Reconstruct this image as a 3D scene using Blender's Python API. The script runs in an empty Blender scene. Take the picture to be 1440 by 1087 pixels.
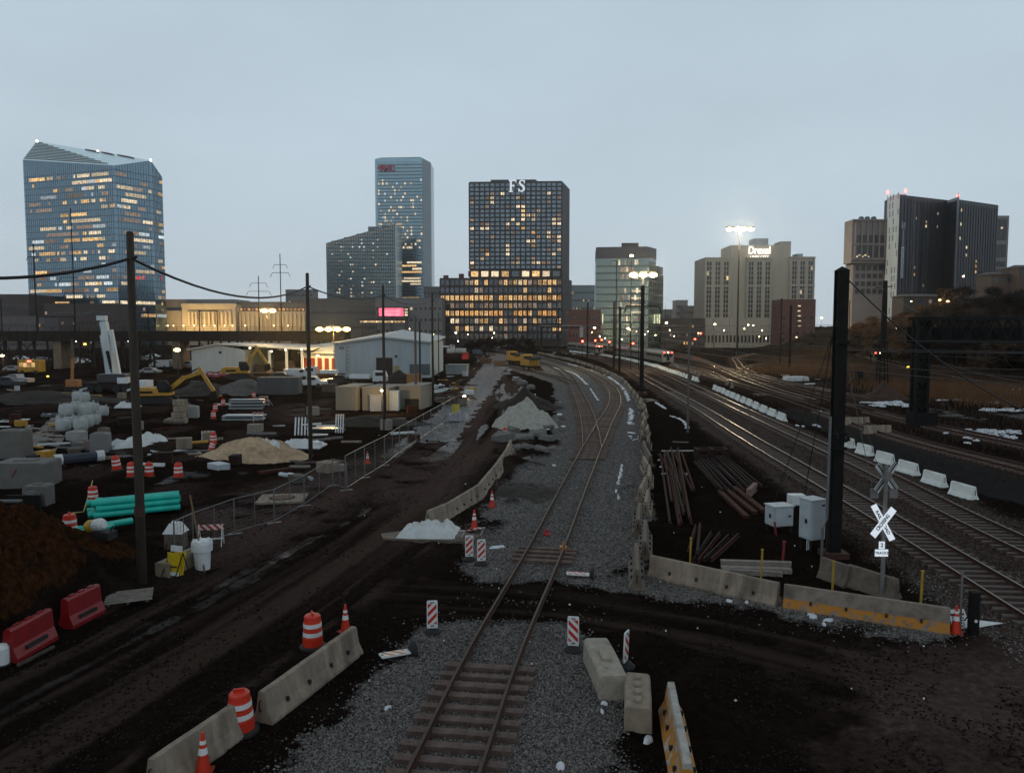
import bpy, math, random
import numpy as np
from mathutils import Vector, Matrix, noise as mnoise
R = math.radians
rnd = random.Random(7)
S = bpy.context.scene
COL = S.collection
# ---------------------------------------------------------------- camera, sky, sun, exposure
F, CX, CY, HZ, CH = 1084.0, 720.0, 543.5, 466.0, 9.5
PITCH = math.atan((CY - HZ) / F)
cam = bpy.data.cameras.new('camera'); camo = bpy.data.objects.new('camera', cam); COL.objects.link(camo)
camo.location = (0, 0, CH); camo.rotation_euler = (R(90) - PITCH, 0, 0)
cam.sensor_width = 36; cam.lens = F / 1440 * 36; cam.clip_start = .1; cam.clip_end = 20000
S.camera = camo
S.view_settings.view_transform = 'Standard'; S.view_settings.look = 'None'
S.view_settings.exposure = 0; S.view_settings.gamma = 1; S.view_settings.use_curve_mapping = False
S.render.engine = 'CYCLES'; S.cycles.use_denoising = True
S.cycles.max_bounces = 5; S.cycles.diffuse_bounces = 2; S.cycles.glossy_bounces = 3; S.cycles.volume_bounces = 0
S.cycles.transparent_max_bounces = 6; S.cycles.caustics_reflective = False; S.cycles.caustics_refractive = False
S.cycles.sample_clamp_indirect = 4
W = bpy.data.worlds.new('World'); S.world = W; W.use_nodes = True
nt = W.node_tree; nt.nodes.clear()
def N(t, kind, **kw):
    n = t.nodes.new(kind)
    for k, v in kw.items(): setattr(n, k, v)
    return n
SUN_EL, SUN_AZ = R(38), R(200)
sky = N(nt, 'ShaderNodeTexSky', sky_type='NISHITA', sun_disc=False, sun_elevation=SUN_EL, sun_rotation=SUN_AZ, dust_density=3.0)
b1 = N(nt, 'ShaderNodeBackground'); b1.inputs[1].default_value = .004
nt.links.new(sky.outputs[0], b1.inputs[0])
# the cloud deck: mottled grey blue, darkened overhead, out of view, to dim the ground
tc = N(nt, 'ShaderNodeTexCoord'); sep = N(nt, 'ShaderNodeSeparateXYZ'); nt.links.new(tc.outputs['Generated'], sep.inputs[0])
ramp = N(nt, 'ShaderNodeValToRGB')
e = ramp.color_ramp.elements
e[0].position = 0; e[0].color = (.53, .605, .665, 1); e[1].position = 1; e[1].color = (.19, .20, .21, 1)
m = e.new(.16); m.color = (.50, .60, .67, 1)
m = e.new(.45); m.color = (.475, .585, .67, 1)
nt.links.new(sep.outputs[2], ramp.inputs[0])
mp = N(nt, 'ShaderNodeMapping'); mp.inputs['Scale'].default_value = (1.1, 1.1, 3.2)
nz = N(nt, 'ShaderNodeTexNoise'); nz.inputs['Scale'].default_value = 1.6; nz.inputs['Detail'].default_value = 5; nz.inputs['Roughness'].default_value = .55
nt.links.new(tc.outputs['Generated'], mp.inputs[0]); nt.links.new(mp.outputs[0], nz.inputs['Vector'])
mr = N(nt, 'ShaderNodeMapRange'); mr.inputs[1].default_value = .3; mr.inputs[2].default_value = .7; mr.inputs[3].default_value = .92; mr.inputs[4].default_value = 1.07
nt.links.new(nz.outputs[0], mr.inputs[0])
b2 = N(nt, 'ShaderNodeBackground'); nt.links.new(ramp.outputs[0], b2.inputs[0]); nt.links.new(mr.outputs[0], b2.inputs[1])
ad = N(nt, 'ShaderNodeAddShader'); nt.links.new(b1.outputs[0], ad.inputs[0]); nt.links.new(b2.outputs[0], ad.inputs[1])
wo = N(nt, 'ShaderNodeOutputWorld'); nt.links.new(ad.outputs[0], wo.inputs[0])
sl = bpy.data.lights.new('sun', 'SUN'); sl.energy = .12; sl.angle = R(50); sl.color = (1, .97, .93)
so = bpy.data.objects.new('sun', sl); COL.objects.link(so); so.location = (0, -40, 80)
so.rotation_euler = (R(90) - SUN_EL, 0, R(180) - SUN_AZ)

# ---------------------------------------------------------------- pixel (of the 1440 px photograph) to place
_c, _s = math.cos(PITCH), math.sin(PITCH)
def ray(px, py):
    x, y = (px - CX) / F, (CY - py) / F
    return Vector((x, _c + y * _s, -_s + y * _c))
def P(px, py, z=0.0):                # where the ray meets the level z
    d = ray(px, py); t = (z - CH) / d.z
    return Vector((d.x * t, d.y * t, z))
def A(px, py, Y):                    # where the ray meets the distance Y
    d = ray(px, py); t = Y / d.y
    return Vector((d.x * t, Y, CH + d.z * t))
def ppm(Y): return F / Y

# ---------------------------------------------------------------- materials
MAT = {}
def mat(name, col, rough=.8, metal=0., var=.25, scale=6., bump=.0, bscale=None, spec=.5, dirt=None, dirt_amt=.5, streak=False):
    if name in MAT: return MAT[name]
    m = bpy.data.materials.new(name); m.use_nodes = True; t = m.node_tree
    b = t.nodes['Principled BSDF']; MAT[name] = m
    b.inputs['Roughness'].default_value = rough; b.inputs['Metallic'].default_value = metal
    b.inputs['Specular IOR Level'].default_value = spec
    tc = N(t, 'ShaderNodeTexCoord')
    src = tc.outputs['Object']
    if streak:
        mp = N(t, 'ShaderNodeMapping'); mp.inputs['Scale'].default_value = (1, 1, .12); t.links.new(src, mp.inputs[0]); src = mp.outputs[0]
    nz = N(t, 'ShaderNodeTexNoise'); nz.inputs['Scale'].default_value = scale; nz.inputs['Detail'].default_value = 6; nz.inputs['Roughness'].default_value = .65
    t.links.new(src, nz.inputs['Vector'])
    mx = N(t, 'ShaderNodeMix', data_type='RGBA')
    lo = tuple(c * (1 - var) for c in col) + (1,); hi = tuple(min(1, c * (1 + var)) for c in col) + (1,)
    rp = N(t, 'ShaderNodeMapRange'); rp.inputs[1].default_value = .3; rp.inputs[2].default_value = .7
    t.links.new(nz.outputs[0], rp.inputs[0]); t.links.new(rp.outputs[0], mx.inputs[0])
    mx.inputs[6].default_value = lo; mx.inputs[7].default_value = hi
    out = mx.outputs[2]
    if dirt:
        n2 = N(t, 'ShaderNodeTexNoise'); n2.inputs['Scale'].default_value = scale * .37; n2.inputs['Detail'].default_value = 8; n2.inputs['Roughness'].default_value = .7
        t.links.new(src, n2.inputs['Vector'])
        r2 = N(t, 'ShaderNodeMapRange'); r2.inputs[1].default_value = .48; r2.inputs[2].default_value = .72; r2.inputs[4].default_value = dirt_amt
        t.links.new(n2.outputs[0], r2.inputs[0])
        m2 = N(t, 'ShaderNodeMix', data_type='RGBA'); t.links.new(r2.outputs[0], m2.inputs[0]); t.links.new(out, m2.inputs[6]); m2.inputs[7].default_value = tuple(dirt) + (1,)
        out = m2.outputs[2]
    t.links.new(out, b.inputs['Base Color'])
    if bump:
        bp = N(t, 'ShaderNodeBump'); bp.inputs['Strength'].default_value = bump; bp.inputs['Distance'].default_value = .05
        n3 = N(t, 'ShaderNodeTexNoise'); n3.inputs['Scale'].default_value = bscale or scale * 3; n3.inputs['Detail'].default_value = 5
        t.links.new(tc.outputs['Object'], n3.inputs['Vector']); t.links.new(n3.outputs[0], bp.inputs['Height']); t.links.new(bp.outputs[0], b.inputs['Normal'])
    return m
def glow(name, col, strength, var=.0, scale=.6, sample=False):
    if name in MAT: return MAT[name]
    m = bpy.data.materials.new(name); m.use_nodes = True; t = m.node_tree; MAT[name] = m
    t.nodes.clear(); o = N(t, 'ShaderNodeOutputMaterial'); e = N(t, 'ShaderNodeEmission')
    e.inputs[0].default_value = tuple(col) + (1,); e.inputs[1].default_value = strength
    t.links.new(e.outputs[0], o.inputs[0])
    if var:                          # rooms behind the glass: blinds, ceilings and furniture of uneven brightness
        oi = N(t, 'ShaderNodeObjectInfo'); tc = N(t, 'ShaderNodeTexCoord')
        va = N(t, 'ShaderNodeVectorMath', operation='ADD'); cb = N(t, 'ShaderNodeCombineXYZ')
        ml = N(t, 'ShaderNodeMath', operation='MULTIPLY'); ml.inputs[1].default_value = 60; t.links.new(oi.outputs['Random'], ml.inputs[0])
        t.links.new(ml.outputs[0], cb.inputs[0]); t.links.new(ml.outputs[0], cb.inputs[2]); t.links.new(tc.outputs['Object'], va.inputs[0]); t.links.new(cb.outputs[0], va.inputs[1])
        nz = N(t, 'ShaderNodeTexNoise'); nz.inputs['Scale'].default_value = scale; nz.inputs['Detail'].default_value = 3; t.links.new(va.outputs[0], nz.inputs['Vector'])
        mr = N(t, 'ShaderNodeMapRange'); mr.inputs[1].default_value = .35; mr.inputs[2].default_value = .65
        mr.inputs[3].default_value = strength * (1 - var); mr.inputs[4].default_value = strength * (1 + var * .6)
        m2 = N(t, 'ShaderNodeMath', operation='MULTIPLY'); t.links.new(nz.outputs[0], mr.inputs[0])
        r2 = N(t, 'ShaderNodeMapRange'); r2.inputs[3].default_value = .45; r2.inputs[4].default_value = 1.25; t.links.new(oi.outputs['Random'], r2.inputs[0])
        t.links.new(mr.outputs[0], m2.inputs[0]); t.links.new(r2.outputs[0], m2.inputs[1]); t.links.new(m2.outputs[0], e.inputs[1])
    m.cycles.emission_sampling = 'AUTO' if sample else 'NONE'
    return m
def stripes(name, ca, cb, dx, dz, period, rough=.5):     # flat print of slanting bands
    if name in MAT: return MAT[name]
    m = mat(name, ca, rough, var=.1); t = m.node_tree; b = t.nodes['Principled BSDF']
    tc = N(t, 'ShaderNodeTexCoord'); sp = N(t, 'ShaderNodeSeparateXYZ'); t.links.new(tc.outputs['Object'], sp.inputs[0])
    a = N(t, 'ShaderNodeMath', operation='MULTIPLY'); a.inputs[1].default_value = dx / period; t.links.new(sp.outputs[0], a.inputs[0])
    c = N(t, 'ShaderNodeMath', operation='MULTIPLY_ADD'); c.inputs[1].default_value = dz / period; t.links.new(sp.outputs[2], c.inputs[0]); t.links.new(a.outputs[0], c.inputs[2])
    f = N(t, 'ShaderNodeMath', operation='FRACT'); t.links.new(c.outputs[0], f.inputs[0])
    g = N(t, 'ShaderNodeMath', operation='GREATER_THAN'); g.inputs[1].default_value = .5; t.links.new(f.outputs[0], g.inputs[0])
    mx = N(t, 'ShaderNodeMix', data_type='RGBA'); t.links.new(g.outputs[0], mx.inputs[0])
    old = b.inputs['Base Color'].links[0].from_socket
    t.links.new(old, mx.inputs[6]); mx.inputs[7].default_value = tuple(cb) + (1,); t.links.new(mx.outputs[2], b.inputs['Base Color'])
    return m
def banded(name, base, band, zlo, zhi, rough=.85):       # concrete with a worn painted band along its foot
    if name in MAT: return MAT[name]
    m = mat(name, base, rough, var=.3, scale=3, bump=.4, bscale=18, dirt=(.05, .04, .032), dirt_amt=.75); t = m.node_tree; b = t.nodes['Principled BSDF']
    tc = N(t, 'ShaderNodeTexCoord'); sp = N(t, 'ShaderNodeSeparateXYZ'); t.links.new(tc.outputs['Object'], sp.inputs[0])
    nz = N(t, 'ShaderNodeTexNoise'); nz.inputs['Scale'].default_value = 5; nz.inputs['Detail'].default_value = 6; t.links.new(tc.outputs['Object'], nz.inputs['Vector'])
    a = N(t, 'ShaderNodeMath', operation='MULTIPLY_ADD'); a.inputs[1].default_value = .22; t.links.new(nz.outputs[0], a.inputs[0]); t.links.new(sp.outputs[2], a.inputs[2])
    lo = N(t, 'ShaderNodeMath', operation='GREATER_THAN'); lo.inputs[1].default_value = zlo + .11; t.links.new(a.outputs[0], lo.inputs[0])
    hi = N(t, 'ShaderNodeMath', operation='LESS_THAN'); hi.inputs[1].default_value = zhi; t.links.new(sp.outputs[2], hi.inputs[0])
    mm = N(t, 'ShaderNodeMath', operation='MULTIPLY'); t.links.new(lo.outputs[0], mm.inputs[0]); t.links.new(hi.outputs[0], mm.inputs[1])
    w = N(t, 'ShaderNodeMapRange'); w.inputs[1].default_value = .62; w.inputs[2].default_value = .5; t.links.new(nz.outputs[0], w.inputs[0])
    m3 = N(t, 'ShaderNodeMath', operation='MULTIPLY'); t.links.new(mm.outputs[0], m3.inputs[0]); t.links.new(w.outputs[0], m3.inputs[1])
    mx = N(t, 'ShaderNodeMix', data_type='RGBA'); t.links.new(m3.outputs[0], mx.inputs[0])
    old = b.inputs['Base Color'].links[0].from_socket
    t.links.new(old, mx.inputs[6]); mx.inputs[7].default_value = tuple(band) + (1,); t.links.new(mx.outputs[2], b.inputs['Base Color'])
    return m
def corrugated(name, col, step, axis='X', rough=.6, var=.15, dirt=None):
    if name in MAT: return MAT[name]
    m = mat(name, col, rough, var=var, scale=1.2, dirt=dirt, streak=True); t = m.node_tree; b = t.nodes['Principled BSDF']
    tc = N(t, 'ShaderNodeTexCoord'); wv = N(t, 'ShaderNodeTexWave', wave_type='BANDS', bands_direction=axis); wv.inputs['Scale'].default_value = math.pi / 10 / step * 2
    t.links.new(tc.outputs['Object'], wv.inputs['Vector'])
    bp = N(t, 'ShaderNodeBump'); bp.inputs['Strength'].default_value = .7; bp.inputs['Distance'].default_value = .05
    t.links.new(wv.outputs[0], bp.inputs['Height']); t.links.new(bp.outputs[0], b.inputs['Normal'])
    return m

# ---------------------------------------------------------------- mesh builder
class MB:
    def __init__(s): s.v = []; s.f = []; s.sm = False
    def add(s, vs, fs):
        n = len(s.v); s.v += [tuple(v) for v in vs]; s.f += [tuple(i + n for i in f) for f in fs]; return s
    def box(s, x, y, z, sx, sy, sz, rz=0., base=True):       # centre x,y ; z = bottom when base
        z0 = z if base else z - sz / 2
        c, n = math.cos(rz), math.sin(rz); vs = []
        for dz in (0, sz):
            for dx, dy in ((-1, -1), (1, -1), (1, 1), (-1, 1)):
                a, b = dx * sx / 2, dy * sy / 2
                vs.append((x + a * c - b * n, y + a * n + b * c, z0 + dz))
        return s.add(vs, [(3, 2, 1, 0), (4, 5, 6, 7), (0, 1, 5, 4), (1, 2, 6, 5), (2, 3, 7, 6), (3, 0, 4, 7)])
    def hexa(s, p): return s.add(p, [(3, 2, 1, 0), (4, 5, 6, 7), (0, 1, 5, 4), (1, 2, 6, 5), (2, 3, 7, 6), (3, 0, 4, 7)])
    def bar(s, a, b, w, h=None):                             # square bar from a to b
        a, b = Vector(a), Vector(b); d = (b - a).normalized(); h = h or w
        u = d.cross(Vector((0, 0, 1)))
        if u.length < 1e-4: u = Vector((1, 0, 0))
        u.normalize(); q = u.cross(d)
        vs = [e + u * (i * w / 2) + q * (j * h / 2) for e in (a, b) for i, j in ((-1, -1), (1, -1), (1, 1), (-1, 1))]
        return s.hexa(vs)
    def tube(s, a, b, r0, r1=None, n=8, cap=True): return s.path([a, b], [r0, r0 if r1 is None else r1], n, cap)
    def path(s, pts, rs, n=6, cap=True):
        pts = [Vector(p) for p in pts]
        if not isinstance(rs, (list, tuple)): rs = [rs] * len(pts)
        vs = []; fs = []
        for i, p in enumerate(pts):
            d = (pts[min(i + 1, len(pts) - 1)] - pts[max(i - 1, 0)]).normalized()
            u = d.cross(Vector((0, 0, 1))) if abs(d.z) < .95 else Vector((0, 1, 0)).cross(d)
            u.normalize(); q = u.cross(d)
            for k in range(n):
                a = 2 * math.pi * k / n; vs.append(p + (u * math.cos(a) + q * math.sin(a)) * rs[i])
        for i in range(len(pts) - 1):
            for k in range(n):
                a, b = i * n + k, i * n + (k + 1) % n; fs.append((a, b, b + n, a + n))
        if cap: fs += [tuple(range(n))[::-1], tuple(range((len(pts) - 1) * n, len(pts) * n))]
        return s.add(vs, fs)
    def lathe(s, prof, n=16, x=0, y=0, z=0):
        vs = []; fs = []
        for r, h in prof:
            for k in range(n):
                a = 2 * math.pi * k / n; vs.append((x + r * math.cos(a), y + r * math.sin(a), z + h))
        for i in range(len(prof) - 1):
            for k in range(n):
                a, b = i * n + k, i * n + (k + 1) % n; fs.append((a, b, b + n, a + n))
        fs += [tuple(range(n))[::-1], tuple(range((len(prof) - 1) * n, len(prof) * n))]
        return s.add(vs, fs)
    def prism(s, prof, x0, x1, axis='x', segs=1, jit=0.):    # profile (a,b) swept along an axis
        n = len(prof); vs = []; fs = []
        for i in range(segs + 1):
            x = x0 + (x1 - x0) * i / segs
            for a, b in prof:
                a += rnd.uniform(-jit, jit); b += rnd.uniform(-jit, jit)
                vs.append((x, a, b) if axis == 'x' else ((a, x, b) if axis == 'y' else (a, b, x)))
        for i in range(segs):
            for k in range(n):
                a, b = i * n + k, i * n + (k + 1) % n; fs.append((a, b, b + n, a + n))
        fs += [tuple(range(n))[::-1], tuple(range(segs * n, segs * n + n))]
        return s.add(vs, fs)
    def poly(s, pts): return s.add(pts, [tuple(range(len(pts)))])
    def mesh(s, name, m, smooth=False):
        me = bpy.data.meshes.new(name); me.from_pydata(s.v, [], s.f); me.update()
        if m: me.materials.append(m)
        if smooth: me.polygons.foreach_set('use_smooth', [True] * len(me.polygons))
        return me
    def build(s, name, m, parent=None, smooth=False, bevel=0.):
        me = s.mesh(name, m, smooth)
        if bevel:
            import bmesh
            bm = bmesh.new(); bm.from_mesh(me)
            bmesh.ops.remove_doubles(bm, verts=bm.verts, dist=1e-4)
            bmesh.ops.bevel(bm, geom=[e for e in bm.edges if len(e.link_faces) == 2 and e.calc_face_angle() > .5], offset=bevel, segments=1, affect='EDGES')
            bm.to_mesh(me); bm.free()
        return link(name, me, parent)
def link(name, me, parent=None):
    o = bpy.data.objects.new(name, me); COL.objects.link(o)
    if parent: o.parent = parent
    return o
def put(o, M): o.matrix_local = M
def tag(o, label=None, cat=None, group=None, kind=None):
    if label: o['label'] = label
    if cat: o['category'] = cat
    if group: o['group'] = group
    if kind: o['kind'] = kind
    return o
def T(name, label, cat, loc=(0, 0, 0), rz=0., group=None):
    o = bpy.data.objects.new(name, None); COL.objects.link(o); o.location = loc; o.rotation_euler = (0, 0, rz)
    return tag(o, label, cat, group)
KIDS = {}
def copy_tree(o, parent=None):
    c = o.copy(); COL.objects.link(c)
    if parent: c.parent = parent
    for ch in o.children: copy_tree(ch, c)
    return c
def place(proto, used, loc, rz, label, group=None):          # the first time moves the prototype itself, then copies it
    o = proto if not used else copy_tree(proto)
    used.append(1)
    o.location = loc; o.rotation_euler = (0, 0, rz); o['label'] = label
    if group: o['group'] = group
    return o
def raw_mesh(name, V, Fq, m, parent=None, smooth=False):     # numpy arrays, quads or triangles
    me = bpy.data.meshes.new(name); k = Fq.shape[1]
    me.vertices.add(len(V)); me.vertices.foreach_set('co', np.asarray(V, np.float32).ravel())
    me.loops.add(Fq.size); me.loops.foreach_set('vertex_index', Fq.astype(np.int32).ravel())
    me.polygons.add(len(Fq)); me.polygons.foreach_set('loop_start', np.arange(0, Fq.size, k, dtype=np.int32))
    if smooth: me.polygons.foreach_set('use_smooth', np.ones(len(Fq), bool))
    me.update(calc_edges=True); me.materials.append(m)
    return link(name, me, parent)
ORD = 'first second third fourth fifth sixth seventh eighth ninth tenth eleventh twelfth thirteenth fourteenth fifteenth sixteenth seventeenth eighteenth nineteenth twentieth'.split()
TENS = {2: 'twenty', 3: 'thirty', 4: 'forty', 5: 'fifty', 6: 'sixty', 7: 'seventy', 8: 'eighty', 9: 'ninety'}
def ordn(i):                        # 0 -> first
    if i < 20: return ORD[i]
    t, u = divmod(i + 1, 10)
    return TENS[t].replace('y', 'ieth') if u == 0 else TENS[t] + '-' + ORD[u - 1]
def text(s, size, m, parent, loc, rot=(R(90), 0, 0), name='lettering', bold=0., extrude=.01, align='CENTER', sx=1.):
    cu = bpy.data.curves.new(name, 'FONT'); cu.body = s; cu.size = size; cu.align_x = align; cu.align_y = 'CENTER'; cu.offset = bold; cu.extrude = extrude
    cu.materials.append(m); tmp = bpy.data.objects.new(name, cu); me = bpy.data.meshes.new_from_object(tmp); bpy.data.objects.remove(tmp); o = link(name, me); o.parent = parent; o.location = loc; o.rotation_euler = rot; o.scale = (sx, 1, 1)
    return o
# ---------------------------------------------------------------- numpy noise and polylines
def _h(ix, iy, sd):
    n = (ix * 374761393 + iy * 668265263 + sd * 974711) & 0x7fffffff
    n = ((n ^ (n >> 13)) * 1274126177) & 0x7fffffff
    return ((n ^ (n >> 16)) & 0xffff) / 65535.
def vnoise(x, y, sd=0):
    ix, iy = np.floor(x).astype(np.int64), np.floor(y).astype(np.int64); fx, fy = x - ix, y - iy
    fx = fx * fx * (3 - 2 * fx); fy = fy * fy * (3 - 2 * fy)
    return (_h(ix, iy, sd) * (1 - fx) + _h(ix + 1, iy, sd) * fx) * (1 - fy) + (_h(ix, iy + 1, sd) * (1 - fx) + _h(ix + 1, iy + 1, sd) * fx) * fy
def fbm(x, y, sd=0, o=4):
    s = 0; a = .5
    for i in range(o): s = s + a * vnoise(x * 2 ** i, y * 2 ** i, sd + i * 17); a /= 2
    return s / (1 - .5 ** o)
def sstep(a, b, x):
    t = np.clip((x - a) / (b - a), 0, 1); return t * t * (3 - 2 * t)
def smooth_line(pts, step=2.0):
    pts = [Vector((p[0], p[1])) for p in pts]; out = []
    for i in range(len(pts) - 1):
        p0, p1, p2, p3 = pts[max(i - 1, 0)], pts[i], pts[i + 1], pts[min(i + 2, len(pts) - 1)]
        n = max(2, int((p2 - p1).length / step))
        for k in range(n):
            t = k / n
            out.append(.5 * ((2 * p1) + (p2 - p0) * t + (2 * p0 - 5 * p1 + 4 * p2 - p3) * t * t + (3 * p1 - p0 - 3 * p2 + p3) * t ** 3))
    out.append(pts[-1])
    for _ in range(6):
        out = [out[0]] + [(out[i - 1] + out[i] * 2 + out[i + 1]) / 4 for i in range(1, len(out) - 1)] + [out[-1]]
    return [(p.x, p.y) for p in out]
def dist_line(X, Y, pts, reach=10.):   # distance, signed side and arc length to a polyline (only within its reach)
    sh = X.shape; x, y = X.ravel(), Y.ravel(); best = np.full(x.shape, 1e3); side = np.full(x.shape, 1e3); arc = np.zeros(x.shape); s0 = 0.
    dec = pts[::3] + ([pts[-1]] if (len(pts) - 1) % 3 else [])
    for q in range(0, len(dec) - 1, 8):
        ch = dec[q:q + 9]; xs = [p[0] for p in ch]; ys = [p[1] for p in ch]; Ls = [math.hypot(b[0] - a[0], b[1] - a[1]) for a, b in zip(ch[:-1], ch[1:])]
        k = np.nonzero((x > min(xs) - reach) & (x < max(xs) + reach) & (y > min(ys) - reach) & (y < max(ys) + reach))[0]
        if len(k):
            xk, yk = x[k], y[k]; bk, sk, ak = best[k], side[k], arc[k]; s1 = s0
            for (ax, ay), (bx, by), L in zip(ch[:-1], ch[1:], Ls):
                if L > 1e-6:
                    dx, dy = bx - ax, by - ay; t = np.clip(((xk - ax) * dx + (yk - ay) * dy) / L / L, 0, 1)
                    ex, ey = xk - ax - t * dx, yk - ay - t * dy; d = np.hypot(ex, ey); m = d < bk
                    bk = np.where(m, d, bk); sk = np.where(m, np.sign(ex * dy - ey * dx) * d, sk); ak = np.where(m, s1 + t * L, ak)
                s1 += L
            best[k], side[k], arc[k] = bk, sk, ak
        s0 += sum(Ls)
    return best.reshape(sh), side.reshape(sh), arc.reshape(sh)
def inside(X, Y, poly):
    r = np.zeros(X.shape, bool); n = len(poly)
    for i in range(n):
        (ax, ay), (bx, by) = poly[i], poly[(i + 1) % n]
        if abs(by - ay) < 1e-9: continue
        c = ((ay > Y) != (by > Y)) & (X < (bx - ax) * (Y - ay) / (by - ay) + ax); r ^= c
    return r
def soft_inside(X, Y, poly, r=1.):
    s = 0
    for k in range(8): s = s + inside(X + r * math.cos(k * .785) * (.5 + .5 * (k % 2)), Y + 1.6 * r * math.sin(k * .785) * (.5 + .5 * (k % 2)), poly)
    return s / 8.
def pp(*a): return [P(*q).xy[:] for q in a]
# ---------------------------------------------------------------- the lie of the land
def G2(*pts): return [(P(x, y).x, P(x, y).y) for x, y in pts]
T1 = smooth_line([(-3.6, 2), (-2.4, 9.5), (-1.2, 16.7), (-.85, 20.2), (1.1, 30.3), (3.2, 42.6), (6.4, 61.1)])
TA = smooth_line([(6.4, 61.1), (7.7, 76.1), (9.05, 97.7), (10.0, 118.5), (10.8, 134), (11.55, 152), (11.7, 180), (10.7, 206), (9.1, 224.5), (5.8, 252.7), (0, 297), (-9, 345)])
TB = smooth_line([(6.4, 61.1), (6.95, 63.9), (9.3, 77.3), (11.1, 86.7), (12.8, 95.8), (14.4, 107.1), (15.7, 118.5), (16.6, 131), (17.1, 145), (17.3, 165), (16.5, 187), (14.5, 224), (11, 266), (4.5, 326), (-8, 400)])
TS = smooth_line([(11.0, 139), (10.0, 150), (7.8, 163), (4.8, 180), (1.4, 196), (-2.4, 215)])          # spur where the yellow machines stand
M1 = smooth_line([(16.2, 8), (17, 19), (18.0, 31.3), (18.5, 37.2), (20.4, 64.7), (21.6, 79.1), (23.3, 101), (26.6, 154), (29.1, 198), (30, 260), (26, 340), (14, 430)])
M2 = smooth_line([(20.6, 8), (21.3, 19), (22.3, 33.5), (22.7, 39.5), (23.6, 46), (24.4, 54), (26.2, 78), (28.2, 102), (30.3, 128), (32.8, 158), (35.0, 206), (36, 260), (33, 340), (22, 430)])
T3 = smooth_line([(36, 8), (35.6, 30), (34.9, 52), (34.2, 62), (34.5, 70), (35.2, 78), (36.3, 90), (37.9, 107), (39.0, 127), (40.6, 154), (43, 198), (45, 260), (42, 340)])
T4 = smooth_line([(44.5, 20), (43, 50), (42, 66), (41.6, 80), (42.3, 92), (44.3, 113), (46, 134), (48, 161), (51, 205), (53, 270)])
T5 = smooth_line([(40.4, 104), (41.2, 117), (44, 140), (48, 168), (56, 215), (66, 280), (70, 330)])
T6 = smooth_line([(50, 103), (49.6, 130), (52, 160), (57, 190), (66, 225), (80, 275), (104, 330)])
T7 = smooth_line([(51, 150), (56, 185), (68, 215), (88, 250), (112, 300)])
T8 = smooth_line([(66, 98), (72, 130), (83, 165), (98, 205), (118, 262), (130, 310)])
T9 = smooth_line([(40.3, 140), (42, 170), (42.5, 210), (41, 260), (36, 320), (24, 400)])
T11 = smooth_line([(39.5, 160), (43.8, 200), (44.5, 250), (41, 310), (31, 400)])
T12 = smooth_line([(47, 130), (50.5, 165), (55, 205), (60, 250), (62, 300), (58, 360)])
T10 = smooth_line([(41, 150), (45.5, 180), (47, 220), (46, 270), (42, 330), (30, 420)])
TRACKS = [T1, TA, TB, TS, M1, M2, T3, T4, T5, T6, T7, T8, T9, T10, T11, T12]
ROAD = smooth_line(G2((-60, 1075), (60, 1010), (230, 905), (350, 845), (450, 780), (520, 735), (580, 690), (630, 640), (665, 595), (685, 560), (690, 530), (690, 512)) + [(-5.5, 250), (-10, 330)], 3)
CROSS = smooth_line(G2((400, 830), (520, 835), (650, 840), (800, 845), (950, 870), (1080, 905), (1200, 930), (1400, 985), (1600, 1040)), 2)
ACCESS = smooth_line([(33, 8), (31.6, 25), (30.6, 40), (30.2, 52), (31.6, 66), (33, 80), (34, 92)], 3)
def bed_z(Y): return .12
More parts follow.
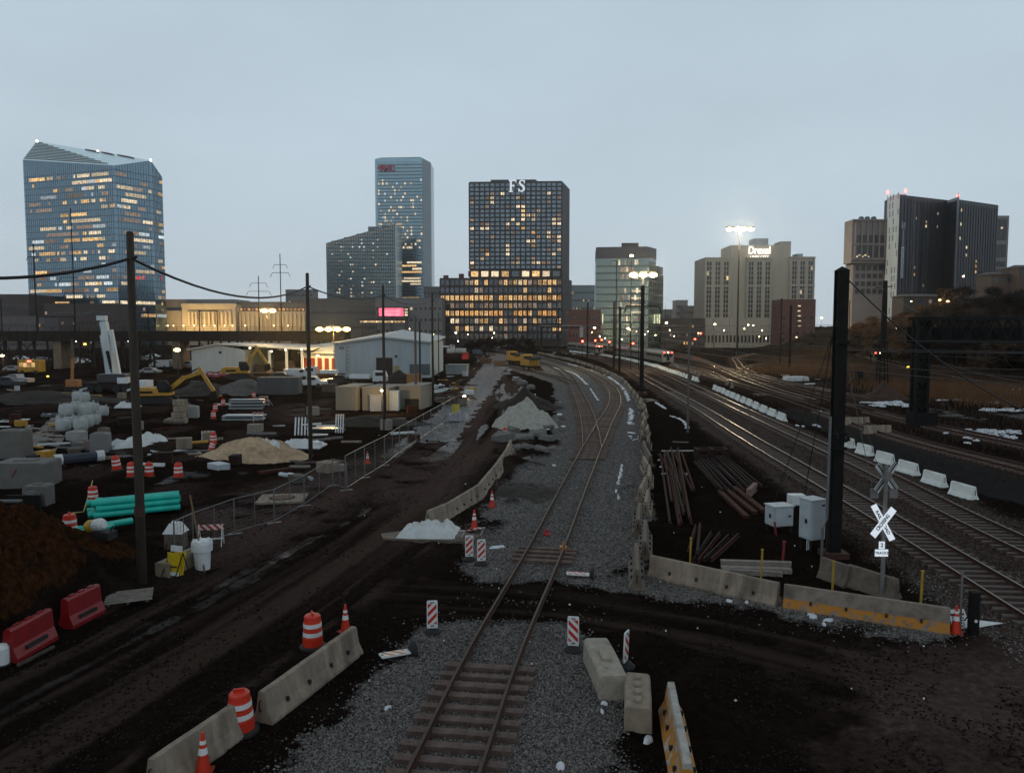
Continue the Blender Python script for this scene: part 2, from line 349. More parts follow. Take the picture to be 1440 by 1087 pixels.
def terrain(X, Y):
    """height and material masks on the ground"""
    h = (fbm(X * .11, Y * .11, 3) - .5) * .35 + (fbm(X * .8, Y * .8, 5) - .5) * .12
    near = 1 - sstep(120, 220, Y)
    wob = (fbm(X * .7, Y * .7, 11) - .5)
    lump = fbm(X * 2.3, Y * 2.3, 21) - .5
    dr, sr, ar = dist_line(X, Y, ROAD); dc, sc, ac = dist_line(X, Y, CROSS)
    w_road = 4.3 + sstep(15, 60, Y) * 1.0
    road = 1 - sstep(w_road - 1.0, w_road + 1.6, dr + wob * 2.2)
    cross = 1 - sstep(1.5, 3.0, dc + wob * 2.0)
    rut = fbm(sr * 1.6 + wob * .4, ar * .045, 31, 3) * road + fbm(sc * 1.5, ac * .06, 33, 3) * cross * (1 - road)
    h = h * (1 - .75 * np.maximum(road, cross)) + (rut - .5 * np.maximum(road, cross)) * .22 + (fbm(sr * 4.5, ar * .09, 35, 2) - .5) * .06 * road + (fbm(X * 5, Y * 5, 37, 2) - .5) * .05 * near
    grav = np.zeros(X.shape); bed = np.zeros(X.shape); steel = np.zeros(X.shape)
    for k, ln in enumerate(TRACKS):
        d, s, a = dist_line(X, Y, ln)
        half = 2.6 if k in (4, 5) else (3.4 if k < 4 else 1.9)
        if k == 0: half = 2.3 + 2.0 * sstep(28, 40, Y) + 1.0 * (1 - sstep(19, 25, Y))
        g = 1 - sstep(half - .5, half + .9, d + wob * 1.6 + lump * .6)
        clean = (1.0, 1.0, 1.0, .9, .50, .50, .12, .08, .4, .4, .4, .3, .4, .4, .4, .4)[k]
        grav = np.maximum(grav, g * clean)
        b = 1 - sstep(1.6, 3.2, d); bed = np.maximum(bed, b)
        if k >= 4: steel = np.maximum(steel, (1 - sstep(1.2, 3.5, d + wob)) * (.35 if k in (6, 7) else 1))
    # clean stone continues between the two turnout legs and over to the barrier line
    zone = G2((690, 800), (905, 800), (905, 690), (908, 610), (895, 560), (870, 545), (830, 520), (800, 512), (770, 520), (790, 545), (800, 590), (800, 640), (745, 700))
    q = soft_inside(X + wob * 1.0, Y + lump, zone, .5); grav = np.maximum(grav, q * .95)
    apron = G2((905, 800), (1340, 890), (1345, 905), (1150, 905), (930, 850), (800, 820))
    grav = np.maximum(grav, soft_inside(X + wob * .9, Y + lump * .8, apron, .4) * .85)
    nearl = G2((470, 1087), (520, 1010), (590, 960), (600, 900), (700, 870), (640, 850), (560, 872), (620, 880), (800, 880), (830, 930), (880, 980), (850, 1040), (790, 1100), (640, 1200), (430, 1200))
    grav = np.maximum(grav, soft_inside(X + wob * 1.1, Y + lump * .9, nearl, .5) * .95)
    grav *= 1 - .93 * cross * (1 - .35 * sstep(.55, .75, fbm(X * .35, Y * .9, 41)))
    patch = sstep(.60, .72, fbm(X * .45, Y * .45, 43)); grav *= 1 - .45 * patch * (1 - bed)
    h = h * (1 - bed) + (.02 + lump * .03) * bed
    dirt = .8 * road * sstep(18, 60, Y) * sstep(.35, .65, fbm(sr * .5, ar * .03, 51)) + .25 * road * sstep(.5, .7, rut)
    for poly, v in ((G2((760, 640), (700, 640), (600, 735), (480, 690), (560, 640), (640, 610)), .7), (G2((270, 715), (480, 650), (545, 640), (520, 690), (420, 755), (280, 800)), .8),
                    (G2((1160, 950), (1300, 905), (1440, 900), (1600, 960), (1600, 1100), (1180, 1080)), .85), (G2((250, 800), (330, 745), (440, 690), (470, 720), (300, 830)), .5),
                    (G2((380, 575), (470, 560), (480, 590), (390, 600)), .6)):
        dirt = np.maximum(dirt, soft_inside(X + wob * 2, Y + wob * 3, poly, 1.6) * v * sstep(.25, .5, fbm(X * .6, Y * .6, 53)))
    dirt = np.maximum(dirt, .3 * sstep(.55, .75, fbm(X * .09, Y * .05, 57)) * sstep(70, 110, Y))
    asph = (1 - sstep(2.2, 3.2, dist_line(X, Y, ACCESS)[0] + wob)) * .9
    wet = .45 * road * sstep(.5, .3, rut) * sstep(.52, .66, fbm(sr * .5, ar * .04, 65)) * (1 - sstep(40, 60, Y)) + road * sstep(.52, .68, fbm(sr * .7, ar * .05, 61)) * sstep(45, 75, Y) + .5 * sstep(.66, .78, fbm(X * .16, Y * .12, 63)) * near * (1 - grav) * sstep(28, 45, Y)
    wet = np.maximum(wet, .8 * inside(X + wob * 2, Y + wob * 4, G2((640, 620), (700, 540), (720, 500), (690, 500), (640, 560), (560, 620))))
    h -= .05 * np.clip(wet, 0, 1) * (1 - bed)
    soil = np.zeros(X.shape)
    for x, y, ht, r in [(-17.8, 22.8, 2.6, 4.2), (-21.5, 26, 2.4, 5), (-19, 29.5, 1.0, 3.4), (-24, 21, 2.5, 6), (-19.5, 19.2, .9, 3)]:
        g = np.exp(-(((X - x) ** 2 + (Y - y) ** 2) / r ** 2)) ; g = np.where(dr < w_road + 1, g * sstep(w_road - .5, w_road + 1.5, dr), g)
        h += ht * g * (1 + .7 * wob + .45 * lump); soil = np.maximum(soil, sstep(.12, .4, g))
    for x, y, ht, r in [(-2.2, 46.5, .7, 2.0), (-.2, 52, .9, 2.2), (.8, 41, .5, 1.6), (1.9, 57, .6, 2.0), (3.4, 64, .5, 2.2), (-.4, 36.5, .4, 1.6)]:
        g = np.exp(-(((X - x) ** 2 + (Y - y) ** 2) / r ** 2)) * (1 - bed); h += ht * g * (1 + wob); grav *= 1 - .8 * g
    # churned ground of the building site
    site = sstep(-16, -20, X + (Y - 40) * .05) * near * sstep(30, 36, Y); h += site * ((fbm(X * .35, Y * .35, 71) - .45) * .9 + lump * .12); dirt = np.maximum(dirt, site * .3 * sstep(.5, .7, fbm(X * .25, Y * .25, 73)))
    # wooded bank on the far side of the yard
    bx = 84 + np.maximum(Y - 130, 0) * .17 - np.maximum(130 - Y, 0) * .14
    bank = sstep(0, 46, X - bx) * sstep(60, 120, Y); h += bank * (12 + 3 * wob); weeds = np.maximum(sstep(-6, 2, X - bx + wob * 8), .8 * inside(X, Y, G2((1100, 530), (1110, 492), (1190, 488), (1180, 525))))
    weeds = np.maximum(weeds, inside(X, Y + wob * 4, G2((1300, 530), (1420, 548), (1400, 562), (1300, 540))))
    return h, grav, dirt, np.clip(wet, 0, 1), soil, asph, weeds, steel, rut * np.maximum(road, cross)
def gz(x, y): return float(terrain(np.array([float(x)]), np.array([float(y)]))[0][0])
def ground():
    d = np.concatenate([np.linspace(640, 60, 430), np.linspace(59, 9, 100)]); Ys = np.concatenate([[-60, -30, -10, 2, 8, 12], CH * F / d, [1400, 2000, 4000, 9000]])
    ts = np.sinh(np.linspace(-1, 1, 820) * 1.3) / np.sinh(1.3) * 1.25
    Yg = np.repeat(Ys[:, None], len(ts), 1); Xg = ts[None, :] * (np.maximum(Yg, 14) + 6)
    Xg[:4] *= 5; 
    h, grav, dirt, wet, soil, asph, weeds, steel, rut = terrain(Xg, Yg)
    far = sstep(700, 1300, Yg); h = h * (1 - far)
    V = np.stack([Xg, Yg, h], -1).reshape(-1, 3); nr, nc = Yg.shape
    i = (np.arange(nr - 1)[:, None] * nc + np.arange(nc - 1)[None, :]).ravel(); Q = np.stack([i, i + 1, i + nc + 1, i + nc], 1)
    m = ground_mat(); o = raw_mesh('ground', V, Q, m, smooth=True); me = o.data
    for nm, ch in (('zone', (grav, dirt, wet)), ('zone_b', (soil, asph, weeds)), ('zone_c', (steel, rut, wet * 0))):
        at = me.color_attributes.new(nm, 'FLOAT_COLOR', 'POINT')
        c = np.ones((len(V), 4), np.float32)
        for k in range(3): c[:, k] = ch[k].reshape(-1)
        at.data.foreach_set('color', c.ravel())
    return tag(o, kind='structure')
def ground_mat():
    m = bpy.data.materials.new('ground'); m.use_nodes = True; t = m.node_tree; b = t.nodes['Principled BSDF']; L = t.links.new
    tc = N(t, 'ShaderNodeTexCoord'); ob = tc.outputs['Object']
    def nz(sc, det=6, ro=.6):
        n = N(t, 'ShaderNodeTexNoise'); n.inputs['Scale'].default_value = sc; n.inputs['Detail'].default_value = det; n.inputs['Roughness'].default_value = ro; L(ob, n.inputs['Vector']); return n.outputs[0]
    def mrange(x, a, c, lo=0., hi=1.):
        n = N(t, 'ShaderNodeMapRange'); n.inputs[1].default_value = a; n.inputs[2].default_value = c; n.inputs[3].default_value = lo; n.inputs[4].default_value = hi; L(x, n.inputs[0]); return n.outputs[0]
    def mix(f, a, c):
        n = N(t, 'ShaderNodeMix', data_type='RGBA'); L(f, n.inputs[0])
        for s, v in ((6, a), (7, c)):
            if isinstance(v, tuple): n.inputs[s].default_value = v + (1,)
            else: L(v, n.inputs[s])
        return n.outputs[2]
    def math_(op, a, c):
        n = N(t, 'ShaderNodeMath', operation=op)
        for s, v in ((0, a), (1, c)):
            if isinstance(v, float): n.inputs[s].default_value = v
            else: L(v, n.inputs[s])
        return n.outputs[0]
    def attr(nm):
        a = N(t, 'ShaderNodeAttribute', attribute_name=nm); s = N(t, 'ShaderNodeSeparateColor'); L(a.outputs['Color'], s.inputs[0]); return s.outputs
    z, zb, zc = attr('zone'), attr('zone_b'), attr('zone_c')
    n1, n2, n3 = nz(.6), nz(4.5, 8, .7), nz(28, 4)
    def edge(mask, n, k=.5):         # ragged edges
        return mrange(math_('ADD', mask, math_('MULTIPLY', math_('SUBTRACT', n, .5), k)), .35, .65)
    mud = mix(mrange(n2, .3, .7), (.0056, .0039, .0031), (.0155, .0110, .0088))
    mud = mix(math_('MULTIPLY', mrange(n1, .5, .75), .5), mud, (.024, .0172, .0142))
    dirt = mix(mrange(n2, .3, .7), (.050, .0345, .030), (.118, .083, .072))
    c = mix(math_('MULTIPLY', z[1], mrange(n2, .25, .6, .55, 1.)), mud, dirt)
    c = mix(math_('MULTIPLY', mrange(zc[1], .45, .75), .45), c, (.058, .042, .034))
    red = mix(mrange(n2, .35, .65), (.014, .0055, .003), (.060, .0255, .0115)); red = mix(mrange(nz(1.3), .5, .7, 0., .7), red, (.012, .009, .006))
    c = mix(edge(zb[0], n2, .8), c, red)
    c = mix(edge(zb[1], n1, .5), c, mix(mrange(n2, .3, .7), (.016, .0152, .0152), (.032, .030, .030)))
    weed = mix(mrange(n2, .35, .65), (.012, .009, .006), (.05, .03, .016)); c = mix(edge(zb[2], n1, .9), c, weed)
    vo = N(t, 'ShaderNodeTexVoronoi'); vo.inputs['Scale'].default_value = 13; vo.inputs['Randomness'].default_value = 1; L(ob, vo.inputs['Vector'])
    sv = N(t, 'ShaderNodeSeparateColor'); L(vo.outputs['Color'], sv.inputs[0])
    stone = mix(mrange(sv.outputs[0], 0, 1), (.042, .040, .039), (.25, .236, .225)); stone = mix(mrange(n1, .3, .75, .0, .35), stone, (.035, .03, .028))
    c = mix(edge(z[0], n2, .7), c, stone)
    rusty = mix(mrange(sv.outputs[1], 0, 1), (.022, .014, .011), (.105, .072, .058)); c = mix(math_('MULTIPLY', zc[0], .85), c, rusty)
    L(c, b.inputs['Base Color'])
    r = mix(edge(z[2], n1, .8), (.92, .92, .92), (.48, .48, .48)); r = mix(math_('MULTIPLY', edge(z[2], n1, .8), mrange(nz(.9), .52, .62)), r, (.16, .16, .16))
    L(r, b.inputs['Roughness']); sp = mix(edge(z[2], n1, .8), (0., 0., 0.), (.40, .40, .40)); L(sp, b.inputs['Specular IOR Level'])
    hh = math_('ADD', math_('MULTIPLY', n2, .6), math_('MULTIPLY', n3, .3)); hh = math_('ADD', hh, math_('MULTIPLY', math_('MULTIPLY', sv.outputs[0], edge(z[0], n2, .7)), .5))
    hh = math_('MULTIPLY', hh, mrange(z[2], .3, 1., 1., .25))
    bp = N(t, 'ShaderNodeBump'); bp.inputs['Strength'].default_value = .9; bp.inputs['Distance'].default_value = .09; L(hh, bp.inputs['Height']); L(bp.outputs[0], b.inputs['Normal'])
    return m
ground()

# loose stones on the near beds, clods on the mud
def scatter(name, label, cat, lo, hi, keep, n, nmax, s0, s1, grow, seed, x0=-.62, x1=.75, d0=150, d1=700):
    g = np.random.default_rng(seed); y = CH * F / g.uniform(d0, d1, n); x = g.uniform(x0, x1, n) * y
    T_ = terrain(x, y); k = g.uniform(0, 1, n) < keep(x, y, T_); x, y, h = x[k][:nmax], y[k][:nmax], T_[0][k][:nmax]; n = len(x)
    s = g.uniform(s0, s1, n) * (1 + y / grow)
    base = np.array([(1, 0, 0), (0, 1, 0), (-1, 0, 0), (0, -1, 0), (0, 0, 1), (0, 0, -1)], float)
    V = base[None] * (s[:, None, None]) * g.uniform(.55, 1.25, (n, 6, 1)) + g.normal(0, .18, (n, 6, 3)) * s[:, None, None]
    a = g.uniform(0, 6.28, n); c, q = np.cos(a)[:, None], np.sin(a)[:, None]
    V = np.stack([V[..., 0] * c - V[..., 1] * q, V[..., 0] * q + V[..., 1] * c, V[..., 2] * .8], -1) + np.stack([x, y, h + s * .3], -1)[:, None, :]
    Fq = np.array([(0, 1, 4), (1, 2, 4), (2, 3, 4), (3, 0, 4), (1, 0, 5), (2, 1, 5), (3, 2, 5), (0, 3, 5)])
    Fq = (Fq[None] + (np.arange(n) * 6)[:, None, None]).reshape(-1, 3)
    m = bpy.data.materials.new(name); m.use_nodes = True; t = m.node_tree; b = t.nodes['Principled BSDF']; b.inputs['Roughness'].default_value = .85; b.inputs['Specular IOR Level'].default_value = 0.
    ge = N(t, 'ShaderNodeNewGeometry'); r = N(t, 'ShaderNodeValToRGB'); r.color_ramp.elements[0].color = lo + (1,); r.color_ramp.elements[1].color = hi + (1,)
    t.links.new(ge.outputs['Random Per Island'], r.inputs[0]); t.links.new(r.outputs[0], b.inputs['Base Color'])
    tag(raw_mesh(name, V.reshape(-1, 3), Fq, m), label, cat, kind='stuff')
east = lambda x, y: (x > 12 + np.maximum(y - 40, 0) * .1) & (y > 30)
scatter('ballast_gravel', 'grey crushed stone ballast spread around the single track and turnout', 'gravel', (.055, .052, .049), (.25, .235, .222), lambda x, y, t: (t[1] ** 1.5 * .75) * ~east(x, y), 260000, 66000, .018, .038, 110, 3)
scatter('brown_ballast', 'brown dusty ballast along the main line tracks', 'gravel', (.022, .016, .013), (.11, .085, .072), lambda x, y, t: np.clip(t[1] * 1.2, 0, .8) * east(x, y), 120000, 26000, .022, .045, 100, 4, .2, .8)
scatter('mud_clods', 'dark clods and small stones strewn over the muddy ground', 'mud', (.008, .006, .005), (.036, .028, .023), lambda x, y, t: np.clip(1 - t[1], 0, 1) * .5 * (fbm(x * .5, y * .5, 91) > .45), 60000, 22000, .012, .040, 60, 5, -.75, .75, 110, 700)

# ---------------------------------------------------------------- railway tracks
rail_rust = mat('rail_rust', (.050, .023, .015), .8, .0, .35, 9, spec=.15)
rail_worn = mat('rail_worn', (.060, .038, .030), .55, .4, .3, 7, spec=.3)
rail_shiny = mat('rail_shiny', (.155, .118, .095), .3, 1., .35, 3)
yard_glint = mat('yard_rail_glint', (.62, .50, .38), .25, 1., .1, 3)
tie_wood = mat('tie_wood', (.095, .064, .052), .9, 0, .45, 5, .5, 20, dirt=(.14, .11, .094), dirt_amt=.7)
tie_concrete = mat('tie_concrete', (.075, .053, .044), .9, 0, .35, 5, .3, dirt=(.03, .022, .02))
def sweep(pts, off, prof, z):
    n = len(prof); vs = []; fs = []; k = len(pts)
    for i, (x, y) in enumerate(pts):
        ax, ay = pts[max(i - 1, 0)]; bx, by = pts[min(i + 1, k - 1)]; L = math.hypot(bx - ax, by - ay) or 1
        nx, ny = (by - ay) / L, -(bx - ax) / L
        for a, b in prof: vs.append((x + nx * (off + a), y + ny * (off + a), z + b))
    for i in range(k - 1):
        for j in range(n):
            a, b = i * n + j, i * n + (j + 1) % n; fs.append((a, b, b + n, a + n))
    fs += [tuple(range(n))[::-1], tuple(range((k - 1) * n, k * n))]
    return vs, fs
RAILP = [(-.07, 0), (.07, 0), (.07, .015), (.012, .035), (.012, .12), (.036, .13), (.036, .165), (-.036, .165), (-.036, .13), (-.012, .12), (-.012, .035), (-.07, .015)]
HEADP = [(-.037, .148), (.037, .148), (.037, .17), (-.037, .17)]
def cut(pts, y0, y1): return [p for p in pts if y0 <= p[1] <= y1]
def along(pts, step, s0=0.):
    out = []; s = s0; acc = 0.
    for (ax, ay), (bx, by) in zip(pts[:-1], pts[1:]):
        L = math.hypot(bx - ax, by - ay)
        while s < acc + L:
            t = (s - acc) / L; out.append((ax + (bx - ax) * t, ay + (by - ay) * t, math.atan2(by - ay, bx - ax))); s += step
        acc += L
    return out
tie_mesh = {}
def track(name, pts, label, group, tie_y, tie_skip=None, head=None, tmat=None, z=.06, half=1.3, spacing=.6, cap=140, tie_low=0., hp=None):
    root = T(name, label, 'railway track', (0, 0, 0), 0, group)
    for s in (-1, 1):
        v, f = sweep(pts, s * .755, RAILP, z + .1); mb = MB().add(v, f); r = mb.build('rail', rail_rust, root)
        v, f = sweep(pts, s * .755, hp or HEADP, z + .1); MB().add(v, f).build('rail_head', head or rail_worn, r)
    tmat = tmat or tie_wood; stuff = MB(); n = 0
    if tmat.name not in tie_mesh:
        ms = []
        for q in range(4):
            mb = MB(); mb.box(0, 0, 0, .225 + .02 * q, half * 2 - .04 * q, .16); me = mb.mesh('tie', tmat)
            for vv in me.vertices: vv.co.x += rnd.uniform(-.012, .012); vv.co.y += rnd.uniform(-.05, .05); vv.co.z += rnd.uniform(-.012, .012)
            ms.append(me)
        tie_mesh[tmat.name] = ms
    for x, y, a in along(pts, spacing):
        if not any(lo <= y <= hi for lo, hi in tie_y): continue
        if n < cap:
            o = link('tie', rnd.choice(tie_mesh[tmat.name]), root); n += 1
            o.location = (x + rnd.uniform(-.03, .03), y, z - .045 - tie_low + rnd.uniform(-.012, .012)); o.rotation_euler = (0, 0, a + rnd.uniform(-.025, .025))
        else: stuff.box(x, y, z - .045, .24, half * 2, .16, a)
    if stuff.v: tag(stuff.build('ties', tmat, root), kind='stuff')
    return root
track('railway_track', T1, 'single railway track with half buried wooden ties running up to the turnout', None, [(0, 21.4), (30.6, 33.2), (56, 62)], z=.05)
for yy0, yy1 in ((33.2, 37.5),):
    pass
track('railway_track', TA, 'rusty track on wooden ties branching off the turnout along the gravel heap', None, [(61, 125)], z=.05, cap=110)
track('railway_track', TB, 'rusty track curving round beside the concrete barrier wall past the turnout', None, [(63, 160)], z=.056, cap=110)
track('railway_track', TS, 'short spur track under the yellow maintenance machines', None, [(139, 150)], z=.052, cap=20)
track('railway_track', M1, 'main line track running close by the grey signal cabinets', None, [(10, 120)], head=rail_shiny, tmat=tie_concrete, z=.06, cap=150)
track('railway_track', M2, 'main line track alongside the row of white concrete barriers', None, [(10, 120)], head=rail_shiny, tmat=tie_concrete, z=.06, cap=150)
for ln, lb in ((T3, 'dark yard track just across the paved access lane'), (T4, 'dark yard track passing the foot of the black gantry'), (T5, 'pair of bright curving rails bending into the yard beside the white sheet pile'),
               (T6, 'S-curved yard track with glinting rails below the tall floodlight mast'), (T7, 'short glinting yard track crossing over to the S-curved one'), (T8, 'track leading to the silver train under the wooded bank'),
               (T9, 'yard track under the red lit grey train'), (T10, 'yard track beside the one under the red lit train'), (T11, 'yard track between the two grey trains'), (T12, 'glinting yard track curving away below the old stone office')):
    track('railway_track', ln, lb, None, [(40, 90)], head=yard_glint if ln not in (T3, T4) else rail_worn, cap=40, hp=None if ln in (T3, T4) else [(-.05, .145), (.05, .145), (.05, .175), (-.05, .175)])  # yard rail heads widened and brightened to put the lamp glints in
# the crossing diamond (frog) and guard rails of the turnout
fr = T('turnout_frog', 'steel frog where the two rails of the turnout cross', 'turnout frog', (0, 0, 0))
v, f = sweep([p for p in TA if 70 < p[1] < 78], .70, HEADP, .17); MB().add(v, f).build('wing_rail', rail_worn, fr)
v, f = sweep([p for p in TB if 70 < p[1] < 78], -.70, HEADP, .17); MB().add(v, f).build('wing_rail', rail_worn, fr)
clamp = T('rail_clamp', 'orange rail clamp fixed on the single track rail near the short run of bare ties', 'rail clamp', P(792, 771, .22))
MB().box(0, 0, -.12, .3, .34, .22).build('jaw', mat('orange_paint', (.35, .13, .02), .5), clamp, bevel=.02); MB().tube((0, 0, .05), (0, .25, .2), .03).build('lever', MAT['orange_paint'], clamp)
rc = T('red_marker', 'small red rubber cap lying between the rails of the single track', 'marker', P(769, 752, .05))
MB().lathe([(.17, 0), (.16, .06), (.09, .12), (.07, .26), (.02, .28)], 12).build('cap_shell', mat('red_rubber', (.35, .012, .01), .5), rc)
# ---------------------------------------------------------------- buildings
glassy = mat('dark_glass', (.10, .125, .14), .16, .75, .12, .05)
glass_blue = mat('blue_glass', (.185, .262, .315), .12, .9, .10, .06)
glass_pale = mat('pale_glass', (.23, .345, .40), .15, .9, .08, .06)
glass_green = mat('green_glass', (.20, .25, .235), .2, .85, .12, .06)
glass_roof = mat('roof_glass', (.80, .96, 1.0), .3, 1., .06, .08)
frame_dark = mat('frame_dark', (.035, .03, .032), .6, .1, .2, 1)
frame_steel = mat('frame_steel', (.11, .135, .15), .45, .5, .15, 1)
brown_clad = mat('brown_cladding', (.055, .042, .040), .7, 0, .2, .3)
WARM = [glow('window_warm', (1, .62, .27), .95, .6, .8), glow('window_amber', (1, .50, .17), .8, .6, .8), glow('window_cream', (1, .80, .54), 1.0, .55, .8), glow('window_dim', (.9, .66, .52), .33, .5, .8), glow('window_cool', (.85, .95, 1), .8, .5, .8)]
red_lamp = glow('red_lamp', (1, .06, .05), 14)
white_lamp = glow('white_lamp', (1, .93, .82), 16)
PANE = {}
def pane_mesh(w, h, m):
    k = (round(w, 2), round(h, 2), m.name)
    if k not in PANE:
        mb = MB()
        if w > 1.9 and w < 4.5: mb.box(-w * .26, 0, h * .04, w * .42, .08, h * .92); mb.box(w * .25, 0, 0, w * .42, .08, h)
        else: mb.box(0, 0, 0, w, .08, h)
        PANE[k] = mb.mesh('window', m)
    return PANE[k]
def facade(root, a, b, cols, rows, lit, frame=None, gap=.18, vgap=.3, depth=.35, dark=None, dw=.0, out=.12, vert=True, hor=True):
    """window grid on the wall from a to b (ground points, seen left to right); rows = [(z0, z1), ...]; lit(r, c) -> window material index or None"""
    ax, ay = a; bx, by = b; L = math.hypot(bx - ax, by - ay); ux, uy = (bx - ax) / L, (by - ay) / L; rz = math.atan2(uy, ux); nx, ny = uy, -ux
    cw = L / cols; stuff = MB(); fm = MB()
    for r, (z0, z1) in enumerate(rows):
        for c in range(cols):
            k = lit(r, c); s = (c + .5) * cw; x, y = ax + ux * s + nx * out, ay + uy * s + ny * out; w, h = cw * (1 - gap), (z1 - z0) * (1 - vgap)
            if k is None:
                if dark: stuff.box(x, y, z0 + (z1 - z0) * vgap / 2, w, .1, h, rz)
            else:
                o = link('window', pane_mesh(w, h, WARM[k]), root); o.location = (x, y, z0 + (z1 - z0) * vgap / 2); o.rotation_euler = (0, 0, rz)
    if stuff.v: tag(stuff.build('window_panes', dark, root), kind='stuff')
    zl, zh = rows[-1][0] if rows[-1][0] < rows[0][0] else rows[0][0], max(r[1] for r in rows)
    if frame:
        if vert:
            for c in range(cols + 1):
                s = c * cw; fm.box(ax + ux * s + nx * depth / 2, ay + uy * s + ny * depth / 2, zl, cw * gap * .8, depth, zh - zl, rz)
        if hor:
            for z0, z1 in rows: fm.box((ax + bx) / 2 + nx * depth * .4, (ay + by) / 2 + ny * depth * .4, z0 - (z1 - z0) * vgap / 2.4, L, depth * .8, (z1 - z0) * vgap * .8, rz)
        tag(fm.build('facade_frame', frame, root), kind='stuff')
def xy(v): return (v.x, v.y)
def lvls(z0, z1, n): return [(z0 + (z1 - z0) * i / n, z0 + (z1 - z0) * (i + 1) / n) for i in range(n)]
def tower(root, name, pts, z0, z1, m):           # prism on ground points
    n = len(pts); vs = [(x, y, z0) for x, y in pts] + [(x, y, z1) for x, y in pts]
    fs = [tuple(range(n))[::-1], tuple(range(n, 2 * n))] + [(i, (i + 1) % n, (i + 1) % n + n, i + n) for i in range(n)]
    return MB().add(vs, fs).build(name, m, root)
def Z(py, Y): return A(720, py, Y).z
def beacon(root, p, m=None, r=.6): MB().lathe([(r * .4, -.6), (r, -.2), (r, .5), (r * .4, .9)], 8, *p).build('beacon', m or red_lamp, root)

# 1 the faceted glass tower with the slanting roof
r = T('office_tower', 'faceted blue glass office tower with slanting crystalline roof and many lit floors', 'tower', (0, 0, 0))
Lt, Ct, R1, Rt, Ap = A(32, 225, 505), A(160, 233, 480), A(212, 226, 500), A(228, 249, 512), A(52, 199, 532)
Bk = A(206, 244, 560); Bk.z = R1.z - 2
base = [(p.x, p.y, 0) for p in (Lt, Ct, R1, Rt, Bk, Ap)]
MB().add(base + [tuple(p) for p in (Lt, Ct, R1, Rt, Bk, Ap)], [(0, 1, 7, 6), (1, 2, 8, 7), (2, 3, 9, 8), (3, 4, 10, 9), (4, 5, 11, 10), (5, 0, 6, 11)]).build('glass_wall', glass_blue, r)
MB().add([tuple(p) for p in (Lt, Ct, R1, Rt, Bk, Ap)], [(0, 1, 5), (1, 2, 5), (2, 4, 5), (2, 3, 4)]).build('roof', glass_roof, r)
ml = MB()
for i in range(1, 13):
    q = i / 13.; ml.bar(Lt.lerp(Ap, q) + Vector((0, 0, .15)), Ct.lerp(R1.lerp(Ap, .0), q * .98) .lerp(Ct.lerp(Ap, q), 1) + Vector((0, 0, .15)), .35)
for (a, b) in ((.42, .50), (.56, .63), (.70, .80)):
    p, q = Ap.lerp(R1, a), Ap.lerp(R1, b); d = (Ct - Ap) * .07
    ml.hexa([p + d * .35, q + d * .5, q + d * 1.3, p + d, p + d * .35 + Vector((0, 0, .6)), q + d * .5 + Vector((0, 0, .6)), q + d * 1.3 + Vector((0, 0, .6)), p + d + Vector((0, 0, .6))])
tag(ml.build('roof_vents', frame_dark, r), kind='stuff')
for p in (Ap, Ap.lerp(R1, .55), R1): beacon(r, p, white_lamp, .5)
nfl = 29
wv = MB()
for (p, q, top) in ((Lt, Ct, min(Lt.z, Ct.z)), (Ct, R1, min(Ct.z, R1.z) - 1), (R1, Rt, Rt.z - 1)):
    n = max(3, int((q - p).length / 1.7)); u = Vector((q.x - p.x, q.y - p.y, 0)); Ln = u.length; u /= Ln; nrm = Vector((u.y, -u.x, 0)); rz = math.atan2(u.y, u.x); fh = 114. / nfl
    for i in range(nfl + 1):
        z = i * fh + 2
        if z < top: wv.box((p.x + q.x) / 2 + nrm.x * .05, (p.y + q.y) / 2 + nrm.y * .05, z, Ln, .2, .28, rz)
        if z + fh > top or i < 4: continue
        s = rnd.uniform(0, 8); dens = .74 if i < 19 else .62
        if i in (12, 27) : dens = .2
        while s < Ln - 2:
            w = rnd.choice((1.7, 3.4, 3.4, 5.1, 6.8, 10.2, 13.6)); w = min(w, Ln - s)
            if rnd.random() < dens:
                o = link('window', pane_mesh(round(w - .2, 1), fh * .5, WARM[rnd.choice((0, 0, 2, 2, 2, 3, 3, 3, 4))]), r); o.location = p + u * (s + w / 2) + nrm * .06; o.location.z = z + .9; o.rotation_euler = (0, 0, rz)
            s += w + rnd.choice((0, 1.7, 3.4, 6.8))
    for i in range(1, n):
        c = p.lerp(q, i / n); wv.box(c.x + nrm.x * .04, c.y + nrm.y * .04, 0, .12, .2, c.z - .3, rz)
tag(wv.build('mullions', mat('mullion_blue', (.07, .09, .11), .4, .3), r), kind='stuff')
a, b = Ct.lerp(R1, .55), R1.lerp(Rt, .9)
for k in range(6):
    p = a.lerp(b, k / 6.) + Vector((-.1, -.8, 0)); p.z = Z(394, 498); o = MB().box(0, 0, 0, 2.6, .3, 1.6 + (k % 3)).build('red_light_panel', glow('red_led', (1, .03, .09), .8, .5), r); o.location = p; o.rotation_euler = (0, 0, R(20))

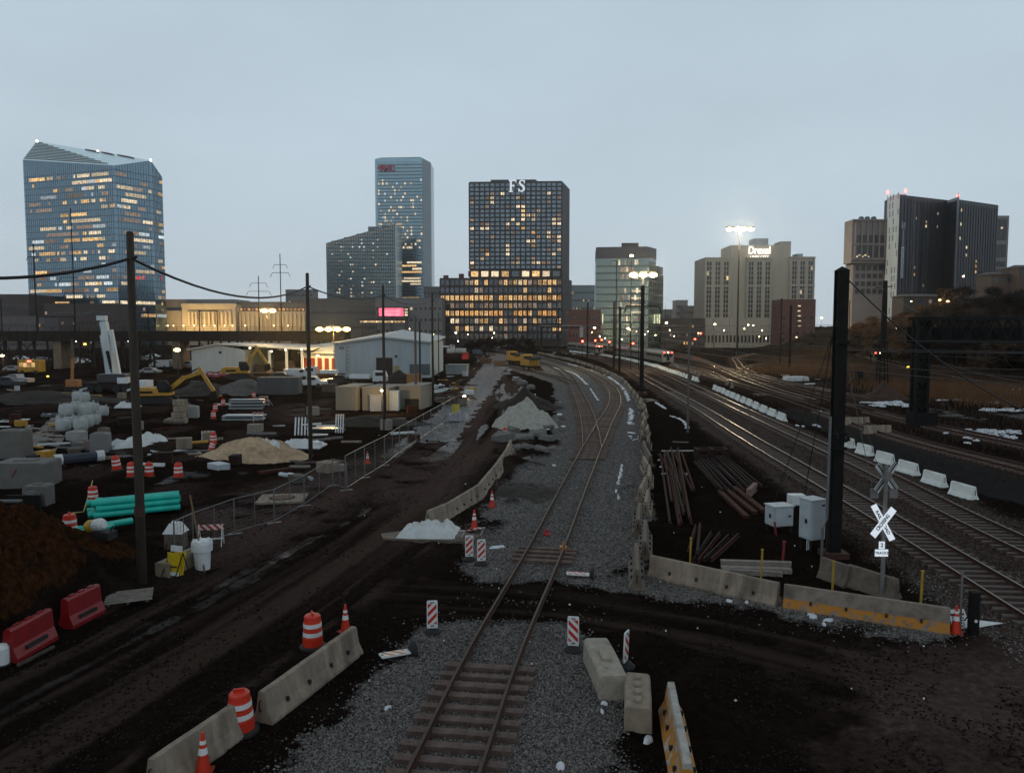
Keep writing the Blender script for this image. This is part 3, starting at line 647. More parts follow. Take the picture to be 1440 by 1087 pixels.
# 2 tall pale tower with the red sign, Y = 950
r = T('office_tower', 'tall pale blue glass tower with a small red roof sign and dim lit windows', 'tower', (0, 0, 0)); Y = 950.
p0, p1, p2 = xy(A(527, 300, Y)), xy(A(594, 300, Y - 4)), xy(A(606, 300, Y + 22)); zt = Z(223, Y)
pts = [(p0[0], p0[1] + 40), (p0[0], p0[1] + 5), (p0[0] + 4, p0[1]), p1, p2, (p2[0], p2[1] + 40)]
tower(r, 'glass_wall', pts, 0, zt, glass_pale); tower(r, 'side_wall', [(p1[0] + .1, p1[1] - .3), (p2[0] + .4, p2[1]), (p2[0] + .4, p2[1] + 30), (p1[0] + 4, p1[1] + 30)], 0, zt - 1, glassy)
tower(r, 'roof_cap', [(p0[0] + 6, p0[1] + 4), (p1[0] - 2, p1[1] + 4), (p1[0] - 2, p1[1] + 34), (p0[0] + 6, p0[1] + 34)], zt, zt + 1.6, frame_steel)
rows = lvls(4, zt - 4, 52)
def lit2(rw, c):
    z = rows[rw][0]
    if 138 < z < 190: return rnd.choice((2, 2, 4)) if rnd.random() < (.16 if c < 16 else .10) else None
    if 108 < z <= 138: return rnd.choice((2, 3, 2)) if rnd.random() < (.46 if c < 12 else .24) else None
    if z <= 90: return None
    return None
facade(r, pts[2], p1, 22, rows, lit2, frame_steel, .2, .34, .3)
for z, a, b in ((88, 13.5, 20.5), (84, 11, 18), (80.3, 16, 20.5), (76.5, 11, 20.5), (69, 12, 20), (65.5, 11, 20), (62, 15, 20), (45, 11, 19), (42, 13, 20), (29, 11, 20.5), (25, 11, 20), (17, 12, 20), (12, 11, 18)):
    u = Vector(p1) - Vector(pts[2]); q0, q1 = Vector(pts[2]) + u * (a / 21), Vector(pts[2]) + u * (b / 21)
    o = MB().box(0, 0, 0, (q1 - q0).length, .3, 2.0).build('lit_floor', WARM[rnd.choice((0, 2))], r); o.location = ((q0.x + q1.x) / 2, (q0.y + q1.y) / 2 - .5, z + 4); o.rotation_euler = (0, 0, math.atan2(u.y, u.x))
sg = mat('sign_red', (.30, .02, .05), .5, 0, .05)
text('FMC', 10.5, sg, r, (A(545, 238, Y).x, Y - 2.5, Z(238, Y)), name='sign_letters', bold=.55, extrude=.4, sx=.85)
MB().add([(0, 0, 0), (4, 0, 3.4), (4, 0, -3.4), (0, .5, 0), (4, .5, 3.4), (4, .5, -3.4)], [(0, 2, 1), (3, 4, 5), (0, 1, 4, 3), (1, 2, 5, 4), (2, 0, 3, 5)]).build('sign_arrow', sg, r).location = (A(530.5, 238, Y).x, Y - 2.5, Z(237, Y))
beacon(r, (A(569, 222, Y).x, Y + 10, zt + 2), glow('pink_lamp', (1, .75, .85), 6), .8)

# 3 slanted roof glass tower, Y = 870
r = T('apartment_tower', 'dark grey green glass tower whose roof slopes up towards one side', 'tower', (0, 0, 0)); Y = 870.
a, b = A(459, 342, Y), A(555, 315, Y); z0, z1 = a.z, b.z
MB().hexa([(a.x, Y, 0), (b.x, Y, 0), (b.x + 3, Y + 34, 0), (a.x, Y + 34, 0), (a.x, Y, z0), (b.x, Y, z1), (b.x + 3, Y + 34, z1), (a.x, Y + 34, z0)]).build('glass_wall', mat('slate_glass', (.17, .21, .215), .2, .85, .12, .06), r)
MB().box((A(524, 320, Y).x), Y + 10, z1 - 14, 12, 10, Z(318, Y) - z1 + 14).build('roof_box', frame_steel, r)
mb = MB(); n = 30
for c in range(n + 1):
    x = a.x + (b.x - a.x) * c / n; mb.box(x, Y - .1, 0, .7, .5, z0 + (z1 - z0) * c / n)
for i in range(34): z = 4 + i * 3.9; x0 = a.x if z < z0 else a.x + (b.x - a.x) * (z - z0) / (z1 - z0 + .01); (mb.box((x0 + b.x) / 2, Y - .1, z, b.x - x0, .4, .9) if z < z1 else 0)
tag(mb.build('mullions', mat('mullion_slate', (.07, .09, .095), .5, .3), r), kind='stuff')
for k in range(120):
    c = rnd.choice((5, 6, 6, 10, 10, 11, 15, 15, 16, 19, 20, rnd.randrange(30), rnd.randrange(30))); i = rnd.randrange(2, 31); x = a.x + (b.x - a.x) * (c + .5) / n; z = 5 + i * 3.9
    if z < z0 + (z1 - z0) * c / n - 6: o = link('window', pane_mesh(1.7, 1.7, WARM[rnd.choice((2, 2, 4, 3, 3))]), r); o.location = (x, Y - .2, z)
mb = MB()
for c in range(n): x = a.x + (b.x - a.x) * (c + .5) / n; mb.box(x, Y - .25, z0 + (z1 - z0) * c / n - 3.4, 1.0, .3, 1.4)
tag(mb.build('crown_lights', WARM[3], r), kind='stuff')

# 4 the dark gridded tower on its lit podium, Y = 500
r = T('apartment_tower', 'dark gridded tower with large white roof letters above a brightly lit podium', 'tower', (0, 0, 0)); Y = 500.
a, b, c3 = xy(A(660, 300, Y)), xy(A(790, 300, Y - 3)), xy(A(801, 300, Y + 26)); zt = Z(256, Y); zb = Z(392, Y)
tower(r, 'tower_wall', [a, b, c3, (a[0] + 6, a[1] + 30)], zb - 1, zt, brown_clad)
pa, pb, pc = xy(A(619, 420, Y - 6)), xy(A(790, 420, Y - 9)), xy(A(804, 420, Y + 20))
tower(r, 'podium_wall', [pa, pb, pc, (pa[0] + 6, pa[1] + 34)], 0, zb, brown_clad)
tower(r, 'penthouse', [xy(A(690, 255, Y + 6)), xy(A(753, 255, Y + 5)), xy(A(758, 255, Y + 14)), xy(A(692, 255, Y + 16))], zt - .5, Z(250.5, Y), brown_clad)
B, D = 2, 3
LIT = {2: '4d 6b 15b', 3: '0d 3d 4b 9b 10d 17d', 4: '0d 4b 15d', 5: '3d 7d 9b 10b', 6: '10b 13d', 7: '10b 11b 12b 17d', 8: '0d 8b 10b 12b 16b 17d', 9: '2d 3d 7b 9b 16b 17b', 10: '0b 2b 3b 7d 10b', 11: '8d 12b 15b', 12: '4d 13d 15b 16d 17b',
       13: '0d 11b 12b 16d 17b', 14: '7b 12b', 15: '2d 3d 7b 15d 17b', 16: '3b 7b 16b', 17: '2b 9d 12d', 18: '0b 8d 9b 12b 13b 14d 15d', 19: '0d 17d'}
lt = {}
for k, v in LIT.items():
    for w in v.split(): lt[(k, int(w[:-1]))] = rnd.choice((2, 2, 0, 2)) if w[-1] == 'b' else 3
zf = Z(379, Y); rows = lvls(zf, zt - .8, 20)[::-1]
facade(r, a, b, 18, rows, lambda q, c: lt.get((q, c)), frame_dark, .28, .36, .5, mat('pane_blue', (.17, .205, .235), .12, .85, .35, .35))
facade(r, a, b, 9, [(zb + 1, zf - 1)], lambda q, c: None if c in (4, 8) else rnd.choice((0, 2)), frame_dark, .3, .12, .6, glassy)
den = [.78, .28, .95, .66, .90, .52, .36, .14]
prow = lvls(4, zb - .5, 8)[::-1]
def litp(q, c):
    if q == 0 and c < 2: return None
    if c in (11, 12) and q < 5 and rnd.random() < .4: return None
    if q == 4: return rnd.choice((0, 1, 1, 1)) if rnd.random() < den[q] else None
    if q == 3: return rnd.choice((3, 3, 0)) if rnd.random() < den[q] else None
    return rnd.choice((0, 0, 1) if q == 2 else (2, 0, 0, 3)) if rnd.random() < den[q] else None
facade(r, pa, pb, 25, prow, litp, frame_dark, .26, .34, .5, mat('pane_grey', (.10, .11, .125), .2, .7, .4, .3))
for p in ((626, 388), (648, 387)):
    w = A(p[0], 391, Y - 1); MB().box(w.x, w.y + 6, zb, 3.2, 3, 2.4 + (p[0] > 640)).build('rooftop_unit', mat('rust_box', (.09, .035, .03), .8), r)
lm = glow('sign_white_glow', (.80, .9, 1.0), .8)      # serif letters F and S
u = ppm(Y); sx = A(727, 262, Y).x; sz = Z(263, Y)
f = MB(); f.box(-1.9, 0, -3.6, 1.3, .5, 7.4); f.box(-.3, 0, 2.9, 3.9, .5, .9); f.box(-.9, 0, -.3, 2.0, .5, .8); f.box(-1.9, 0, -3.8, 2.6, .5, .6); f.box(1.4, 0, 1.9, .5, .5, 1.6); f.box(-2.4, 0, 2.9, 1.6, .5, .9); f.box(.1, 0, -.8, .4, .5, 1.7)
f.build('sign_letter', lm, r).location = (sx - 2.0, Y - 3.2, sz)
s = MB(); pth = [(1.6, 2.3), (1.2, 3.1), (.2, 3.5), (-.9, 3.1), (-1.4, 2.1), (-1.0, 1.1), (.2, .3), (1.2, -.6), (1.5, -1.7), (1.0, -2.9), (-.1, -3.5), (-1.2, -3.1), (-1.7, -2.2)]
wd = [.55, .7, .65, .9, 1.2, 1.3, 1.35, 1.3, 1.2, .9, .65, .7, .55]
for i in range(len(pth) - 1): s.bar((pth[i][0], 0, pth[i][1]), (pth[i + 1][0], 0, pth[i + 1][1]), .5, wd[i])
s.box(1.75, 0, 1.5, .45, .5, 2.2); s.box(-1.85, 0, -3.7, .45, .5, 2.2)
s.build('sign_letter', lm, r).location = (sx + 3.0, Y - 3.2, sz)

# 5 green glass block, Y = 430
r = T('office_block', 'green glass office block with a dark top storey and a floodlight glowing before it', 'office building', (0, 0, 0)); Y = 430.
a, b, c, d = xy(A(838, 400, Y)), xy(A(912, 400, Y - 4)), xy(A(922, 400, Y + 8)), xy(A(932, 400, Y + 20))
z1, z2 = Z(364, Y), Z(348, Y)
tower(r, 'glass_wall', [a, b, c, d, (d[0], d[1] + 30), (a[0] + 3, a[1] + 34)], 0, Z(372, Y), glass_green)
tower(r, 'upper_wall', [(a[0], a[1] - .05), (b[0], b[1] - .05), c, (c[0], c[1] + 26), (a[0] + 3, a[1] + 33)], Z(372, Y), z1, glass_green)
tower(r, 'top_storey', [(a[0] - .1, a[1] - .4), (b[0] - 1, b[1] - .4), (c[0] + .2, c[1]), (c[0], c[1] + 26), (a[0] + 3, a[1] + 33)], z1, z2, mat('purple_panel', (.075, .065, .075), .6, 0, .15, .2))
tower(r, 'penthouse', [xy(A(874, 345, Y + 8)), xy(A(898, 345, Y + 8)), xy(A(898, 345, Y + 20)), xy(A(874, 345, Y + 20))], z2, Z(339.5, Y), frame_dark)
rows = lvls(3, z1 - .3, 12)[::-1]
facade(r, a, b, 26, rows, lambda q, k: (rnd.choice((2, 3, 3)) if q in (0, 1, 2, 4, 5, 6, 8) and 10 < k < 21 and rnd.random() < .5 else None), mat('mullion_green', (.12, .15, .14), .5, .3), .16, .3, .3)
for i, q in enumerate(rows):
    if 2 < i < 8 and i != 3: w = xy(A(895, 400, Y - 3.5)); MB().box(w[0], w[1] - .8, q[0] + 1.2, 5.5, .2, .8).build('lit_band', WARM[2], r)
facade(r, b, c, 4, rows[1:], lambda q, k: None, MAT['mullion_green'], .16, .3, .3); facade(r, c, d, 4, rows[2:], lambda q, k: None, MAT['mullion_green'], .16, .3, .3)
for px in (847.5, 888, 917.5, 920, 922.5, 925, 927.5): w = A(px, 450, Y - 5 if px < 900 else Y + 5); MB().box(w.x, w.y, Z(455, Y), .5, .4, 5.2).build('uplight', glow('uplight', (.95, 1, .62), .9, .3), r)

# 6 stone office tower with glowing sign, Y = 450
stone_pale = mat('pale_stone', (.40, .36, .295), .9, 0, .12, .2, streak=True); stone_brown = mat('brown_stone', (.19, .135, .11), .9, 0, .15, .2)  # both stone colours warmed to stand in for warm light on the walls
r = T('office_block', 'old pale stone office block with brown recesses under a glowing rooftop name sign', 'office building', (0, 0, 0)); Y = 450.
def slab(name, x0, x1, yt, dy, m, dep=26): 
    p, q = A(x0, 400, Y + dy), A(x1, 400, Y + dy); zt = Z(yt, Y + dy); MB().box((p.x + q.x) / 2, Y + dy + dep / 2, 0, q.x - p.x, dep, zt).build(name, m, r); return (p.x, Y + dy), (q.x, Y + dy), zt
def paired(a, b, zt, nb, nr, zb=14, lit=.02):
    w = (b[0] - a[0]) / nb; pn = MB(); sp = MB()
    for i in range(nb):
        for j in range(nr):
            z = zb + (zt - zb - 3) * j / nr
            for k in (-1, 1):
                x = a[0] + w * (i + .5) + k * w * .15
                if rnd.random() < lit: o = link('window', pane_mesh(w * .2, 2.0, WARM[rnd.choice((0, 2))]), r); o.location = (x, a[1] - .06, z + .8)
                else: pn.box(x, a[1] - .03, z + .8, w * .22, .15, 2.3)
        for k in (-1, 1): sp.box(a[0] + w * (i + .5) + k * w * .44, a[1] - .25, zb - 2, w * .13, .5, zt - zb + 1)
    for z in (zt - .9, zt - 17, zb - 3): sp.box((a[0] + b[0]) / 2, a[1] - .35, z, b[0] - a[0] + .5, .75, .7)
    tag(pn.build('window_panes', mat('pane_black', (.045, .05, .055), .25, .3, .4, .4), r), kind='stuff'); tag(sp.build('stone_piers', stone_pale, r), kind='stuff')
for x0, x1, yt, dy, m, nb, lit in ((991, 1027, 362, 0, stone_pale, 3, .02), (1050, 1085, 362, 0, stone_pale, 3, .02), (1111, 1145, 361, 0, stone_pale, 3, .04), (1026, 1051, 366, 6, stone_brown, 3, .10), (1084, 1112, 366, 6, stone_brown, 3, .13)):
    q = slab('wing_wall' if nb == 3 else 'wall', x0, x1, yt, dy, m)
    if m is stone_pale: paired(*q, nb, 13, lit=lit)
    else:
        pn = MB(); w = (q[1][0] - q[0][0]) / 5
        for i in range(5):
            for j in range(13):
                z = 14 + 2.9 * j * 1.03
                if z < q[2] - 3:
                    if rnd.random() < lit: o = link('window', pane_mesh(w * .45, 1.5, WARM[rnd.choice((0, 2))]), r); o.location = (q[0][0] + w * (i + .5), q[0][1] - .06, z)
                    else: pn.box(q[0][0] + w * (i + .5), q[0][1] - .02, z, w * .45, .12, 1.7)
        tag(pn.build('window_panes', MAT['pane_black'], r), kind='stuff')
slab('attic_wall', 1027, 1111, 345, 3, stone_pale, 22); slab('attic_block', 1097, 1111, 339.5, 8, stone_pale, 12); slab('penthouse', 1059, 1079, 335.5, 12, mat('grey_metal', (.30, .33, .34), .6), 10); slab('penthouse', 1120, 1128, 357, 10, MAT['grey_metal'], 8)
q = slab('base_wall', 990, 1147, 447, -2, stone_pale, 10)
pn = MB()
for i in range(30): pn.box(q[0][0] + (q[1][0] - q[0][0]) * (i + .5) / 30, q[0][1] - .02, 3, 1.1, .2, 4.2)
tag(pn.build('window_panes', MAT['pane_black'], r), kind='stuff')
dg = glow('sign_glow', (1, .93, .80), 1.7)
text('Drexel', 6.2, dg, r, (A(1068.5, 354, Y).x, Y + .6, Z(352.4, Y)), name='sign_letters', bold=.10, extrude=.3, sx=.74)
text('UNIV CITY', 1.9, dg, r, (A(1068.5, 361, Y).x, Y + .6, Z(361.2, Y)), name='sign_letters', bold=.02, extrude=.2, sx=1.2)
# its lower brick neighbour
brick_red = mat('red_brick', (.115, .05, .043), .9, 0, .2, .3)
r = T('brick_building', 'low red brown brick block standing before the old stone office', 'building', (0, 0, 0)); Y = 420.
q = slab('wall', 1098, 1148, 421, 0, brick_red, 14)
for k in range(5): p = A(1124, 431 + 7 * k, Y - .1); o = link('window', pane_mesh(1.6, .5, WARM[2]), r); o.location = p
pn = MB()
for i in range(5):
    for j in range(4): pn.box(q[0][0] + 2 + i * 3.8, Y - .02, 4 + j * 4, 1.3, .1, 1.6)
tag(pn.build('window_panes', MAT['pane_black'], r), kind='stuff')

# 7 beige concrete tower and its rear wing
beige = mat('beige_concrete', (.20, .175, .165), .9, 0, .12, .3)
r = T('concrete_tower', 'beige concrete tower with deep window bays stepping out over its upper floors', 'tower', (0, 0, 0)); Y = 300.
slabx = lambda nm, x0, x1, yt, yb, dy, dep=7, m=beige: (MB().box((A(x0, 400, Y + dy).x + A(x1, 400, Y + dy).x) / 2, Y + dy + dep / 2, Z(yb, Y), A(x1, 400, Y + dy).x - A(x0, 400, Y + dy).x, dep, Z(yt, Y) - Z(yb, Y)).build(nm, m, r))
slabx('upper_wall', 1196, 1262, 309, 370, 0); slabx('lower_wall', 1199, 1262, 369, 520, 2.0)
dk = mat('pane_brown', (.045, .040, .042), .3, .2, .3, .5); pn = MB()
for i in range(6):
    for yt, yb in ((331, 342), (347, 362)):
        x = A(1205 + 8.2 * i, 400, Y).x; pn.box(x, Y - .0, Z(yb, Y), 1.5, .3, Z(yt, Y) - Z(yb, Y))
    for yt, yb in ((373, 380), (384.5, 391), (395.5, 402), (406, 413)):
        x = A(1205 + 8.2 * i, 400, Y + 2).x; pn.box(x, Y + 2, Z(yb, Y), 1.5, .3, Z(yt, Y) - Z(yb, Y))
tag(pn.build('window_panes', dk, r), kind='stuff')
sp = MB()
for i in range(8): sp.box(A(1200.9 + 8.2 * i, 400, Y).x, Y - .3, Z(366, Y), .55, .7, Z(312, Y) - Z(366, Y))
for y in (311, 345, 366): sp.box(A(1229, 400, Y).x, Y - .35, Z(y, Y), A(1262, 400, Y).x - A(1196, 400, Y).x, .8, .6)
tag(sp.build('wall_ribs', beige, r), kind='stuff')
for k in range(5): o = link('window', pane_mesh(.9, .5, WARM[2]), r); o.location = (A(1203 + 4 * k, 400, Y).x, Y - .3, Z(362 - 2 * (k % 2), Y))
for px in (1211, 1219.5, 1228.5): w = A(px, 308, Y + 6); MB().lathe([(1.0, 0), (1.0, 1.6), (.6, 2.0)], 10, w.x, w.y, Z(309, Y)).build('roof_vent', frame_steel, r)
r = T('concrete_tower', 'slim beige concrete tower edge standing behind the black twin tower', 'tower', (0, 0, 0)); Y = 330.
slabx('wall', 1385, 1415, 303.5, 520, 0, 14); pn = MB()
for px in (1401.5, 1409):
    for yt, yb in ((308, 338), (344, 362), (368, 375), (379, 385)): pn.box(A(px, 400, Y).x, Y, Z(yb, Y), 1.9, .3, Z(yt, Y) - Z(yb, Y))
tag(pn.build('window_panes', dk, r), kind='stuff')
o = link('window', pane_mesh(.9, .7, WARM[2]), r); o.location = A(1409, 322, Y - .2)

# 8 the black twin tower, Y = 290
r = T('residence_tower', 'black twin tower with pale striped end walls and red beacons on its roof', 'tower', (0, 0, 0)); Y = 290.
dkp = mat('black_panel', (.022, .022, .027), .45, .0, .35, .25, streak=True); plp = mat('pale_panel', (.40, .45, .50), .6, 0, .15, .4, streak=True)
def wallp(nm, pts, ytop, m): return tower(r, nm, pts, 0, Z(ytop, Y), m)
a, b, c, d, e_ = (xy(A(1245, 400, Y + 9)), xy(A(1261, 400, Y)), xy(A(1328, 400, Y + 12)), xy(A(1344, 400, Y + 2)), xy(A(1399, 400, Y + 15)))
wallp('pale_wall', [a, b, (b[0] + 1, b[1] + 8), (a[0] + 2, a[1] + 6)], 272, plp)
wallp('dark_wall', [(b[0] + .05, b[1]), c, (c[0], c[1] + 14), (b[0] + 1.05, b[1] + 14)], 274, dkp)
wallp('pale_wall', [(c[0] + .05, c[1]), d, (d[0] + 1, d[1] + 10), (c[0] + 1, c[1] + 12)], 275, mat('pale_grey_panel', (.30, .32, .345), .7, 0, .12, .4, streak=True))
wallp('dark_wall', [(d[0] + .05, d[1]), e_, (e_[0], e_[1] + 14), (d[0] + 1, d[1] + 14)], 279.5, dkp)
def onwall(p, q, t, off=.15):
    v = Vector(q) - Vector(p); L = v.length; u = v / L; return (p[0] + v.x * t + u.y * off, p[1] + v.y * t - u.x * off), math.atan2(u.y, u.x)
mb = MB(); st = MB()
for k in range(15):
    (x, y), rz = onwall(b, c, (k + .5) / 15, .08); mb.box(x, y, 12, .12, .25, Z(275, Y) - 13, rz)
    (x, y), rz = onwall(d, e_, (k + .5) / 15, .08); mb.box(x, y, 12, .12, .25, Z(281, Y) - 13, rz)
for i in range(16): 
    for (p, q, zt) in ((b, c, 275), (d, e_, 281)):
        (x, y), rz = onwall(p, q, .5, .05); z = 12 + i * 3.05
        if z < Z(zt, Y): mb.box(x, y, z, (Vector(q) - Vector(p)).length, .16, .12, rz)
tag(mb.build('panel_joints', frame_dark, r), kind='stuff')
for (p, q, zt) in ((a, b, 273), (c, d, 276)):
    for i in range(17):
        for k in range(3):
            if rnd.random() < (.75 if zt == 273 else .14): (x, y), rz = onwall(p, q, (k + .5) / 3 + rnd.uniform(-.08, .08), .03); st.box(x, y, 10 + i * 3.05, .45, .12, 2.2, rz)
tag(st.build('slit_windows', mat('slit', (.08, .10, .115), .3, .3), r), kind='stuff')
for t, m in ((.30, 0), (.47, 1), (.64, 2)):
    (x, y), rz = onwall(b, c, t, .10); MB().box(x, y, 10, .7, .14, Z(278, Y) - 11, rz).build('window_strip', mat('pane_strip', (.06, .065, .075), .2, .5, .5, .4, streak=True), r)
for px, py, k in ((1284, 387, 0), (1284, 377, 3), (1298, 311, 3), (1314, 297, 3), (1314, 316, 3), (1284, 307, 3), (1298, 317, 2), (1297, 402, 3)):
    t = (px - 1261) / 67.; (x, y), rz = onwall(b, c, t, .2); o = link('window', pane_mesh(.6, 1.0, WARM[k]), r); o.location = (x, y, Z(py, Y)); o.rotation_euler = (0, 0, rz)
for px, py, k in ((1347, 296, 2), (1347, 316, 2), (1346.5, 336, 2), (1356, 348, 2), (1356, 359, 2), (1370, 367, 0), (1370, 374, 1), (1370, 382, 0), (1354, 389, 2)):
    t = (px - 1344) / 55.; (x, y), rz = onwall(d, e_, t, .2); o = link('window', pane_mesh(.7, 1.0, WARM[k]), r); o.location = (x, y, Z(py, Y)); o.rotation_euler = (0, 0, rz)
(x, y), rz = onwall(b, c, .08, .3)
bn = MB().box(0, 0, Z(391, Y), 1.35, .2, Z(347, Y) - Z(391, Y)).build('banner_board', plp, r); bn.location = (x, y, 0); bn.rotation_euler = (0, 0, rz)
bl = MB()
for k in range(11): bl.box(rnd.choice((-.1, .1)), -.13, Z(389, Y) + k * .98, .7, .06, .42)
tag(bl.build('banner_print', frame_dark, bn), kind='stuff')
lg = MB(); zt = Z(313, Y); [lg.box(i * .8, 0, zt - 2.0, .14, .2, 2.0) for i in (-1, 1)]; [lg.box(0, 0, zt - 2.0 * i, 1.7, .2, .14) for i in (0, 1)]; lg.bar((-.5, 0, zt - 1.6), (.5, 0, zt - .4), .2)
for k in range(12): lg.box(0, 0, zt - 2.8 - k * .62, .62, .2, .3)
o = lg.build('logo_frame', plp, r); o.location = (x, y, 0); o.rotation_euler = (0, 0, rz)
for px, py in ((1248.5, 269), (1273.5, 267), (1347, 274.5)): w = A(px, py, Y + 5); beacon(r, (w.x, w.y, w.z - .6), None, .38); MB().tube((w.x, w.y, w.z - 3), (w.x, w.y, w.z - .9), .06).build('mast', frame_dark, r)
MB().box(A(1270, 272, Y + 6).x, Y + 8, Z(276, Y), 2.6, 3, 1.8).build('rooftop_unit', plp, r)

# 9 the neoclassical station with lit stone, Y = 520
warm_stone = mat('warm_stone', (.42, .36, .27), .9, 0, .1, .1)
r = T('train_station', 'long pale stone railway station with a tall columned hall lit warm yellow', 'station', (0, 0, 0)); Y = 520.
def blk(nm, x0, x1, yt, dy, m=warm_stone, dep=20, z0=0): p, q = A(x0, 440, Y + dy), A(x1, 440, Y + dy); return MB().box((p.x + q.x) / 2, Y + dy + dep / 2, z0, q.x - p.x, dep, Z(yt, Y + dy) - z0).build(nm, m, r)
blk('hall_wall', 256, 331, 428, 0); blk('attic_wall', 232, 331, 421, 8, mat('grey_stone', (.22, .21, .20), .9), 30); blk('wing_wall', 226, 258, 437, 4); blk('wing_wall', 331, 436, 438, 6); blk('cornice', 255, 332, 427, -1.2, warm_stone, 2, Z(432, Y)); blk('wing_roof', 331, 440, 424.5, 12, mat('grey_roof_stone', (.13, .12, .11), .9), 22)
for px in (266, 271, 276, 281, 288, 294, 300, 306, 312, 318, 324): w = A(px, 450, Y - 1.6); MB().lathe([(1.0, 0), (.9, 1), (.78, 8), (.85, 8.6), (1.1, 9)], 10, w.x, w.y, Z(458, Y)).build('column', warm_stone, r)
for px in range(338, 434, 6): w = A(px, 450, Y + 5); MB().box(w.x, w.y, 0, .9, .8, Z(441, Y)).build('column', warm_stone, r)
for k in range(19): w = A(334 + 5.4 * k, 434, Y + 5); o = link('window', pane_mesh(1.6, 1.5, WARM[1]), r); o.location = (w.x, w.y - .1, Z(436.5, Y))
fl = glow('flood_warm', (1, .72, .32), 9)
for px in (236, 244, 258, 273, 287, 302, 316, 327, 345, 365, 385, 405):
    w = A(px, 459, Y - 5); o = MB().lathe([(.1, -.3), (.35, 0), (.3, .5)], 8).build('floodlight', fl, r); o.location = (w.x, w.y, Z(458.5, Y))
for px in (243, 266, 290, 315, 360, 400):
    w = A(px, 455, Y - 15); li = bpy.data.lights.new('uplighter', 'SPOT'); li.energy = 11000; li.color = (1, .66, .26); li.spot_size = R(120); li.spot_blend = .8; li.shadow_soft_size = 1
    lo = bpy.data.objects.new('uplighter', li); COL.objects.link(lo); lo.parent = r; lo.location = (w.x, w.y, Z(460, Y)); lo.rotation_euler = (R(115), 0, 0)
# 10 further low buildings
def block(name, label, cat, x0, x1, yt, Y, m, dep=20, wins=None, z0=0.):
    p, q = A(x0, 440, Y), A(x1, 440, Y); zt = Z(yt, Y); rt = T(name, label, cat, ((p.x + q.x) / 2, Y, z0)); w = q.x - p.x
    MB().box(0, dep / 2, 0, w, dep, zt - z0).build('wall', m, rt); MB().box(0, dep / 2, zt - z0, w + .3, dep + .3, .5).build('parapet', m, rt)
    if wins:
        nc, nr, pl = wins; pn = MB()
        for i in range(nc):
            for j in range(nr):
                x = -w / 2 + w * (i + .5) / nc; z = 2 + (zt - z0 - 2) * j / nr
                if rnd.random() < pl: o = link('window', pane_mesh(w / nc * .5, 1.5, WARM[rnd.choice((0, 1, 2, 3, 3))]), rt); o.location = (x, -.06, z)
                else: pn.box(x, -.02, z, w / nc * .55, .12, 1.6)
        tag(pn.build('window_panes', MAT['pane_black'], rt), kind='stuff')
    return rt, w, zt - z0
brown_b = mat('brown_wall', (.07, .052, .048), .9, 0, .2, .2); grey_b = mat('grey_wall', (.16, .16, .16), .9, 0, .15, .2); mauve_b = mat('mauve_wall', (.12, .10, .10), .9, 0, .15, .2)
block('low_building', 'long dark low building beyond the viaduct at the edge of the picture', 'building', -90, 41, 415, 470, brown_b, 30, (30, 4, .03))
block('low_building', 'brown flat roofed building in front of the faceted glass tower', 'building', 62, 164, 428, 440, brown_b, 20, (18, 4, .05))
block('low_building', 'dark low building with scattered lit windows under the glass tower', 'building', 0, 62, 446, 400, mauve_b, 12, (22, 3, .14))
block('low_building', 'small grey block peeping over the station roof', 'building', 402, 440, 408, 700, grey_b, 20, (10, 8, .05))
block('parking_garage', 'wide grey building between the station and the pink lit billboard', 'building', 434, 536, 421, 480, mat('dim_wall', (.10, .10, .095), .9, 0, .15, .2), 24, (30, 3, .0))
block('parking_garage', 'open parking decks carrying the pink lit billboard', 'garage', 528, 622, 420, 462, mat('deck_grey', (.17, .17, .17), .9), 20, (14, 4, .06))
block('low_building', 'pale block standing just behind the parking decks', 'building', 596, 624, 404, 560, grey_b, 20, (6, 8, .2))
block('office_block', 'small blue grey office block between the dark tower and the green glass one', 'office building', 803, 836, 402, 640, mat('bluegrey_wall', (.20, .25, .26), .5, .3), 20, (14, 7, .3))
block('low_building', 'long dark brick building at the foot of the green glass block', 'building', 800, 845, 437, 410, brick_red, 14, (10, 4, .1))
block('apartment_house', 'distant stepped apartment house with a pale top storey', 'building', 962, 980, 431, 560, mauve_b, 18, (8, 5, .06))
block('apartment_house', 'distant pale apartment house with one yellow light', 'building', 951, 967, 423, 575, mat('pale_wall', (.24, .22, .21), .9), 14, (6, 6, .04))
block('apartment_house', 'distant grey row house at the foot of the stepped apartment house', 'building', 934, 953, 436, 590, grey_b, 14, (6, 4, .04))
block('low_building', 'low brown building behind the tall floodlight mast', 'building', 930, 992, 449, 440, brown_b, 14, (16, 3, .08))
# pink billboard and the lit strip below it
r = T('billboard', 'glowing pink screen billboard on the parking decks', 'billboard', (A(553, 438, 455).x, 455, Z(446, 455)))
MB().box(0, .4, 0, 18.5, .5, 6).build('frame', frame_dark, r); bsc = MB().box(-1.2, .05, .5, 14.6, .1, 4.8).build('screen', glow('pink_screen', (1, .16, .26), 1.15, .35, .35), r)
for k in range(3): MB().box(7.6, .05, .7 + 1.6 * k, 1.8, .1, 1.1).build('screen', WARM[2], r)
for k in (-8, 0, 8): MB().box(k, .6, -12.4, .5, .5, 12.4).build('post', frame_dark, r)
mb = MB(); [mb.box(-1.2 + rnd.uniform(-.2, .2), -.02, 1.0 + .9 * k, 9 + rnd.uniform(-2, 2), .04, .25) for k in range(4)]; tag(mb.build('screen_print', glow('pink_text', (1, .6, .68), 1.2), bsc), kind='stuff'); 
r = T('light_canopy', 'long flat canopy edged with a row of yellow lights under the billboard', 'canopy', (A(538, 452, 430).x, 430, Z(455, 430)))
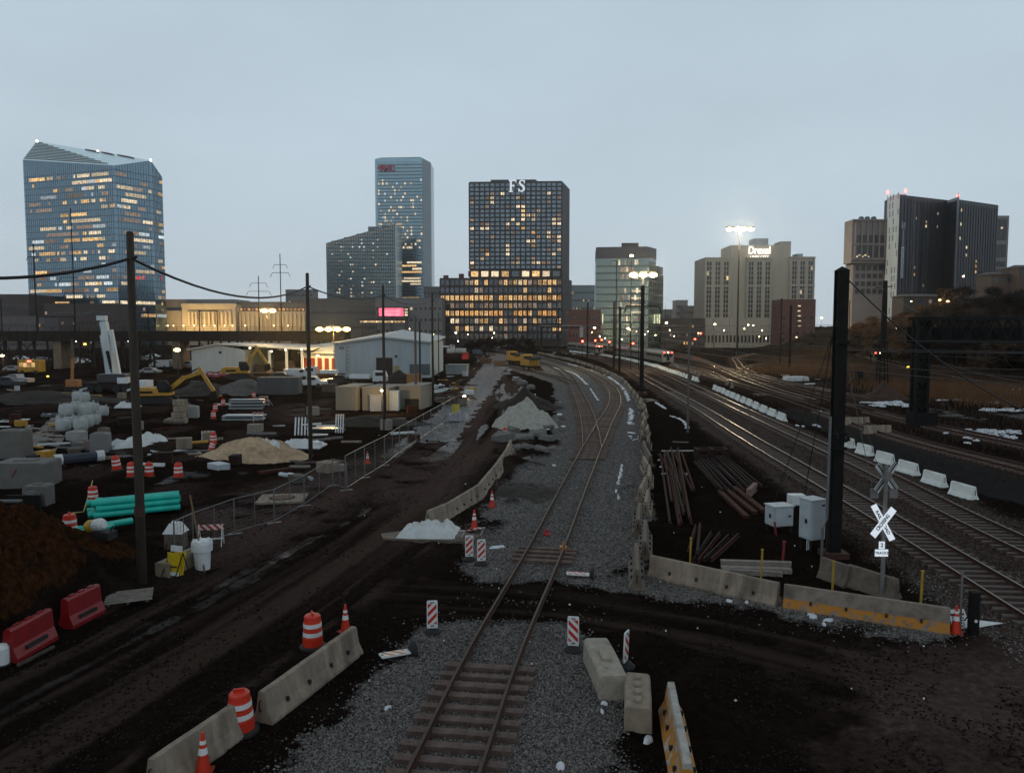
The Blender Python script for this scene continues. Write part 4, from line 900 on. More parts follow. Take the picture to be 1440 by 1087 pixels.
MB().box(0, 4, 1.6, 25, 8, .8).build('roof', brown_clad, r)
for k in range(26): MB().box(-12 + k * .96, -.1, .5, .7, .2, 1.0).build('light_panel', WARM[0] if k % 3 else WARM[2], r)
for k in (-12, -4, 4, 12): MB().box(k, 4, -14, .5, .5, 15.6).build('post', frame_dark, r)
# ---------------------------------------------------------------- viaduct, poles, wires, lamps, trees, trains
black_steel = mat('black_steel', (.010, .0098, .0095), .8, .0, .4, 3, spec=.12)
dark_steel = mat('dark_steel', (.019, .015, .013), .8, .1, .4, 2, spec=.2)
pole_wood = mat('pole_wood', (.035, .026, .018), .9, 0, .45, 6, .5, 14, streak=True)
pole_grey = mat('pole_grey', (.085, .08, .075), .7, .2, .25, 4, streak=True)
concrete = mat('concrete', (.235, .188, .142), .9, 0, .36, 2.8, .4, 16, dirt=(.07, .053, .039), dirt_amt=.85, streak=True)
conc_dark = mat('concrete_dark', (.13, .104, .08), .9, 0, .3, 2.5, .4, 16, dirt=(.03, .026, .022), dirt_amt=.8)
conc_white = mat('concrete_white', (.70, .73, .70), .85, 0, .14, 2.2, .25, 16, dirt=(.20, .19, .175), dirt_amt=.6)
vr = T('railway_viaduct', 'long dark steel railway viaduct on lattice bents crossing behind the building site', 'viaduct', (0, 0, 0)); Y = 195.
xa, xb = A(-260, 470, Y).x, A(485, 470, Y).x
MB().box((xa + xb) / 2, Y + 3.5, 7.4, xb - xa, 7, 1.0).build('deck', dark_steel, vr)
for yy in (Y, Y + 7): MB().box((xa + xb) / 2, yy, 7.0, xb - xa, .35, 2.6).build('girder', dark_steel, vr)
mb = MB()
for k in range(60): mb.box(xa + (xb - xa) * k / 60, Y - .2, 7.1, .15, .2, 2.4); mb.box(xa + (xb - xa) * k / 60, Y - .2, 9.6, .08, .08, 1.0)
mb.box((xa + xb) / 2, Y - .2, 10.6, xb - xa, .06, .06); mb.box((xa + xb) / 2, Y - .2, 10.1, xb - xa, .05, .05)
tag(mb.build('stiffeners', dark_steel, vr), kind='stuff')
for i, px in enumerate(range(-140, 470, 42)):
    x = A(px + 8, 480, Y).x
    if i % 4 == 1: MB().box(x, Y + 3.5, 0, 2.0, 6, 7.2).build('pier', conc_dark, vr); continue
    mb = MB(); h = 7.1
    for s in (-1.6, 1.6):
        for yy in (Y + .6, Y + 6.4): mb.bar((x + s * 1.25, yy, 0), (x + s, yy, h), .38)
    for z0, z1 in ((.3, 3.5), (3.6, 6.9)): mb.bar((x - 1.8, Y + .6, z0), (x + 1.8, Y + .6, z1), .16); mb.bar((x + 1.8, Y + .6, z0), (x - 1.8, Y + .6, z1), .16)
    mb.bar((x - 1.8, Y + .6, 3.5), (x + 1.8, Y + .6, 3.5), .2)
    if i % 2: 
        x2 = x + 7.8; mb.bar((x + 1.8, Y + .6, .8), (x2 - 1.8, Y + .6, 6.6), .2); mb.bar((x2 - 1.8, Y + .6, .8), (x + 1.8, Y + .6, 6.6), .2)
    mb.build('lattice_bent', dark_steel, vr)
# masts standing on or behind the viaduct
def mast(px, ytop, ybase, Y, label, arms=(), m=None, r=.16, name='catenary_mast', group='slim masts along the viaduct', top_r=None):
    b, t = A(px, ybase, Y), A(px, ytop, Y); o = T(name, label, 'mast', tuple(b), 0, group)
    MB().tube((0, 0, -.3), (0, 0, t.z - b.z), r, top_r or r * .75, 8).build('pole', m or black_steel, o)
    for (za, half, dr) in arms:
        mb = MB(); z = t.z - b.z - za; mb.bar((-half, 0, z), (half, 0, z), .12)
        if dr: [mb.bar((s * half, 0, z), (s * half * 1.25, 0, z - dr), .1) for s in (-1, 1)]
        mb.build('crossarm', m or black_steel, o)
    return o
mast(52, 343, 464, 205, 'slim mast with a small side bracket before the faceted glass tower', [(3.4, 1.6, 1.0)])
mast(106, 293, 464, 205, 'tallest slim mast crossing the middle of the faceted glass tower', [(18, 3.2, 1.6), (22, 2.4, 1.4)])
mast(3, 421, 464, 205, 'short mast at the very edge of the picture above the viaduct', [(.2, .6, 0)])
mast(209, 430, 464, 205, 'short slim mast just beside the foot of the tall wooden pole', ())
mast(365, 388, 464, 212, 'slim mast with curved arms over the station colonnade', [(2.0, 2.0, 1.2), (4.2, 2.8, 1.2)])
mast(396, 357, 470, 215, 'slim mast with two wide crossarms beside the second wooden pole', [(3.0, 1.6, 1.0), (5.2, 2.2, 1.2)])
for a, b, y in ((281, 306, 437),):
    o = T('portal_frame', 'small dark portal frame standing before the lit station hall', 'portal frame', tuple(A(a, 464, 205))); w = A(b, 464, 205).x - A(a, 464, 205).x; h = A(a, y, 205).z - A(a, 464, 205).z
    for x in (0, w): MB().bar((x, 0, -.3), (x, 0, h), .22).build('leg', black_steel, o)
    MB().bar((-.1, 0, h), (w + .1, 0, h), .25).build('beam', black_steel, o)
o = T('portal_frame', 'dark portal frame spanning between the two masts by the faceted tower', 'portal frame', tuple(A(54, 464, 203))); w = A(105, 464, 203).x - A(54, 464, 203).x
MB().bar((0, 0, 3.4), (w, 0, 3.4), .2).build('beam', black_steel, o); [MB().bar((x, 0, -.3), (x, 0, 3.5), .2).build('leg', black_steel, o) for x in (0, w)]
# wooden poles with their cable
WP = []
for px, yb, yt, r, lb in ((200, 825, 328, .175, 'tallest wooden pole beside the stack of green pipes'), (437, 650, 385, .165, 'wooden pole by the tan sand heap'), (541, 604, 402, .16, 'wooden pole standing before the white warehouse door'), (609, 572, 412, .16, 'wooden pole at the corner of the white warehouse')):
    p = P(px, yb); p.z = gz(p.x, p.y); Yp = p.y; top = A(px, yt, Yp).z; o = T('utility_pole', lb, 'utility pole', tuple(p), 0, 'wooden poles along the haul road')
    MB().path([(0, 0, -.4), (.02, 0, top * .3), (-.02, 0, top * .7), (0, 0, top - p.z)], [r, r * .93, r * .84, r * .74], 10).build('shaft', pole_wood, o, smooth=True)
    MB().tube((0, 0, top - p.z - .02), (0, 0, top - p.z + .05), r * .7, r * .55, 10).build('pole_cap', dark_steel, o)
    MB().tube((r * .7, -.1, top - p.z - .95), (r * 1.6, -.12, top - p.z - .85), .05).build('bracket', dark_steel, o)
    if yb > 800: MB().lathe([(.19, 0), (.19, .35)], 10, 0, 0, 2.55).build('marker_band', mat('rust_band', (.05, .018, .012), .8), o)
    WP.append(Vector((p.x, p.y, top - .9)))
p0 = A(-120, 386, 22); line = [p0] + WP + [A(640, 420, 150)]
def sag(a, b, s, n=14): return [a.lerp(b, i / n) + Vector((0, 0, -4 * s * (i / n) * (1 - i / n))) for i in range(n + 1)]
sags = [.35, 1.1, .6, .7, .8]
for i in range(len(line) - 1):
    tag(MB().path(sag(line[i], line[i + 1], sags[i]), .055 if i < 3 else .05, 5).build('overhead_cable', mat('cable_black', (.01, .01, .01), .6), None), ('thick black cable swooping in from outside to the tallest wooden pole', 'thick black cable sagging from the tallest wooden pole to the sand heap pole', 'black cable between the sand heap pole and the warehouse door pole', 'black cable between the two wooden poles before the warehouse', 'thin cable running on beyond the warehouse corner pole')[i], 'cable')
# extra grey poles near the warehouse corner
for px, yb, yt, r, lb in ((585, 574, 445, .17, 'pale grey pole close beside the warehouse corner'), (591, 568, 452, .14, 'thin dark pole right behind the pale grey one'), (617, 530, 440, .12, 'thin pole beyond the warehouse by the bagged skip')):
    p = P(px, yb); o = T('service_pole', lb, 'pole', tuple(p)); MB().tube((0, 0, -.3), (0, 0, A(px, yt, p.y).z), r, r * .8, 8).build('shaft', pole_grey if px == 585 else pole_wood, o)
# black steel catenary poles along the tracks
def steelpole(px, yb, yt, w, label, arms=(), m=None, kind='box', name='catenary_pole'):
    p = P(px, yb); p.z = min(gz(p.x, p.y), .3); h = A(px, yt, p.y).z - p.z; o = T(name, label, 'pole', tuple(p)); m = m or black_steel
    if kind == 'box':
        mb = MB(); mb.box(0, -w * .42, 0, w, w * .12, h); mb.box(0, w * .42, 0, w, w * .12, h); mb.box(0, 0, 0, w * .6, w * .72, h); mb.build('shaft', m, o)
        MB().add([(-w * .56, -w * .56, h), (w * .56, -w * .56, h), (w * .56, w * .56, h), (-w * .56, w * .56, h), (0, 0, h + w * .42)], [(3, 2, 1, 0), (0, 1, 4), (1, 2, 4), (2, 3, 4), (3, 0, 4)]).build('pole_cap', m, o)
    else: MB().tube((0, 0, -.2), (0, 0, h), w / 2, w / 2.6, 8).build('shaft', m, o)
    for z, half, dr in arms:
        mb = MB(); mb.bar((-half, -w / 2, h - z), (half, -w / 2, h - z), .2)
        for s in (-1, 1): mb.bar((s * half, -w / 2, h - z), (s * half * 1.15, -w / 2, h - z - dr), .14); mb.bar((0, -w / 2, h - z + .6), (s * half * .6, -w / 2, h - z), .08)
        mb.build('crossarm', m, o)
    return o, p, h
o, bp_, bh = steelpole(1172, 782, 381, .45, 'huge black steel pole with a pointed cap beside the grey signal cabinets')
mb = MB(); mb.box(-.27, -.05, 0, .10, .2, bh * .40); mb.build('conduit_channel', dark_steel, o)
mb = MB(); mb.path([(-.62, -.3, 0), (-.62, -.3, 1.3), (-.45, -.3, 1.75), (-.42, -.3, 6)], .06, 6); mb.build('conduit', mat('galvanised', (.16, .165, .17), .5, .6), o)
for z in (4.6, 5.2, 9.0): MB().box(0, -.26, z, .6, .1, .12).build('bracket', black_steel, o)
MB().box(0, 0, 0, 1.0, .9, .24).build('footing', mat('red_footing', (.05, .016, .012), .9), o)
for x, z in ((-.2, 5.1), (.28, 5.0), (-.33, 9.7)): MB().lathe([(.05, 0), (.1, .05), (.05, .1), (.1, .15), (.05, .2)], 8, x, -.45, z).build('insulator', dark_steel, o)
o2, q2, h2 = steelpole(902, 556, 403, .52, 'black steel pole with a wide crossarm standing at the barrier wall end', [(2.9, 2.4, 1.0)])
MB().box(0, 0, 0, 1.5, 1.5, .5).build('footing', MAT['red_footing'], o2)
for px, yb, yt, w, lb in ((863, 518, 425, .55, 'black steel pole before the green glass block, taller of the close pair'), (871, 522, 432, .5, 'black steel pole, shorter of the close pair before the green glass block'), (826, 505, 426, .5, 'black steel pole just beside the small red signals'),
                         (785, 498, 434, .45, 'black steel pole carrying the end of the dark signal bridge'), (741, 497, 430, .4, 'thin black pole rising behind the yellow machines'), (744, 490, 432, .3, 'thin dark pole almost touching the one behind the yellow machines'),
                         (1110, 522, 430, .42, 'black pole before the low red brick block'), (1097, 516, 420, .32, 'thin black pole beside the low red brick block'), (1193, 500, 423, .3, 'dark pole seen past the pointed black pole')):
    steelpole(px, yb, yt, w, lb)
for px, yb, yt, w, lb, m in ((967, 608, 452, .22, 'slim grey pole in the ballast between the barriers and main line', pole_grey), (898, 520, 418, .22, 'thin brown pole half hidden by the crossarm pole', dark_steel), (887, 520, 443, .16, 'thin dark pole in front of the green glass block', dark_steel), (879, 512, 430, .15, 'hair thin grey mast beside the green glass block', pole_grey),
                            (935, 492, 430, .2, 'dark pole behind the red lit grey train', dark_steel), (1003, 500, 448, .2, 'thin pole under the pale stone office', dark_steel), (1025, 494, 445, .2, 'thin pole under the middle of the stone office', dark_steel), (1084, 500, 455, .2, 'short thin pole under the stone office end', dark_steel), (1022, 490, 458, .15, 'short hair thin pole by the small yellow light', dark_steel),
                            (821, 488, 436, .2, 'thin pole beside the small blue grey office', dark_steel), (757, 490, 445, .16, 'thin pole at the foot of the dark gridded tower', dark_steel), (729, 492, 450, .16, 'pale thin pole in front of the lit podium', pole_grey), (686, 494, 460, .2, 'short grey pole by the bare trees under the podium', pole_grey), (641, 494, 468, .16, 'short lamp post near the red box', dark_steel), (648, 492, 470, .16, 'small post right of the red box lamp', dark_steel)):
    steelpole(px, yb, yt, w, lb, (), m, 'tube', 'service_pole')
# guy wires and overhead wires
wire = mat('wire', (.012, .011, .011), .6)
def wires(name, label, pts, s=.3, r=.02, grp=None, m=None): return tag(MB().path(sag(Vector(pts[0]), Vector(pts[1]), s, 10), r, 4).build(name, m or wire, None), label, 'wire', grp)
top = bp_ + Vector((0, 0, bh))
for px, py, lb in ((1080, 722, 'long guy wire from the pointed black pole down to the square cabinet'), (1130, 700, 'guy wire from the pointed black pole down behind the tall cabinet')): wires('guy_wire', lb, (top - Vector((.3, 0, 2.6)), P(px - 2, py + 12, .1)), .1, .022)
for px, py, lb in ((1266, 760, 'pale guy wire leaning past the crossing sign'), (1250, 800, 'second pale guy wire close behind the crossing sign')): wires('guy_wire', lb, (bp_ + Vector((.3, 0, 8.3)), P(px, py, .1)), .05, .014, None, pole_grey)
wires('overhead_wire', 'black wire from the pointed black pole cap towards the lattice mast', (top - Vector((-.3, 0, .4)), A(1500, 600, 33)), .8, .03)
for i, (x0, z0, x1, z1, lb) in enumerate(((19.2, 7.6, 27, 8.2, 'trolley wire hanging over the main line nearest the cabinets'), (23.5, 7.6, 33, 8.2, 'trolley wire hanging over the main line by the white barriers'), (19.2, 8.8, 27, 9.4, 'upper wire above the trolley wire of the cabinet side line'), (23.5, 8.8, 33, 9.4, 'upper wire above the trolley wire of the barrier side line'), (36, 9.3, 43, 9.8, 'upper yard wire crossing before the black gantry'), (43, 7.5, 52, 8.2, 'lower yard wire crossing before the black gantry'))):
    wires('overhead_wire', lb, ((x0, 22, z0), (x1, 175, z1)), 1.0, .016)
for i, (y1, y2, lb) in enumerate(((457, 461, 'pale feeder wire strung across the yard before the stone office'), (465, 470, 'lower pale feeder wire strung across the yard'))):
    wires('overhead_wire', lb, (A(790, y1, 210), A(1180, y2 - 4, 190)), .3, .05, None, MAT['galvanised'])
for i, (a, b, lb) in enumerate((((905, 405, 115), (985, 440, 330), 'thin wire sloping down from the crossarm pole'), ((1240, 505, 120), (1460, 520, 70), 'thin wire passing under the black gantry'), ((1200, 498, 130), (1460, 548, 60), 'second thin wire passing under the black gantry'), ((1236, 400, 129), (1295, 440, 79), 'wire from the lattice mast to the black gantry'), ((1296, 497, 79), (1460, 540, 50), 'pale wire rising past the gantry leg'))):
    wires('overhead_wire', lb, (A(*a), A(*b)), .4, .02)
# lattice mast at 1240 and the black gantry
p = P(1240, 546); p.z = gz(p.x, p.y); h = A(1240, 395, p.y).z - p.z; o = T('lattice_mast', 'tapering black lattice mast in front of the beige tower', 'mast', tuple(p)); mb = MB(); hl = h * .45
for sx in (-1, 1):
    for sy in (-1, 1): mb.bar((sx * .75, sy * .6, 0), (sx * .45, sy * .4, hl), .16)
n = 7
for i in range(n):
    z0, z1 = hl * i / n, hl * (i + 1) / n; w0, w1 = .75 - .3 * i / n, .75 - .3 * (i + 1) / n
    for sy in (-.5, .5): mb.bar((-w0, sy, z0), (w1, sy, z1), .08); mb.bar((w0, sy, z0), (-w1, sy, z1), .08)
mb.build('lattice_leg', black_steel, o); MB().tube((0, 0, hl - .2), (0, 0, h), .55, .36, 8).build('shaft', black_steel, o); MB().bar((-1.6, 0, h - 1.2), (1.2, 0, h - .9), .14).build('crossarm', black_steel, o)
p = P(1291, 600); p.z = 0; Yg = p.y; h = A(1291, 448, Yg).z; hb = A(1291, 480, Yg).z; o = T('signal_gantry', 'massive black steel gantry with a lattice girder spanning the yard tracks', 'gantry', tuple(p))
for k, xg in enumerate((0, 30)):
    mb = MB(); [mb.bar((xg + sx * .58, sy * .42, 0), (xg + sx * .58, sy * .42, h), .26) for sx in (-1, 1) for sy in (-1, 1)]
    for i in range(9):
        z0, z1 = h * i / 9, h * (i + 1) / 9
        for sy in (-.42, .42): mb.bar((xg - .58, sy, z0), (xg + .58, sy, z1), .12); mb.bar((xg + .58, sy, z0), (xg - .58, sy, z1), .12)
        for sx in (-.58, .58): mb.bar((xg + sx, -.42, z0), (xg + sx, .42, z1), .12)
    mb.box(xg + .1, 0, h * .02, .7, .5, h * .96); mb.build('leg', black_steel, o)
    MB().box(xg + .3, 0, 0, 2.3, 1.6, 1.5 if k == 0 else .6).build('footing', black_steel, o)
mb = MB()
for sy in (-.7, .7):
    mb.bar((-1, sy, h), (31, sy, h), .3); mb.bar((-.8, sy, hb), (31, sy, hb), .34)
    for i in range(15): x = 2 * i; mb.bar((x, sy, hb), (x + 1, sy, h), .14); mb.bar((x + 1, sy, h), (x + 2, sy, hb), .14)
mb.build('lattice_girder', black_steel, o); MB().box(15, .9, hb - .2, 32, .12, 1.6).build('walkway', black_steel, o)
MB().box(22, 0, hb - 2.6, 1.2, .6, 2.4).build('signal_head', black_steel, o)
# far signal bridge
o = T('signal_bridge', 'dark flat signal bridge with a pale top edge before the small blue grey office', 'signal bridge', tuple(P(761, 494))); Yq = P(761, 494).y; w = A(818, 494, Yq).x - A(761, 494, Yq).x; h = A(761, 461, Yq).z
for x in (0, w): MB().box(x, 0, 0, .7, .7, h).build('leg', black_steel, o)
MB().box(w / 2, 0, h, w + 1, 1.2, .7).build('deck', black_steel, o); MB().box(w / 2, -.3, h + .7, w + 1, .8, .22).build('rail_top', mat('pale_rail', (.3, .29, .27), .7), o)
MB().box(w - .3, -.8, h - 4.6, 1.6, 1.2, 5).build('relay_box', mat('signal_grey', (.22, .23, .24), .6), o)

# ---------------------------------------------------------------- lamps
sod = glow('sodium_lamp', (1, .60, .16), 22, sample=True); sodw = glow('warm_white_lamp', (1, .82, .44), 26, sample=True); whl = glow('cold_white_lamp', (.95, 1, .95), 14)
redl = glow('red_signal', (1, .05, .03), 22); amb = glow('amber_signal', (1, .62, .05), 10)
def plight(parent, loc, e, col, r=.4):
    li = bpy.data.lights.new('lamp_light', 'POINT'); li.energy = e; li.color = col; li.shadow_soft_size = r
    lo = bpy.data.objects.new('lamp_light', li); COL.objects.link(lo); lo.parent = parent; lo.location = loc
def lamp(px, py, Y, label, m=None, size=.35, e=0, col=(1, .65, .25), pole=True, heads=1, name='street_lamp', pr=.1, cat='lamp', ybase=None):
    q = A(px, py, Y); b = Vector((q.x, q.y, gz(q.x, q.y) if ybase is None else A(px, ybase, Y).z)); o = T(name, label, cat, tuple(b)); h = q.z - b.z
    if pole: MB().tube((0, 0, -.3), (0, 0, h + .1), pr, pr * .6, 6).build('pole', dark_steel, o)
    for k in range(heads):
        x = (k - (heads - 1) / 2) * size * 2.4
        MB().lathe([(size * .3, -size * .55), (size, -size * .25), (size * .9, size * .25), (size * .3, size * .5)], 10, x, -pr - size * .4, h).build('lamp_head', m or sod, o)
        MB().box(x, -pr - size * .4, h + size * .55, size * 1.9, size * 1.7, size * .3).build('lamp_cap', dark_steel, o)
    if heads > 1: MB().bar((-(heads - 1) * size * 1.3, 0, h + size * .4), ((heads - 1) * size * 1.3, 0, h + size * .4), .12).build('crossarm', dark_steel, o)
    if e: plight(o, (0, -pr - size * 1.6, h - size * .6), e, col, size)
    return o
lamp(378, 437, 215, 'glaring yellow street lamp by the station colonnade', None, .95, 11000, heads=2)  # main lamps: heads enlarged and multiplied to stand in for their glare
lamp(469, 463, 176, 'brilliant yellow twin floodlight above the warehouse roof', sod, .85, 12000, heads=4)
lamp(250, 492, 165, 'glaring orange lamp on a low post near the white shed', sod, .65, 260, (1, .6, .2))
lamp(1040, 323, 300, 'very tall floodlight mast with a dazzling white row of lamps', sodw, 1.15, 55000, (1, .86, .55), heads=4, pr=.4)
lamp(904, 387, 190, 'dazzling yellow floodlight in front of the green glass block', sodw, 1.0, 20000, (1, .85, .5), heads=3, pr=.12)
lamp(888, 360, 260, 'small round lamp on a tall mast before the green glass block', sodw, .6, 0, pr=.18)
mast(866, 367, 500, 240, 'unlit tall floodlight mast with a flat T-shaped head', [(.0, 1.6, 0)], dark_steel, .2, 'floodlight_mast', None)
for i, (px, py, Y, m, s, e, lb) in enumerate(((447, 500, 168, sod, .3, 1500, 'orange wall lamp on the red lit shed beside the warehouse'), (537, 549, 88, whl, .16, 500, 'small white lamp on the beige container corner'), (653, 557, 108, sodw, .22, 300, 'small bright lamp beside the debris pile'),
        (68, 529, 150, amb, .2, 0, 'tiny amber lamp among the machinery behind the bags'), (836, 461, 330, sodw, .5, 1500, 'round yellow lamp left of the tall black pole pair'.replace('left of', 'before')), (883, 462, 330, sodw, .55, 1500, 'round yellow lamp behind the crossarm pole'), (937, 454, 380, sodw, .55, 1500, 'white lamp at the corner of the green glass block'),
        (1005, 456, 340, sodw, .5, 1500, 'yellow lamp at the foot of the pale stone office'), (1155, 447, 300, sod, .45, 2500, 'orange lamp beside the pointed black pole'), (120, 484, 210, amb, .35, 600, 'yellow lamp seen under the viaduct deck'), (4, 500, 185, sodw, .35, 900, 'white lamp under the viaduct at the picture edge'),
        (1052, 457, 360, sodw, .35, 0, 'small lamp under the middle of the stone office'), (1059, 458, 360, sodw, .35, 0, 'small lamp close beside another under the stone office'), (342, 473, 230, whl, .25, 0, 'pair of small white lamps over the white shed'), (380, 471, 230, whl, .25, 0, 'small white lamp behind the white shed ridge'),
        (641, 468, 200, whl, .25, 300, 'small cool lamp under the lit podium'), (1321, 422, 225, sod, .3, 700, 'orange lamp on the wooded bank by the small house'), (1332, 424, 225, sod, .38, 900, 'brighter orange lamp on the wooded bank by the small house'), (1354, 389, 250, whl, .25, 0, 'white lamp high up before the black twin tower'), (1392, 409, 235, sodw, .4, 700, 'white lamp shining among the dark trees on the bank'),
        (1425, 443, 220, sod, .22, 0, 'small orange lamp low on the dark bank'), (1433, 443, 220, whl, .22, 0, 'small white lamp beside the orange one on the dark bank'), (1330, 467, 200, whl, .22, 0, 'faint white lamp seen under the gantry girder'), (1260, 462, 210, whl, .18, 0, 'faint lamp between the lattice mast and gantry'), (1281, 424, 230, sod, .22, 0, 'small orange lamp below the black twin tower'),
        (352, 489.5, 170, sodw, .2, 40, 'lamp under the shed canopy beside the yellow excavator'), (382, 494, 168, sodw, .2, 500, 'lamp on the first canopy post of the shed'), (402, 492, 168, sodw, .2, 900, 'lamp on the second canopy post of the shed'), (424, 491, 168, sodw, .16, 400, 'lamp on the end canopy post of the shed'))):
    lamp(px, py, Y, lb, m, s, e, pr=.08) if px not in (447, 352, 382, 402, 424) else lamp(px, py, Y, lb, m, s, e, pole=False, name='wall_lamp', ybase=py + 2)
# tiny far lights strung along the horizon
fr_ = random.Random(12)
for k in range(46):
    px = fr_.choice((fr_.uniform(0, 225), fr_.uniform(560, 700), fr_.uniform(940, 1160), fr_.uniform(800, 960))); py = fr_.uniform(462, 480); Y = fr_.uniform(300, 420); q = A(px, py, Y)
    o = MB().lathe([(.1, -.25), (.17, 0), (.06, .2)], 6).build('distant_lamp', fr_.choice((sodw, sod, whl, sodw)), None); o.location = q; pl = MB().tube((0, 0, -q.z), (0, 0, -.2), .06, .05, 4).build('pole', dark_steel, o)
    tag(o, 'tiny distant lamp glimmering low along the horizon behind the yard', 'lamp', 'distant lamps along the horizon')
# yard signals with red and amber lights
for px, py, Y, m, lb in ((819, 480, 250, redl, 'red signal light by the pole beside the signal bridge'), (837, 479, 300, redl, 'red signal light beyond the pole pair, lower of two'), (846, 478, 310, redl, 'red signal light between the pole pair and the bridge'), (857, 481, 290, redl, 'red signal light just before the taller pole of the pair'), (890, 483, 280, redl, 'red signal light behind the crossarm pole'),
                         (985, 469, 330, redl, 'highest red signal light in the yard under the stone office'), (977, 477, 320, redl, 'lower red signal light of the yard under the stone office'), (1213, 527, 170, amb, 'amber signal light by the mound with snow'), (1276, 517, 175, amb, 'amber signal light beside the black gantry leg')):
    q = A(px, py, Y); b = Vector((q.x, q.y, 0)); o = T('railway_signal', lb, 'signal', tuple(b)); MB().tube((0, 0, -.1), (0, 0, q.z + .5), .1, .08, 6).build('post', dark_steel, o)
    MB().box(0, -.1, q.z - .9, .8, .4, 1.8).build('signal_head', black_steel, o); MB().lathe([(.05, -.36), (.34, -.2), (.34, .2), (.05, .36)], 10, 0, -.42, q.z).build('light', m, o)

# ---------------------------------------------------------------- trains
silver = mat('train_silver', (.24, .23, .21), .4, .6, .2, .6, dirt=(.08, .06, .05)); train_win = mat('train_window', (.015, .016, .018), .15, .2); roofm = mat('train_roof', (.07, .065, .06), .8)
def train(label, pts, lights=True, cars=3, face=None):
    o = T('train', label, 'train', (0, 0, 0))
    s = 0
    al = along(pts, 26.)
    for i, (x, y, a) in enumerate(al[:cars]):
        c, n = math.cos(a), math.sin(a); L = 25.4; x, y = x + c * 13, y + n * 13
        prof = [(-1.5, 1.1), (1.5, 1.1), (1.55, 1.4), (1.55, 3.4), (1.35, 3.9), (.8, 4.2), (-.8, 4.2), (-1.35, 3.9), (-1.55, 3.4), (-1.55, 1.4)]
        bd = MB().prism(prof, -L / 2, L / 2).build('car_body', silver, o); bd.location = (x, y, 0); bd.rotation_euler = (0, 0, a)
        w = MB()
        for sd in (-1, 1):
            for k in range(11): w.box(-L / 2 + 2.3 + k * 2.05, sd * 1.56, 2.35, 1.4, .05, .85)
        w.box(-L / 2 - .02, -.85, 2.5, .06, .8, .9); w.box(-L / 2 - .02, .85, 2.5, .06, .8, .9); w.box(-L / 2 - .02, 0, 1.5, .06, .8, 2.0)
        tag(w.build('windows', train_win, bd), kind='stuff')
        MB().box(0, 0, 4.2, L * .8, 1.5, .22).build('roof', roofm, bd)
        for k in (-8, 8): MB().box(k, 0, .35, 2.8, 2.2, .75).build('bogie', dark_steel, bd)
        MB().box(-L / 2 - .25, 0, .75, .7, 1.4, .5).build('coupler', dark_steel, bd)
        if i == 0 and lights:
            for sd in (-1, 1): MB().lathe([(.06, -.12), (.24, 0), (.06, .12)], 8, -L / 2 - .15, sd * 1.05, 3.75).build('tail_light', redl, bd)
            MB().lathe([(.05, -.1), (.14, 0), (.05, .1)], 8, -L / 2 - .15, 0, 3.7).build('cab_light', sodw, bd)
        if i == 0:
            pg = MB(); [pg.bar((-4, sd * .5, 4.4), (-5.2, sd * .5, 5.2), .07) for sd in (-1, 1)]; [pg.bar((-5.2, sd * .5, 5.2), (-3.8, sd * .5, 6.0), .07) for sd in (-1, 1)]; pg.bar((-3.8, -.9, 6.0), (-3.8, .9, 6.0), .08); pg.build('pantograph', dark_steel, bd)
    return o
train('grey commuter train end with two red tail lights beside the white barriers', [p for p in T9 if p[1] > 208], True, 3)
train('grey train standing further along the yard behind the crossarm pole', [p for p in T10 if p[1] > 300], True, 3)
train('silver train with red tail lights in front of the wooded bank', [p for p in T8 if p[1] > 205], True, 3)
lst = smooth_line([(34, 300), (31, 350), (24, 420), (14, 480)])
train('dark parked train far off beyond the signal bridge', lst, True, 3)

# ---------------------------------------------------------------- bare trees on the wooded bank
bark = mat('bark', (.032, .022, .016), .95, 0, .3, 3, spec=0.); twig = [mat('twigs_russet', (.15, .082, .045), .95, 0, .4, .5, spec=0.), mat('twigs_brown', (.075, .05, .036), .95, 0, .4, .5, spec=0.), mat('twigs_dark', (.03, .022, .018), .95, 0, .4, .5, spec=0.)]
def bare_tree(seed, h, m, spread=.42):
    g = random.Random(seed); br = MB(); tw = []
    def grow(p, d, L, r, lev):
        q = p + d * L; br.path([p, p.lerp(q, .5) + Vector((g.uniform(-1, 1), g.uniform(-1, 1), 0)) * L * .05, q], [r, r * .85, r * .65], 5 if lev < 2 else 3, False)
        if lev >= 4:
            for _ in range(20):
                v = Vector((g.gauss(0, 1), g.gauss(0, 1), g.gauss(.35, .8))).normalized(); s = p.lerp(q, g.random()); tw.append((s, s + v * g.uniform(.5, 1.35) * h / 12))
            return
        for k in range(g.choice((3, 3, 4)) if lev else 4):
            v = (d + Vector((g.gauss(0, 1), g.gauss(0, 1), g.gauss(.15, .5))) * spread * (1.15 if lev else 1)).normalized(); grow(p.lerp(q, g.uniform(.55, 1)), v, L * g.uniform(.62, .82), r * .6, lev + 1)
    grow(Vector((0, 0, -.4)), Vector((g.gauss(0, .05), g.gauss(0, .05), 1)).normalized(), h * .27, h * .017, 0)
    V = []; Fq = []
    for a, b in tw:
        u = Vector((g.gauss(0, 1), g.gauss(0, 1), g.gauss(0, 1))).normalized() * .062 * h / 10; n = len(V); V += [a - u, a + u, b]; Fq.append((n, n + 1, n + 2))
    return br, V, Fq
protos = []
for k in range(5):
    br, V, Fq = bare_tree(40 + k, (10, 12, 9, 11, 8)[k], None, (.42, .5, .55, .38, .6)[k]); protos.append((br.mesh('trunk', bark), MB().add(V, Fq)))
tw_mesh = {}
